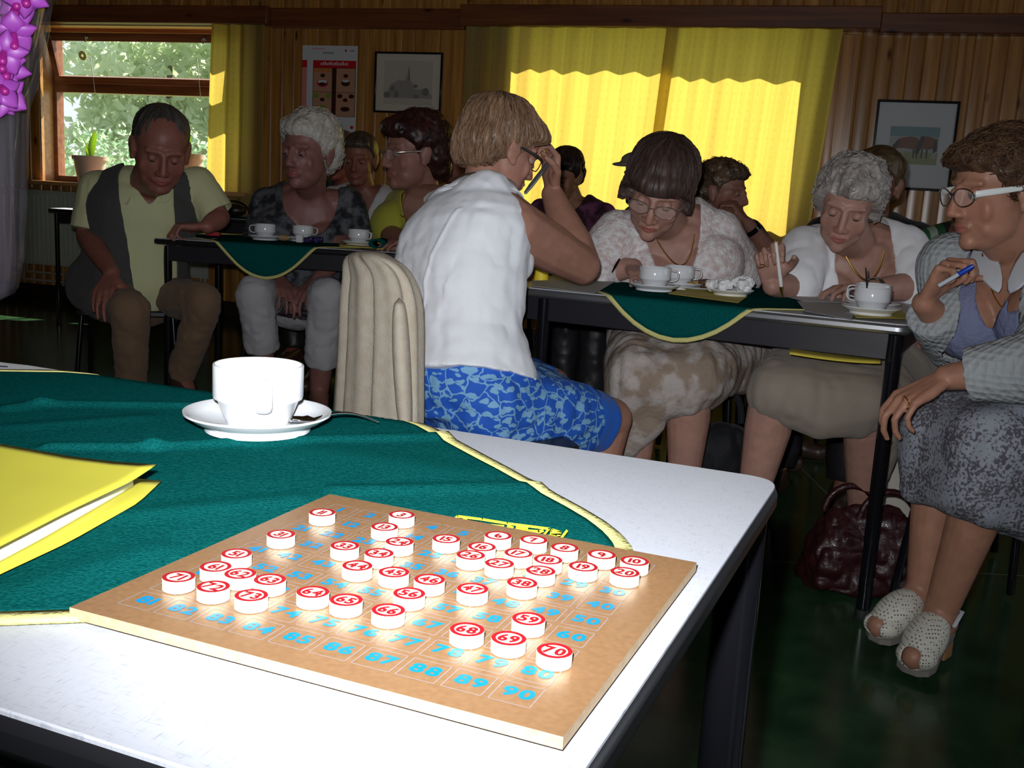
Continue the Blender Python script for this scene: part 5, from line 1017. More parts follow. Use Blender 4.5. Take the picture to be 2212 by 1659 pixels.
def glasses(r, h, m_frame, temple_m=None, w=0.062, lens_h=0.036, y=0.098, wide_temple=0.004, rimless=False):
    g = MB(); lens_, tems = [], []
    for s in (-1, 1):
        gl = MB(); tm = MB(); lens_.append(gl); tems.append(tm)
        c = (s * 0.033, y, 0.0); pts = [h.p(c[0] + 0.027 * math.cos(a) * (1 if True else 1), c[1] - 0.010 * abs(math.cos(a)) * (1 if math.cos(a) * s > 0 else 0), c[2] + 0.5 * lens_h * math.sin(a)) for a in np.linspace(0, 2 * math.pi, 25)]
        g.tube(pts, 0.0014 * h.k, 6, cap=False); gl.add(pts[:-1], [tuple(range(24))]); tm.tube([h.p(s * 0.062, y - 0.012, 0.006), h.p(s * 0.078, y - 0.04, 0.007), h.p(s * 0.084, 0.0, 0.006), h.p(s * 0.084, -0.02, -0.01)], np.array([1, 1, 0.8, 0.5]) * wide_temple * h.k, 8, flat=0.35, up=h.X)
    g.tube([h.p(-0.008, y, 0.004), h.p(0, y + 0.004, 0.007), h.p(0.008, y, 0.004)], 0.0014 * h.k, 6); o = g.build('glasses', m_frame, r)
    
    for gl in lens_: gl.build('lens', M_lens, o, smooth=False, solid=0.001)
    for tm in tems: tm.build('temple', temple_m or m_frame, o)
    return o
M_lens = mat('lens', (0.9, 0.92, 0.95), 0.02, alpha=0.05, spec=0.5)

# ------------------------------------------------------------------ chairs
M_seat = mat('dark_seat', (0.018, 0.017, 0.020), 0.45)
def chair(loc, face, label, back=True):
    rz = math.atan2(-face[0], face[1]); c = empty('canteen_chair', (loc[0], loc[1], 0), label, 'chair', 'canteen chairs', rz); mb = MB()
    mb.prism(round_poly([(-0.20, -0.19), (0.20, -0.19), (0.20, 0.20), (-0.20, 0.20)], 0.05), 0.415, 0.44); mb.build('seat', M_seat, c, local=True, bevel=0.006)
    if back:
        g = [[(x * (1 - 0.35 * max(0, t - 0.6) / 0.4), -0.225 + 0.03 * (x / 0.2) ** 2 - 0.03 * t, 0.56 + 0.22 * t) for x in np.linspace(-0.18, 0.18, 11)] for t in np.linspace(0, 1, 9)]; mb = MB(); mb.sheet(g); mb.build('backrest', M_seat, c, local=True, solid=0.016, angle=60)
    for sx in (-1, 1):
        a = MB(); a.tube([(sx * 0.175, 0.17, 0.42), (sx * 0.205, 0.21, 0.012)], 0.0105, 12); a.build('leg', M_black, c, local=True)
        a = MB(); a.tube([(sx * 0.185, -0.225, 0.68 if back else 0.43), (sx * 0.19, -0.20, 0.45), (sx * 0.205, -0.24, 0.012)], 0.0105, 12); a.build('leg', M_black, c, local=True)
    st = MB(); st.tube([(-0.185, 0.17, 0.40), (-0.185, -0.19, 0.40)], 0.008, 8); st.tube([(0.185, 0.17, 0.40), (0.185, -0.19, 0.40)], 0.008, 8); st.build('frame', M_black, c, local=True)
    return c
# ================================================================== the people
def d3(*a): return nrm(V3(*a))
WOMAN = (0.38, 0.185, 0.13); PALE = (0.43, 0.235, 0.18)

# ---- woman in the white sleeveless blouse, her back to the camera
J = dict(head=at(1082, 322, 2.60), fwd=d3(0.80, 0.52, -0.34), up=d3(0.25, 0.16, 0.95), neck=at(1046, 408, 2.57), pel=at(1000, 850, 2.40), shR=at(1108, 488, 2.46), shL=at(925, 452, 2.76), elR=at(1256, 574, 2.66), wrR=at(1193, 420, 2.82), elL=at(1010, 560, 3.02), wrL=at(1110, 590, 3.12),
         hiR=at(1058, 868, 2.31), hiL=at(945, 848, 2.50), knR=at(1318, 905, 2.58), knL=at(1190, 835, 2.86), anR=at(1275, 1130, 2.62), anL=at(1160, 1030, 2.95))
hR = (d3(-0.10, -0.05, 1.0), d3(-0.8, -0.55, 0.1), (0.75, 0.85, 1.0, 1.05), 0.7)
r, h, tz, P = person('person from behind in white sleeveless blouse and blue floral skirt, pen at brow', J, 1.0, WOMAN, 0.0042, head_k=0.97, arm=1.28, hands={'R': hR}, bend=0.045, wide=1.0, deep=1.0, bust=0.55, neckr=0.050)
bob = [((0, -0.018, 0.046), (0.090, 0.108, 0.088)), ((0, -0.062, 0.002), (0.084, 0.062, 0.078)), ((0, -0.072, -0.035), (0.068, 0.042, 0.045)), ((0, 0.060, 0.062), (0.062, 0.048, 0.042))]
hair(r, h, bob, (0.10, 0.050, 0.027), (0.28, 0.168, 0.10), face_line(0.050, temple=0.035, ear=0.008, nape=-0.030, low=-0.078), groove=0.0055, strands=1500, seed=3, slen=0.085, freq=11)
m_blouse = cloth_mat('white_blouse', (0.82, 0.83, 0.87), 0.75, bump=0.15, bsc=500)
def back_shape(v, n_):
    w_ = nrm(np.cross(tz.up, tz.sx)); d = v - tz.pel; t = (d @ tz.up) / tz.len; x = d @ tz.sx; y = d @ w_
    seam = np.exp(-((x + 0.035 - 0.02 * t) / 0.004) ** 2) * ((t > 0.05) & (t < 0.78) & (y < 0)); cr = 0.004 * np.sin(t * 34 + x * 16 + 3.0 * (vnoise(v, 9, 4) - 0.5)) * np.exp(-((t - 0.28) / 0.17) ** 2) + 0.003 * np.sin(t * 22 - x * 38) * np.exp(-((t - 0.45) / 0.15) ** 2) * (x > 0.03)
    return v + n_ * (seam * 0.0035 + cr)[:, None]
top(r, tz, P, 1.0, m_blouse, e=0.015, sleeve=0, t0=0.06, t1=0.955, bust=0.55, armhole=0.76, armhole_l=0.55, arm=1.05, cut=neck_cut(tz, 0.02, 0.058, 'u', 0.012), voxel=0.0055, fold=0.006, fsc=(9, 9, 14), seed=2, wide_hem=0.07, smooth=4, extra=back_shape)
# stand-up collar
cb = MB(); rg = []
for t_, e_ in ((0.935, 0.018), (0.985, 0.014), (1.03, 0.012)):
    rr_ = tz.ring(min(t_, 1.0), e_); rg.append(rr_ + tz.up * (max(0, t_ - 1) * 0.3 + 0.004))
cb.loft(rg, cap=False); cb.build('collar', m_blouse, r, solid=0.003, angle=180)
# blue skirt: tendrils and leaves on a strong blue ground
m, nt, b = new_mat('blue_floral'); L = nt.links.new; m_blue_sk = m; b.inputs['Roughness'].default_value = 0.8
tc = node(nt, 'ShaderNodeTexCoord'); wz = node(nt, 'ShaderNodeTexNoise', i_Scale=26.0, i_Detail=2.0); L(tc.outputs['Object'], wz.inputs['Vector'])
ad = node(nt, 'ShaderNodeMix', data_type='VECTOR'); ad.inputs[0].default_value = 0.035; L(tc.outputs['Object'], ad.inputs[4]); L(wz.outputs['Color'], ad.inputs[5])
v1 = node(nt, 'ShaderNodeTexVoronoi', i_Scale=24.0, feature='DISTANCE_TO_EDGE'); L(ad.outputs[1], v1.inputs['Vector'])
r1 = node(nt, 'ShaderNodeValToRGB'); e = r1.color_ramp.elements; e[0].position = 0.022; e[0].color = (1, 1, 1, 1); e[1].position = 0.045; e[1].color = (0, 0, 0, 1); L(v1.outputs['Distance'], r1.inputs[0])
v2 = node(nt, 'ShaderNodeTexVoronoi', i_Scale=34.0); mp = node(nt, 'ShaderNodeMapping'); mp.inputs['Scale'].default_value = (1.0, 1.0, 1.9); mp.inputs['Rotation'].default_value = (0.5, 0.6, 0.3); L(ad.outputs[1], mp.inputs[0]); L(mp.outputs[0], v2.inputs['Vector'])
r2 = node(nt, 'ShaderNodeValToRGB'); e = r2.color_ramp.elements; e[0].position = 0.38; e[0].color = (1, 1, 1, 1); e[1].position = 0.43; e[1].color = (0, 0, 0, 1); L(v2.outputs['Distance'], r2.inputs[0])
mxm = node(nt, 'ShaderNodeMath', operation='MAXIMUM'); L(r1.outputs[0], mxm.inputs[0]); L(r2.outputs[0], mxm.inputs[1])
mx = node(nt, 'ShaderNodeMix', data_type='RGBA'); mx.inputs[6].default_value = (0.010, 0.095, 0.50, 1); mx.inputs[7].default_value = (0.19, 0.40, 0.62, 1); L(mxm.outputs[0], mx.inputs[0]); L(mx.outputs[2], b.inputs['Base Color'])
m_blue_lining = cloth_mat('blue_lining', (0.012, 0.11, 0.52), 0.7)
hem1 = P['knR'] * 0.71 + P['hiR'] * 0.29; hem2 = P['knL'] * 0.80 + P['hiL'] * 0.20; wst = tz.ring(0.14)
sk = [[(P['hiR'] - V3(0, 0, 0.01), 0.100), (P['hiL'] - V3(0, 0, 0.01), 0.100),  (P['hiR'] - V3(0, 0, 0.05), 0.085), (P['hiL'] - V3(0, 0, 0.05), 0.085)], [(P['hiR'] - V3(0, 0, 0.01), 0.098), (hem1, 0.080), (hem1 - V3(0, 0, 0.050), 0.06), (P['hiR'] - V3(0, 0, 0.04), 0.09)], [(P['hiL'], 0.112), (hem2, 0.080), (P['hiR'], 0.10), (hem1, 0.07)]]
hull_garment(r, 'skirt', sk, m_blue_sk, 0.0075, also=lambda mb: mb.loft([tz.ring(t_, 0.012) for t_ in np.linspace(-0.16, 0.09, 8)]), fold=0.010, fsc=(10, 10, 10), seed=5)
lh = P['knR'] * 0.87 + P['hiR'] * 0.13
hull_garment(r, 'skirt_lining', [[(hem1, 0.073), (lh, 0.066), (lh - V3(0, 0, 0.04), 0.05), (hem1 - V3(0, 0, 0.04), 0.055)]], m_blue_lining, 0.008, fold=0.006, seed=6)
glasses(r, h, mat('dark_frame', (0.03, 0.02, 0.02), 0.3))
c = P['pel']; cb_c = at(818, 650, 2.30); chair((cb_c[0] + 0.235 * 0.93, cb_c[1] + 0.235 * 0.36), (0.93, 0.36), 'dark chair under the person in the blue floral skirt, a cream cardigan over its back')
pn = MB(); pa, pb = at(1133, 419, 2.70), at(1200, 333, 2.80); pn.tube([pa, pa * 0.97 + pb * 0.03, pa * 0.8 + pb * 0.2, pb * 0.9 + pa * 0.1, pb], [0.001, 0.0045, 0.0062, 0.0060, 0.003], 14); tag(pn.build('ballpoint_pen', mat('silver_pen', (0.35, 0.37, 0.42), 0.25, metal=0.8)), 'silver pen held to the brow of the person in the white sleeveless blouse', 'pen')

# cream cardigan hanging over the chair back
mcd = mat('cream_knit', (0.60, 0.53, 0.43), 0.9, spec=0.1, noise=(40, 0.2, (0.52, 0.44, 0.34)), bump=(420, 0.35))
prof_px = [(553, 770, 824, 2.22), (575, 760, 858, 2.21), (600, 757, 876, 2.205), (640, 755, 889, 2.205), (700, 752, 894, 2.21), (800, 745, 895, 2.215), (900, 737, 897, 2.22), (1000, 730, 900, 2.23)]
rings = []
for y_, xa, xb, Y_ in prof_px:
    A_, B_ = at(xa, y_, Y_ + 0.24), at(xb, y_, Y_ - 0.10); mid = (A_ + B_) / 2; ax = (B_ - A_) / 2; dp = nrm(np.cross(V3(0, 0, 1), ax)) * (0.046 + 0.010 * (y_ > 600)); th = np.arange(72) * 2 * math.pi / 72; fr_ = 0.0 if y_ < 560 else 1
    ripple = 1 + fr_ * (0.22 * np.sin(th * 9 + 0.004 * y_) + 0.14 * np.sin(th * 17 + 1 + 0.006 * y_)); rings.append(mid + np.outer(np.cos(th), ax) + np.outer(np.sin(th) * ripple, dp))
top0 = rings[0].mean(0) + V3(0, 0, 0.012); rings = [top0 + (rings[0] - rings[0].mean(0)) * 0.45 - V3(0, 0, 0.0)] + rings
cg = MB(); cg.loft(rings); cgo = cg.build('cardigan', mcd, angle=180, sub=1); tag(cgo, 'cream knitted cardigan hanging over a chair back beside the white sleeveless blouse', 'cardigan')
slv = MB(); s0, s1, s2 = at(862, 640, 2.10), at(868, 790, 2.09), at(878, 960, 2.09); slv.tube([s0, s0 * 0.5 + s1 * 0.5, s1, s2], [0.022, 0.030, 0.032, 0.028], 16, flat=0.6); slv.build('sleeve', mcd, cgo, sub=1)

# ---- woman with the dark bob in the lace top
J = dict(head=at(1425, 406, 3.06), fwd=d3(-0.26, -0.80, -0.56), up=d3(0.06, -0.50, 0.86), neck=at(1448, 480, 3.24), pel=at(1480, 685, 3.42), shR=at(1335, 510, 3.26), shL=at(1545, 508, 3.28), elR=at(1283, 588, 3.22), wrR=at(1368, 578, 3.16), elL=at(1585, 585, 3.36), wrL=at(1500, 586, 3.30),
         hiR=at(1400, 722, 3.16), hiL=at(1555, 735, 3.16), knR=at(1375, 815, 2.78), knL=at(1490, 815, 2.78), anR=at(1372, 1040, 2.86), anL=at(1474, 1080, 2.84))
hR = (d3(0.15, -1, -0.12), d3(0, -0.2, -1), (0.35, 0.3, 0.35, 0.45), 0.3)
r, h, tz, P = person('person with a dark brown bob and a white lace top, looking down', J, 1.05, PALE, 0.0045, head_k=1.10, hands={'R': hR}, bust=1.15, arm=1.1, wide=1.05, deep=1.1, leg=1.05)
bob = [((0, -0.014, 0.046), (0.090, 0.108, 0.086)), ((0, -0.045, -0.010), (0.088, 0.074, 0.085)), ((0, 0.050, 0.052), (0.074, 0.056, 0.042)), ((-0.062, 0.025, -0.01), (0.030, 0.045, 0.055)), ((0.062, 0.025, -0.01), (0.030, 0.045, 0.055))]
hair(r, h, bob, (0.030, 0.016, 0.013), (0.085, 0.050, 0.042), face_line(0.034, temple=0.060, ear=0.050, nape=-0.020, low=-0.085), groove=0.0035, strands=900, seed=5, slen=0.10, rough=0.48)
m_lace = mat('white_lace', (0.82, 0.79, 0.80), 0.85, noise=(60, 0.14, (0.62, 0.49, 0.47)), bump=(120, 0.5))
top(r, tz, P, 1.05, m_lace, e=0.020, sleeve=1.0, fore=0.25, t0=0.0, t1=0.95, bust=1.15, arm=1.15, sl_flare=2.2, cut=neck_cut(tz, 0.165, 0.082, 'v', 0.03), fold=0.006, seed=3, wide_hem=0.10)
m_lskirt = mat('grey_leaf_skirt', (0.42, 0.37, 0.34), 0.85, noise=(16, 0.06, (0.27, 0.20, 0.15)), bump=(90, 0.3))
hullp = [(P['hiR'], 0.13), (P['hiL'], 0.13), (P['knR'], 0.082), (P['knL'] + V3(0.02, 0, 0), 0.082), (P['knR'] - V3(0.03, 0.0, 0.085), 0.045), (P['knL'] - V3(0.0, 0.02, 0.055), 0.05), (P['hiL'] + V3(0.10, -0.05, -0.0), 0.06), (P['hiL'] + V3(0.06, -0.12, -0.08), 0.05)]
hull_garment(r, 'skirt', [hullp, [(P['knR'] - V3(0.02, 0, 0.06), 0.05), (P['knR'] - V3(0.005, -0.02, 0.20), 0.035), (P['knR'] - V3(-0.05, 0.0, 0.12), 0.04)]], m_lskirt, 0.008, fold=0.012, fsc=(12, 12, 4), seed=8)
neck_chain(r, tz, 0.085, 0.062, 0.0022, 0.020); glasses(r, h, mat('thin_frame', (0.30, 0.20, 0.16), 0.3, metal=0.6), y=0.100)
c = P['pel']; chair((c[0], c[1] + 0.02), (-0.25, -0.95), 'dark chair under the person with the dark bob')
pn = MB(); pn.tube([at(1322, 588, 3.06), at(1329, 575, 3.08), at(1338, 560, 3.11)], [0.0015, 0.004, 0.003], 10); tag(pn.build('ballpoint_pen', M_black), 'short dark pen in the hand of the person with the dark bob', 'pen')
# black pen near her shoulder, held by the person behind
pn = MB(); pn.tube([at(1268, 508, 3.4), at(1284, 536, 3.35)], [0.006, 0.005], 10); tag(pn.build('ballpoint_pen', M_black), 'black pen held between the silver pen and the lace sleeve', 'pen')

# ---- old woman in white
J = dict(head=at(1832, 440, 3.00), fwd=d3(-0.33, -0.82, -0.42), up=d3(0.02, -0.40, 0.92), neck=at(1852, 520, 3.17), pel=at(1850, 725, 3.30), shR=at(1740, 545, 3.17), shL=at(1950, 542, 3.17), elR=at(1716, 622, 3.05), wrR=at(1668, 618, 2.92), elL=at(1985, 618, 3.06), wrL=at(1880, 626, 2.98),
         hiR=at(1778, 770, 3.02), hiL=at(1915, 775, 3.02), knR=at(1672, 850, 2.58), knL=at(1876, 865, 2.58), anR=at(1622, 1090, 2.66), anL=at(1862, 1130, 2.80), toeL=at(1838, 1185, 2.68))
hR = (d3(-0.25, -0.25, 0.95), d3(-0.15, -1, -0.2), (0.95, 1.0, 1.05, 1.1), 0.8); hL = (d3(-0.95, -0.45, 0.05), d3(-0.1, -0.2, -1), (0.45, 0.4, 0.45, 0.55), 0.3)
r, h, tz, P = person('old person with white curly hair in a white blouse, writing with a white pen', J, 1.07, PALE, 0.0045, head_k=0.98, hands={'R': hR, 'L': hL}, bust=0.95, wide=1.08, deep=1.05, leg=1.0, fat=0.97)
curl = [((0, -0.016, 0.046), (0.092, 0.108, 0.088)), ((0, -0.055, 0.0), (0.088, 0.068, 0.080)), ((-0.066, 0.018, 0.018), (0.028, 0.045, 0.055)), ((0.066, 0.018, 0.018), (0.028, 0.045, 0.055)), ((0, 0.050, 0.072), (0.060, 0.040, 0.032))]
hair(r, h, curl, (0.22, 0.19, 0.175), (0.46, 0.42, 0.39), face_line(0.056, temple=0.048, ear=0.018, nape=-0.035, low=-0.080), curly=0.010, strands=700, seed=7, slen=0.035)
m_wb = cloth_mat('white_cotton', (0.86, 0.86, 0.88), 0.8, bump=0.12)
top(r, tz, P, 1.07, m_wb, e=0.020, sleeve=1.0, fore=0.12, t0=-0.02, t1=0.95, bust=0.95, arm=1.05, sl_flare=1.5, cut=neck_cut(tz, 0.165, 0.080, 'u', 0.025), fold=0.007, seed=5, wide_hem=0.10, shoulder=0.014)
m_osk = cloth_mat('taupe_skirt', (0.25, 0.205, 0.165), 0.85, bump=0.15)
hull_garment(r, 'skirt', [[(P['hiR'], 0.13), (P['hiL'], 0.13), (P['knR'] + V3(0.01, 0, 0.005), 0.075), (P['knL'], 0.072), (P['knL'] - V3(0.02, 0.0, 0.05), 0.05), (P['knR'] * 0.5 + P['knL'] * 0.5 - V3(0, 0.01, 0.045), 0.06), (P['hiL'] + V3(0.10, -0.10, -0.06), 0.06)], [(P['knL'] + V3(0.08, 0.06, 0.0), 0.06), (P['knL'] + V3(0.10, 0.14, -0.22), 0.035), (P['hiL'] + V3(0.05, 0, 0), 0.08)]], m_osk, 0.008, fold=0.010, fsc=(11, 11, 4), seed=11)
neck_chain(r, tz, 0.075, 0.060, 0.0032, 0.020)
ring_on(r, P['wrL'] + d3(-0.95, -0.45, 0.05) * 0.11 + V3(0, -0.01, -0.005), d3(-0.95, -0.45, 0)); ring_on(r, at(1644, 575, 2.86), d3(-0.3, -0.3, 0.9))
wt = MB(); wt.lathe([(0.033, -0.008), (0.035, -0.008), (0.035, 0.008), (0.033, 0.008)], tuple(P['wrL'] * 0.9 + P['elL'] * 0.1), 24, axis=tuple(P['wrL'] - P['elL']), cap=False); wt.build('wristwatch', M_steel, r)
sk_ = MB(); an, to = P['anL'], P['toeL']; sk_.cap(an + V3(0, 0, 0.03), an - V3(0, 0, 0.02), 0.041, 0.043); sk_.cap(an - V3(0, 0, 0.02), to, 0.042, 0.034)
me = remesh(sk_, 0.006, 3, 'sock'); me.materials.append(cloth_mat('white_sock', (0.62, 0.64, 0.64), 0.9)); finish(me, 'sock', r, angle=180)
c = P['pel']; chair((c[0], c[1] + 0.03), (-0.25, -0.95), 'dark chair under the old person in white')
pn = MB(); pa, pb = at(1690, 640, 2.83), at(1676, 524, 2.83); pn.tube([pa, pa * 0.85 + pb * 0.15, pa * 0.7 + pb * 0.3, pb], [0.001, 0.005, 0.0055, 0.0045], 12); po_ = pn.build('ballpoint_pen', mat('white_plastic', (0.72, 0.70, 0.66), 0.3)); tag(po_, 'white pen with a gold tip in the raised fist of the old person', 'pen')
gt = MB(); gt.tube([pa, pa * 0.82 + pb * 0.18], [0.0015, 0.0058], 12); gt.build('tip', M_gold, po_)
ylap = MB(); Y_ = 2.42; g = [[at(1706 + 196 * u, 742 + 14 * u + 22 * v + 8 * math.sin(2.2 * u) * v, 2.72 - 0.30 * v) for u in np.linspace(0, 1, 12)] for v in np.linspace(0, 1, 6)]; ylap.sheet(g); tag(ylap.build('paper_folder', M_yel2, angle=180, solid=0.003), 'dull yellow folder lying on the lap of the old person under the table', 'folder')

# ---- woman in glasses at the right edge
J = dict(head=at(2158, 410, 2.30), fwd=d3(-0.96, -0.16, -0.20), up=d3(-0.20, -0.05, 0.97), neck=at(2200, 540, 2.36), pel=at(2250, 880, 2.36), shR=at(2062, 578, 2.47), shL=at(2350, 605, 2.26), elR=at(2068, 738, 2.46), wrR=at(1996, 655, 2.33), elL=at(2250, 790, 2.06), wrL=at(2045, 815, 2.14),
         hiR=at(2180, 900, 2.46), hiL=at(2290, 925, 2.28), knR=at(2035, 930, 2.30), knL=at(2150, 965, 2.12), anR=at(1992, 1275, 2.28), anL=at(2032, 1318, 2.20), toeR=at(1900, 1352, 2.22), toeL=at(1975, 1420, 2.12))
hR = (d3(0.22, -0.28, 0.80), d3(0.60, -0.55, -0.40), (0.95, 1.05, 1.1, 1.15), 0.85); hL = (d3(-0.86, -0.1, -0.5), d3(-0.25, 0.1, -0.9), (0.5, 0.5, 0.55, 0.6), 0.4)
r, h, tz, P = person('person in white-armed glasses and grey knitted cardigan holding a blue pen', J, 1.03, (0.40, 0.195, 0.125), 0.0042, head_k=1.04, hands={'R': hR, 'L': hL}, bust=1.1, wide=1.05, deep=1.08, lid=0.35)
shortc = [((0, -0.018, 0.042), (0.092, 0.112, 0.086)), ((0, -0.060, 0.005), (0.088, 0.070, 0.080)), ((0, 0.052, 0.068), (0.070, 0.052, 0.036)), ((0, -0.080, -0.035), (0.065, 0.045, 0.045))]
hair(r, h, shortc, (0.035, 0.016, 0.009), (0.120, 0.060, 0.030), face_line(0.056, temple=0.045, ear=0.005, nape=-0.040, low=-0.085), curly=0.0035, groove=0.009, strands=1600, seed=9, slen=0.075, freq=8)
m_knit, nt, b = new_mat('grey_knit'); L = nt.links.new; b.inputs['Roughness'].default_value = 0.9; b.inputs['Base Color'].default_value = (0.37, 0.39, 0.40, 1); b.inputs['Specular IOR Level'].default_value = 0.15
tc = node(nt, 'ShaderNodeTexCoord'); wv = node(nt, 'ShaderNodeTexVoronoi', i_Scale=75.0); L(tc.outputs['Object'], wv.inputs['Vector']); wv.inputs['Randomness'].default_value = 0.2
bp = node(nt, 'ShaderNodeBump', i_Strength=0.9, i_Distance=0.006); L(wv.outputs['Distance'], bp.inputs['Height']); L(bp.outputs[0], b.inputs['Normal'])
m_kblue = mat('blue_grey_knit', (0.205, 0.225, 0.36), 0.9, spec=0.15, bump=(70, 0.6)); m_col = cloth_mat('white_collar', (0.62, 0.64, 0.68), 0.7, bump=0.1)
top(r, tz, P, 1.03, m_kblue, e=0.014, sleeve=0.4, t0=-0.02, t1=0.95, bust=1.1, cut=neck_cut(tz, 0.15, 0.075, 'v', 0.02), fold=0.005, seed=7, name='pullover')
def open_front(v):
    d = v - tz.neck; w_ = nrm(np.cross(tz.up, tz.sx)); x = d @ tz.sx; y = d @ w_; z = d @ tz.up
    return neck_cut(tz, 0.10, 0.085, 'u', 0.015)(v) | ((y > 0.03) & (np.abs(x + 0.0) < 0.055 + 0.10 * np.clip(-z / 0.45, 0, 1)) & (z < -0.02) & ((v @ V3(0, 0, 1)) > 0.45) & (np.linalg.norm(np.cross(v - P['elL'], nrm(P['wrL'] - P['elL'])), axis=1) > 0.075) & (np.linalg.norm(np.cross(v - P['elR'], nrm(P['wrR'] - P['elR'])), axis=1) > 0.07))
top(r, tz, P, 1.03, m_knit, e=0.026, sleeve=1.0, fore=0.80, t0=-0.06, t1=0.94, bust=1.1, arm=1.12, sl_flare=1.0, cut=open_front, fold=0.007, seed=8, name='cardigan', shoulder=0.012, wide_hem=0.08)
# pointed white collar
for pts in ([at(2118, 496, 2.46), at(2160, 548, 2.33), at(2168, 600, 2.255), at(2164, 650, 2.235), at(2126, 612, 2.27), at(2074, 566, 2.38)], [at(2215, 520, 2.30), at(2190, 560, 2.265), at(2172, 612, 2.245), at(2172, 652, 2.225), at(2230, 605, 2.18), at(2275, 560, 2.20)]):
    cb = MB(); cb.add(pts, [(0, 1, 4, 5), (1, 2, 3, 4)]); cb.build('collar', m_col, r, solid=0.004, angle=180, sub=1)
m_gsk, nt, b = new_mat('grey_floral_skirt'); L = nt.links.new; b.inputs['Roughness'].default_value = 0.85
tc = node(nt, 'ShaderNodeTexCoord'); n1 = node(nt, 'ShaderNodeTexNoise', i_Scale=150.0, i_Detail=3.0); n2 = node(nt, 'ShaderNodeTexNoise', i_Scale=14.0, i_Detail=2.0); L(tc.outputs['Object'], n1.inputs['Vector']); L(tc.outputs['Object'], n2.inputs['Vector'])
ad = node(nt, 'ShaderNodeMath', operation='ADD'); mu = node(nt, 'ShaderNodeMath', operation='MULTIPLY'); mu.inputs[1].default_value = 0.55; L(n2.outputs[0], mu.inputs[0]); L(n1.outputs[0], ad.inputs[0]); L(mu.outputs[0], ad.inputs[1])
r1 = node(nt, 'ShaderNodeValToRGB'); e = r1.color_ramp.elements; e[0].position = 0.69; e[0].color = (0.085, 0.08, 0.095, 1); e[1].position = 0.81; e[1].color = (0.30, 0.32, 0.36, 1); k_ = e.new(0.75); k_.color = (0.20, 0.19, 0.22, 1); L(ad.outputs[0], r1.inputs[0]); L(r1.outputs[0], b.inputs['Base Color'])
kR, kL = P['knR'], P['knL']
hull_garment(r, 'skirt', [[(P['hiR'], 0.13), (P['hiL'], 0.14), (kR, 0.088), (kL, 0.090), (kR - V3(0.050, 0.02, 0.13), 0.035), (kL - V3(0.05, 0.03, 0.11), 0.035), (kL + V3(0.20, 0.02, -0.19), 0.04), (P['hiL'] - V3(0, 0, 0.12), 0.08)]], m_gsk, 0.008, fold=0.014, fsc=(10, 10, 2.5), seed=13)
glasses(r, h, mat('silver_frame', (0.5, 0.5, 0.52), 0.2, metal=1.0), mat('white_temple', (0.78, 0.80, 0.78), 0.25), wide_temple=0.0062, y=0.102)
eb = MB(); eb.ell(h.p(-0.082, -0.004, -0.042), 0.0042 * 1.0); eb.build('earring', M_gold, r)
neck_chain(r, tz, 0.11, 0.055, 0.0016, 0.010); ring_on(r, P['wrL'] + hL[0] * 0.105 + V3(0, -0.022, 0.004), hL[0], 0.0105)
m_shoe, nt, b = new_mat('woven_white_leather'); L = nt.links.new; b.inputs['Roughness'].default_value = 0.5
tc = node(nt, 'ShaderNodeTexCoord'); ck = node(nt, 'ShaderNodeTexVoronoi', i_Scale=150.0); ck.inputs['Randomness'].default_value = 0.15; L(tc.outputs['Object'], ck.inputs['Vector']); r1 = node(nt, 'ShaderNodeValToRGB'); e = r1.color_ramp.elements; e[0].position = 0.22; e[0].color = (0.07, 0.06, 0.05, 1); e[1].position = 0.34; e[1].color = (0.62, 0.60, 0.52, 1); L(ck.outputs['Distance'], r1.inputs[0]); L(r1.outputs[0], b.inputs['Base Color'])
m_heel = mat('wooden_heel', (0.36, 0.19, 0.08), 0.45); m_sole = mat('grey_sole', (0.20, 0.18, 0.16), 0.7)
def sandal(an, to, hgt, tiltv=None):
    """heeled slingback: white woven upper, open toe, brown heel"""
    f = nrm((to - an) * V3(1, 1, 0)); up_ = V3(0, 0, 1); sd = np.cross(f, up_); he = an + f * -0.035 - up_ * 0.055; tp = to + f * 0.012
    up = MB(); mid = an * 0.42 + to * 0.58
    up.ell(mid - up_ * 0.004, (0.043, 0.075, 0.040), sd, nrm(to - an), nrm(np.cross(sd, nrm(to - an)))); up.ell(to + f * -0.012, (0.042, 0.040, 0.026), sd, f, up_)
    me = remesh(up, 0.005, 3, 'shoe'); v = get_v(me); d = v - to; keep_faces(me, ~(((d @ f) > 0.012) & (np.abs(d @ sd) < 0.018)) & (((v - an) @ f) > 0.005))
    me.materials.append(m_shoe); o = finish(me, 'sandal', r, angle=180); md = o.modifiers.new('solidify', 'SOLIDIFY'); md.thickness = 0.003; md.offset = 1
    so_ = MB(); pts = []
    for t_, w_ in ((0, 0.026), (0.12, 0.030), (0.35, 0.028), (0.6, 0.036), (0.8, 0.042), (0.93, 0.036), (1.0, 0.016)): pts.append((he * (1 - t_) + (tp - up_ * 0.03) * t_, w_))
    so_.loft([np.array([c - sd * w_ - up_ * 0.006, c + sd * w_ - up_ * 0.006, c + sd * w_ + up_ * 0.006, c - sd * w_ + up_ * 0.006]) for c, w_ in pts]); so_.build('sole', m_sole, o, angle=30)
    hl = MB(); hc = he + f * 0.012 - up_ * 0.032; hl.box(hc, (0.044, 0.044, 0.058), sd, f, up_); hl.build('heel', m_heel, o, bevel=0.004)
    st = MB(); st.tube([an + sd * 0.040 + f * 0.02 - up_ * 0.02, an + sd * 0.036 - f * 0.030, an - f * 0.046 - up_ * 0.005, an - sd * 0.036 - f * 0.030, an - sd * 0.040 + f * 0.02 - up_ * 0.02], 0.0045, 8, flat=0.5); st.build('strap', m_col, o)
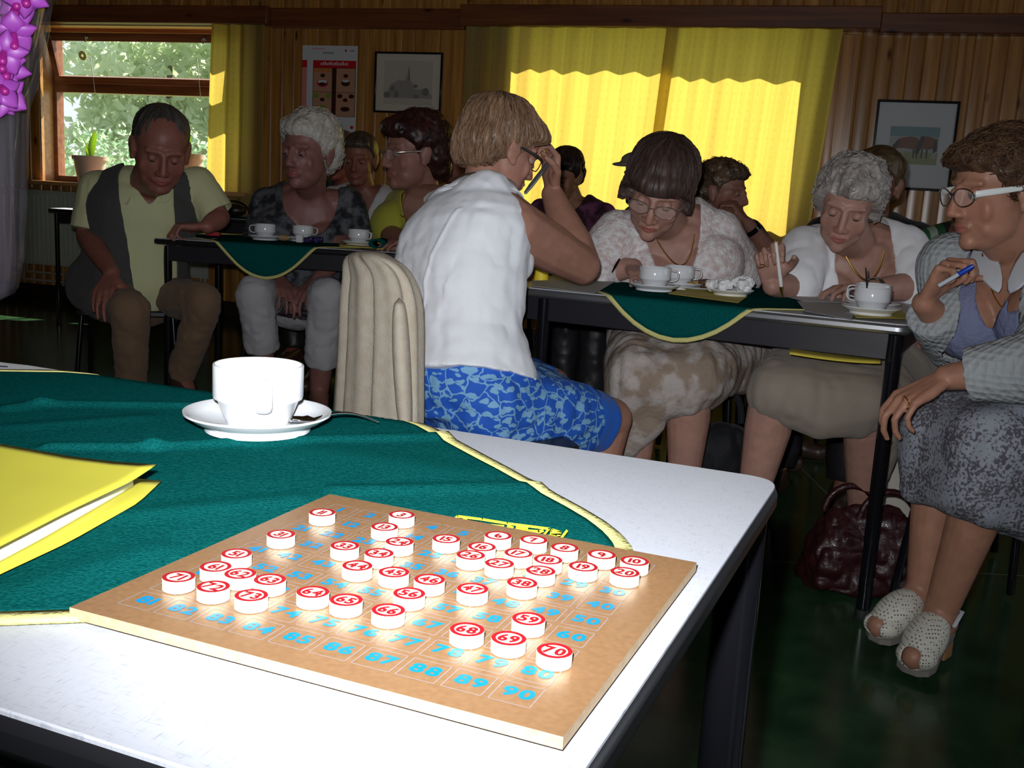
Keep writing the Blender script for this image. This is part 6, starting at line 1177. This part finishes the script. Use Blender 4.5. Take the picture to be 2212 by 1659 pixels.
sandal(P['anR'], P['toeR'], 0); sandal(P['anL'], P['toeL'], 0)
c = P['pel']; chair((c[0] + 0.02, c[1]), (-0.88, -0.45), 'dark chair under the person in glasses at the right edge')
pn = MB(); pa, pb = at(2028, 617, 2.235), at(2103, 574, 2.20); pn.tube([pa, pa * 0.4 + pb * 0.6], [0.0045, 0.0045], 12); po_ = pn.build('ballpoint_pen', mat('clear_barrel', (0.5, 0.55, 0.6), 0.15)); tag(po_, 'ballpoint pen with a blue cap end in the hand of the person in glasses', 'pen')
gt = MB(); gt.tube([pa * 0.42 + pb * 0.58, pa * 0.1 + pb * 0.9, pb], [0.0055, 0.0055, 0.004], 12); gt.build('cap', mat('blue_plastic', (0.01, 0.05, 0.45), 0.3), po_)

# ---- man in the waistcoat
J = dict(head=at(347, 322, 4.06), fwd=d3(0.36, -0.78, -0.42), up=d3(0.22, -0.32, 0.92), neck=at(322, 388, 4.24), pel=at(285, 630, 4.38), shR=at(212, 410, 4.26), shL=at(425, 402, 4.36), elR=at(188, 508, 4.22), wrR=at(242, 590, 3.98), elL=at(474, 470, 4.34), wrL=at(448, 489, 4.24),
         hiR=at(232, 640, 4.30), hiL=at(340, 640, 4.40), knR=at(280, 672, 3.86), knL=at(442, 650, 4.08), anR=at(285, 850, 4.02), anL=at(392, 815, 4.24))
hR = (d3(0.02, -0.80, -0.55), d3(0.15, 0.5, -0.85), (0.30, 0.28, 0.30, 0.38), 0.1); hL = (d3(-0.9, -0.3, -0.02), d3(0, 0, -1), (0.9, 0.9, 0.95, 1.0), 0.6)
r, h, tz, P = person('person in grey waistcoat, pale shirt and brown trousers at the left table', J, 1.18, (0.30, 0.115, 0.085), 0.006, head_k=1.10, male=True, hands={'R': hR, 'L': hL}, belly=0.06, wide=1.02, deep=1.10, fat=1.10, neckr=0.062, arm=0.98, leg=0.85)
hair(r, h, [((0, -0.026, 0.040), (0.081, 0.096, 0.084)), ((0, -0.055, 0.0), (0.080, 0.062, 0.070))], (0.030, 0.026, 0.022), (0.11, 0.10, 0.09), face_line(0.071, temple=0.022, ear=-0.010, nape=-0.045, low=-0.062), groove=0.003, seed=15, voxel=0.005)
m_shirt = cloth_mat('pale_yellow_shirt', (0.60, 0.60, 0.34), 0.8, bump=0.12); m_vest = cloth_mat('charcoal_waistcoat', (0.075, 0.070, 0.068), 0.9, bump=0.3); m_trs = cloth_mat('brown_trousers', (0.20, 0.125, 0.075), 0.9)
top(r, tz, P, 1.18, m_shirt, e=0.016, sleeve=0.92, t0=0.0, t1=0.97, belly=0.055, arm=1.05, sl_flare=1.5, cut=neck_cut(tz, 0.06, 0.05, 'v', 0.0), fold=0.007, seed=21, name='shirt', voxel=0.008)
w_ = nrm(np.cross(tz.up, tz.sx))
for s in (-1, 1):
    nk = tz.neck; cb = MB(); cb.add([nk + tz.sx * s * 0.085 - w_ * 0.02 + tz.up * 0.02, nk + tz.sx * s * 0.055 + w_ * 0.085 + tz.up * 0.005, nk + tz.sx * s * 0.055 + w_ * 0.135 - tz.up * 0.085, nk + tz.sx * s * 0.110 + w_ * 0.085 - tz.up * 0.045], [(0, 1, 2, 3)]); cb.build('collar', m_shirt, r, solid=0.005, sub=2, angle=180)
def vest_cut(v):
    d = v - tz.neck; x = d @ tz.sx; y = d @ w_; z = d @ tz.up; wid = np.interp(-z, [0, 0.25, 0.50, 0.62], [0.10, 0.085, 0.075, 0.13]); return ((y > 0.02) & (np.abs(x - 0.01) < wid)) | ((np.abs(x) < 0.09) & (z > -0.02))
top(r, tz, P, 1.18, m_vest, e=0.030, sleeve=0, t0=-0.12, t1=0.95, belly=0.055, armhole=0.80, arm=1.15, cut=vest_cut, fold=0.006, seed=22, name='waistcoat', wide_hem=0.12, voxel=0.009, sole=0.004)
def trousers(r, P, m_, k, seed, calf=0.97, flare=0.0, voxel=0.009, leg=1.0, name='trousers', e=0.018):
    mb = MB(); tzp = P['pel']; mb.ell(tzp - V3(0, 0, 0.01), (0.19 * k, 0.15 * k, 0.13 * k))
    for s in 'LR':
        hi, kn, an = P['hi' + s], P['kn' + s], P['an' + s]; mb.cap(hi, kn, 0.098 * k * leg + e * 0.5, 0.064 * k * leg + e); en = kn * (1 - calf) + an * calf; mb.cap(kn, en, 0.064 * k * leg + e, (0.050 + flare) * k * leg + e, round1=False)
    return garment(r, name, mb, m_, voxel, 5, None, 0.010, (10, 10, 12), seed, 0.0)
trousers(r, P, m_trs, 1.12, 23, leg=0.78)
m_dshoe = mat('brown_shoe', (0.05, 0.028, 0.018), 0.4)
def shoes(r, P, m_, k=1.0, name='shoe'):
    for s in 'LR':
        an, kn, hi = P['an' + s], P['kn' + s], P['hi' + s]; to = P.get('toe' + s, an + nrm((kn - hi) * V3(1, 1, 0)) * 0.15 * k - V3(0, 0, an[2] - 0.03)); mb = MB(); he = an - nrm((to - an) * V3(1, 1, 0)) * 0.03 - V3(0, 0, max(0.02, an[2] - 0.04)); mb.cap(he, to, 0.040 * k, 0.036 * k); mb.cap(an - V3(0, 0, 0.02), to * 0.6 + an * 0.4 - V3(0, 0, 0.02), 0.044 * k, 0.040 * k)
        me = remesh(mb, 0.008, 3, name); me.materials.append(m_); finish(me, name, r, angle=180)
shoes(r, P, m_dshoe, 1.15)
c = P['pel']; chair((c[0], c[1]), (0.25, -0.97), 'dark chair with thin legs under the person in the grey waistcoat', back=False)

# ---- white-haired woman behind the left table
J = dict(head=at(666, 328, 4.42), fwd=d3(-0.42, -0.90, -0.12), up=d3(0.0, -0.12, 0.99), neck=at(672, 412, 4.56), pel=at(640, 640, 4.72), shR=at(578, 442, 4.60), shL=at(752, 440, 4.60), elR=at(556, 530, 4.54), wrR=at(598, 596, 4.38), elL=at(770, 520, 4.56), wrL=at(690, 598, 4.38),
         hiR=at(585, 640, 4.66), hiL=at(700, 640, 4.66), knR=at(552, 632, 4.22), knL=at(706, 638, 4.22), anR=at(572, 800, 4.34), anL=at(690, 845, 4.30))
r, h, tz, P = person('person with white hair in black patterned top behind the left table', J, 1.15, (0.27, 0.12, 0.10), 0.006, head_k=1.12, bust=1.2, wide=1.1, deep=1.1, arm=1.05)
hair(r, h, [((0, -0.020, 0.048), (0.094, 0.106, 0.092)), ((0, -0.055, 0.0), (0.090, 0.066, 0.078)), ((0, 0.045, 0.080), (0.066, 0.045, 0.036))], (0.36, 0.33, 0.29), (0.66, 0.62, 0.55), face_line(0.062, temple=0.034, ear=-0.002, nape=-0.040, low=-0.075), curly=0.006, seed=17, voxel=0.005, strands=300, slen=0.05)
m_pat = mat('black_patterned', (0.012, 0.013, 0.018), 0.85, noise=(26, 0.10, (0.11, 0.115, 0.13)), bump=(100, 0.2))
top(r, tz, P, 1.15, m_pat, e=0.016, sleeve=0.95, t0=-0.05, t1=0.95, bust=1.2, sl_flare=1.6, cut=neck_cut(tz, 0.125, 0.115, 'u', 0.03), fold=0.006, seed=25, voxel=0.008)
trousers(r, P, cloth_mat('cream_trousers', (0.47, 0.45, 0.47), 0.85), 1.10, 27, calf=0.72, flare=0.012, leg=0.82); shoes(r, P, mat('white_sandal', (0.55, 0.54, 0.50), 0.5), 0.95, 'sandal')
eb = MB(); eb.ell(h.p(0.084, -0.004, -0.040), 0.005); eb.build('earring', M_gold, r); c = P['pel']; chair((c[0], c[1] + 0.02), (-0.05, -1), 'dark chair under the person in cream trousers')

# ---- woman in the yellow top and glasses
J = dict(head=at(893, 330, 4.48), fwd=d3(-0.86, -0.48, -0.12), up=d3(-0.05, -0.05, 1), neck=at(922, 412, 4.55), pel=at(905, 640, 4.78), shR=at(868, 440, 4.72), shL=at(975, 448, 4.40), elR=at(835, 505, 4.62), wrR=at(878, 520, 4.36), elL=at(985, 545, 4.24), wrL=at(905, 524, 4.26), hiR=at(870, 640, 4.85), hiL=at(950, 640, 4.66), knR=at(820, 640, 4.45), knL=at(900, 650, 4.28), anR=at(830, 830, 4.5), anL=at(900, 850, 4.35))
hR = (d3(0.6, -0.7, -0.1), d3(0.1, -0.1, -1), (0.4,) * 4, 0.3); hL = (d3(-0.85, -0.4, 0), d3(-0.1, -0.1, -1), (0.45,) * 4, 0.3)
r, h, tz, P = person('person with dark red hair, glasses and a yellow top at the left table', J, 1.15, (0.34, 0.155, 0.12), 0.006, head_k=1.13, bust=1.2, wide=1.1, deep=1.1, hands={'R': hR, 'L': hL}, fat=1.05)
hair(r, h, [((0, -0.022, 0.050), (0.094, 0.110, 0.092)), ((0, -0.062, 0.0), (0.090, 0.068, 0.082)), ((0, 0.050, 0.082), (0.066, 0.050, 0.036)), ((0, -0.080, -0.05), (0.070, 0.045, 0.050))], (0.018, 0.006, 0.006), (0.060, 0.018, 0.016), face_line(0.060, temple=0.030, ear=-0.008, nape=-0.040, low=-0.095), curly=0.007, seed=19, voxel=0.005, strands=300, slen=0.05)
top(r, tz, P, 1.15, cloth_mat('yellow_top', (0.43, 0.42, 0.05), 0.85), open_cuff=False, e=0.018, sleeve=0.9, t0=-0.03, t1=0.95, bust=1.2, sl_flare=1.8, cut=neck_cut(tz, 0.13, 0.10, 'v', 0.03), fold=0.007, seed=31, voxel=0.008)
trousers(r, P, M_seat, 1.1, 33, voxel=0.012); glasses(r, h, mat('pale_frame', (0.5, 0.4, 0.35), 0.2, metal=0.8)); neck_chain(r, tz, 0.10, 0.07, 0.004, 0.02)
c = P['pel']; chair((c[0], c[1] + 0.02), (-0.85, -0.5), 'dark chair under the person in the yellow top')

# ---- people further back, partly hidden
def back_person(label, hp, Y, fwd, up, npx_, shx, m_top, skin, hk, hairspec, male=False, cut=None, sleeve=0.9, extra=None, arms=None, hands=None, k=1.0, e=0.016, bust=0.9):
    f = nrm(V3(fwd[0], fwd[1], 0)); rt = V3(f[1], -f[0], 0); hd = at(hp[0], hp[1], Y); nk = at(npx_[0], npx_[1], Y) - f * 0.05; pel = V3(nk[0], nk[1], 0) - f * 0.06 + V3(0, 0, 0.54)
    shR = nk + rt * shx - V3(0, 0, 0.07); shL = nk - rt * shx - V3(0, 0, 0.07)
    J = dict(head=hd, fwd=d3(*fwd), up=d3(*up), neck=nk, pel=pel, shR=shR, shL=shL, elR=shR + rt * 0.05 + f * 0.10 - V3(0, 0, 0.24), elL=shL - rt * 0.05 + f * 0.10 - V3(0, 0, 0.24), wrR=shR + f * 0.32 - rt * 0.08 - V3(0, 0, 0.22), wrL=shL + f * 0.32 + rt * 0.08 - V3(0, 0, 0.22),
             hiR=pel + rt * 0.09, hiL=pel - rt * 0.09, knR=pel + rt * 0.12 + f * 0.42 - V3(0, 0, 0.02), knL=pel - rt * 0.12 + f * 0.42 - V3(0, 0, 0.02)); J['anR'] = J['knR'] * V3(1, 1, 0) + V3(0, 0, 0.09); J['anL'] = J['knL'] * V3(1, 1, 0) + V3(0, 0, 0.09)
    if arms: J.update(arms)
    r, h, tz, P = person(label, J, k, skin, 0.0065, head_k=hk, male=male, bust=0 if male else bust, hands=hands)
    top(r, tz, P, k, m_top, e=e, sleeve=sleeve, t0=-0.05, t1=0.95, bust=0 if male else bust, sl_flare=1.5, cut=cut(tz) if cut else neck_cut(tz, 0.05, 0.06, 'u', 0.02), fold=0.005, seed=hash(label[:3]) % 7 if False else len(label) % 7, voxel=0.009); trousers(r, P, M_seat, k, 3, voxel=0.013); shoes(r, P, m_dshoe)
    hair(r, h, *hairspec[0], **hairspec[1]); chair((pel[0], pel[1]), (f[0], f[1]), 'dark chair of the ' + label); return r, h, tz, P
HB = [((0, -0.020, 0.044), (0.086, 0.104, 0.088)), ((0, -0.055, 0.0), (0.083, 0.064, 0.076)), ((0, 0.044, 0.076), (0.060, 0.045, 0.034))]
back_person('person in open-necked white shirt behind the left table', (776, 345), 5.35, (-0.10, -0.97, -0.18), (0, -0.1, 1), (782, 402), 0.165, cloth_mat('white_shirt', (0.55, 0.55, 0.56), 0.8), (0.25, 0.095, 0.065), 1.06, ((HB, (0.035, 0.025, 0.018), (0.10, 0.075, 0.055), face_line(0.078, temple=0.022, ear=-0.006, nape=-0.04, low=-0.055)), dict(seed=41, voxel=0.006, groove=0.002)), True, lambda t: neck_cut(t, 0.20, 0.085, 'v', 0.01))
back_person('person with flushed face behind the white haired person', (733, 338), 5.95, (-0.25, -0.95, -0.15), (0, -0.1, 1), (738, 396), 0.17, cloth_mat('dark_teal_top', (0.015, 0.05, 0.05), 0.85), (0.30, 0.085, 0.06), 1.10, ((HB, (0.10, 0.075, 0.05), (0.20, 0.16, 0.12), face_line(0.088, temple=0.015, ear=-0.02, nape=-0.05, low=-0.055)), dict(seed=43, voxel=0.006, groove=0.002)), True)
back_person('person with grey hair half hidden behind the white sleeveless blouse', (985, 342), 5.3, (-0.75, -0.6, -0.1), (0, 0, 1), (1000, 405), 0.17, cloth_mat('olive_top', (0.20, 0.20, 0.05), 0.85), (0.30, 0.11, 0.08), 1.02, ((HB, (0.10, 0.09, 0.08), (0.26, 0.24, 0.21), face_line(0.060)), dict(seed=45, voxel=0.006, curly=0.005)))
m_pur = mat('burgundy_patterned', (0.030, 0.006, 0.014), 0.85, noise=(14, 0.08, (0.17, 0.05, 0.13)))
back_person('person with dark hair in burgundy top against the curtain', (1218, 378), 5.0, (-0.45, -0.80, -0.35), (0, -0.25, 1), (1228, 430), 0.165, m_pur, (0.32, 0.155, 0.09), 1.0, ((HB + [((0, -0.07, -0.03), (0.07, 0.05, 0.05))], (0.010, 0.006, 0.005), (0.035, 0.02, 0.015), face_line(0.052, temple=0.035)), dict(seed=47, voxel=0.006)))
rr = back_person('person in grey flat cap behind the dark bob', (1392, 385), 4.55, (-0.85, -0.45, -0.05), (0, 0, 1), (1405, 440), 0.17, cloth_mat('brown_jacket', (0.05, 0.03, 0.015), 0.9), (0.20, 0.09, 0.05), 1.0, ((HB, (0.03, 0.02, 0.014), (0.09, 0.06, 0.04), face_line(0.064)), dict(seed=49, voxel=0.006)), True)
h_ = rr[1]; cp_ = MB(); h_.ell(cp_, (0, -0.010, 0.078), (0.096, 0.118, 0.040)); h_.ell(cp_, (0, 0.105, 0.058), (0.062, 0.050, 0.010)); me = remesh(cp_, 0.006, 4, 'flat_cap'); me.materials.append(cloth_mat('grey_tweed', (0.20, 0.18, 0.15), 0.9)); finish(me, 'flat_cap', rr[0], angle=180)
# curly-haired woman resting her chin on her hand
arm = dict(shR=at(1548, 512, 4.22), shL=at(1618, 505, 4.55), elR=at(1672, 556, 4.20), wrR=at(1614, 482, 4.16), elL=at(1650, 560, 4.5), wrL=at(1600, 570, 4.4))
m_dkf = mat('dark_green_floral', (0.010, 0.016, 0.016), 0.85, noise=(30, 0.10, (0.06, 0.075, 0.05)))
rr = back_person('person with curly brown hair resting chin on hand', (1562, 415), 4.28, (0.80, -0.58, -0.08), (0.05, -0.05, 1), (1556, 480), 0.17, m_dkf, (0.27, 0.12, 0.085), 1.02, ((HB + [((0, 0.02, 0.085), (0.07, 0.06, 0.04))], (0.035, 0.022, 0.012), (0.14, 0.085, 0.05), face_line(0.060, temple=0.030, ear=-0.005)), dict(seed=51, voxel=0.005, curly=0.009, strands=300, slen=0.035)), arms=arm, hands={'R': (d3(-0.55, -0.1, 0.65), d3(-0.5, 0.3, -0.4), (0.9, 0.95, 1.0, 1.05), 0.6)}, sleeve=0.5)
P = rr[3]; wt = MB(); cw_ = P['wrR'] * 0.82 + P['elR'] * 0.18; wt.lathe([(0.033, -0.010), (0.036, -0.010), (0.036, 0.010), (0.033, 0.010)], tuple(cw_), 20, axis=tuple(P['wrR'] - P['elR']), cap=False); wt.build('wristwatch', M_black, rr[0])
back_person('person in dark clothes behind the old person in white', (1890, 400), 3.75, (-0.55, -0.80, -0.15), (0, -0.1, 1), (1872, 470), 0.17, cloth_mat('black_top', (0.010, 0.010, 0.012), 0.85), (0.30, 0.14, 0.09), 1.05, ((HB, (0.05, 0.032, 0.015), (0.13, 0.085, 0.04), face_line(0.060)), dict(seed=53, voxel=0.006, curly=0.005)))
m, nt, b = new_mat('green_striped'); L = nt.links.new; b.inputs['Roughness'].default_value = 0.85
tc = node(nt, 'ShaderNodeTexCoord'); sp_ = node(nt, 'ShaderNodeSeparateXYZ'); L(tc.outputs['Object'], sp_.inputs[0]); ma = node(nt, 'ShaderNodeMath', operation='MULTIPLY'); ma.inputs[1].default_value = 13.0; L(sp_.outputs[0], ma.inputs[0]); fr_ = node(nt, 'ShaderNodeMath', operation='FRACT'); L(ma.outputs[0], fr_.inputs[0])
r1 = node(nt, 'ShaderNodeValToRGB'); r1.color_ramp.interpolation = 'CONSTANT'; e = r1.color_ramp.elements; e[0].position = 0; e[0].color = (0.008, 0.008, 0.012, 1); e[1].position = 0.25; e[1].color = (0.015, 0.10, 0.03, 1); k_ = e.new(0.5); k_.color = (0.28, 0.33, 0.28, 1); k_ = e.new(0.75); k_.color = (0.012, 0.075, 0.025, 1); L(fr_.outputs[0], r1.inputs[0]); L(r1.outputs[0], b.inputs['Base Color'])
back_person('person in green striped top behind the grey cardigan', (2112, 430), 3.2, (-0.55, -0.82, -0.15), (0, -0.1, 1), (2095, 500), 0.165, m, (0.32, 0.12, 0.08), 1.0, ((HB, (0.04, 0.015, 0.010), (0.10, 0.045, 0.03), face_line(0.058)), dict(seed=55, voxel=0.006, curly=0.004)))

c_ = at(1612, 580, 3.72); chair((c_[0], c_[1] + 0.24), (0.05, 1.0), 'empty dark chair with its back turned, between the dark bob and the old person')

# ------------------------------------------------------------------ bags on the floor
def blob_bag(name, label, blobs, m_, straps, fold=0.012, seed=1, cat='bag', strap_m=None):
    mb = MB(); c0 = np.mean([b_[0] for b_ in (blobs[0] if isinstance(blobs[0], list) else blobs)], axis=0); r = empty(name, (c0[0], c0[1], 0), label, cat)
    if isinstance(blobs[0], list): hull_garment(r, 'body', blobs, m_, 0.006, fold=fold, fsc=(15, 15, 11), seed=seed, solid=0)
    else:
        for c, rr_ in blobs: mb.ell(c, rr_)
        garment(r, 'body', mb, m_, 0.007, 4, None, fold, (13, 13, 6), seed, 0.0)
    for pts in straps: s_ = MB(); s_.tube(pts, 0.009, 10); s_.build('handle', strap_m or m_, r)
    return r
m_burg = mat('burgundy_leather', (0.030, 0.004, 0.006), 0.45, coat=0.05, bump=(45, 0.5))
g0 = at(1850, 1270, 2.66); g0 = V3(g0[0], g0[1], 0.0)
blob_bag('handbag', 'shiny burgundy leather handbag on the floor behind the front table leg', [[(g0 + V3(a, b_, 0.022), 0.022) for a in (-0.125, 0.125) for b_ in (-0.06, 0.06)] + [(g0 + V3(a, b_, 0.12), 0.025) for a in (-0.115, 0.115) for b_ in (-0.05, 0.05)] + [(g0 + V3(a, 0, 0.205), 0.018) for a in (-0.085, 0.085)]], m_burg,
         [[g0 + V3(0.05 + 0.075 * math.cos(a) , -0.03, 0.195 + 0.085 * math.sin(a)) for a in np.linspace(-0.3, 3.0, 16)], [g0 + V3(-0.03 + 0.07 * math.cos(a), 0.03, 0.20 + 0.075 * math.sin(a)) for a in np.linspace(0.1, 3.1, 14)]], seed=3, fold=0.022)
g1 = at(1905, 1180, 2.95); g1 = V3(g1[0] + 0.03, g1[1], 0)
blob_bag('tote_bag', 'white cloth bag standing on the floor behind the burgundy handbag', [(g1 + V3(0, 0, 0.16), (0.085, 0.06, 0.16)), (g1 + V3(0, 0, 0.07), (0.095, 0.07, 0.07))], cloth_mat('white_canvas', (0.50, 0.46, 0.40), 0.9), [], seed=4)
g2 = at(1560, 960, 3.02); g2 = V3(g2[0], g2[1], 0)
m_bb = cloth_mat('black_nylon', (0.010, 0.010, 0.012), 0.6)
rb_ = blob_bag('shopping_bag', 'black bag with a green patch on the floor beside the chair behind the table', [(g2 + V3(0, 0, 0.24), (0.115, 0.07, 0.13)), (g2 + V3(0.0, 0, 0.14), (0.11, 0.075, 0.14))], m_bb, [[g2 + V3(0.05 * math.cos(a), 0, 0.36 + 0.10 * math.sin(a)) for a in np.linspace(0, math.pi, 12)]], seed=5)
gp_ = MB(); gp_.sheet([[g2 + V3(0.055 + 0.035 * u, -0.078 - 0.004 * u, 0.20 + 0.17 * v_ - 0.04 * u) for u in np.linspace(0, 1, 4)] for v_ in np.linspace(0, 1, 6)]); gp_.build('patch', mat('lime_green', (0.10, 0.28, 0.03), 0.6), rb_, solid=0.003)
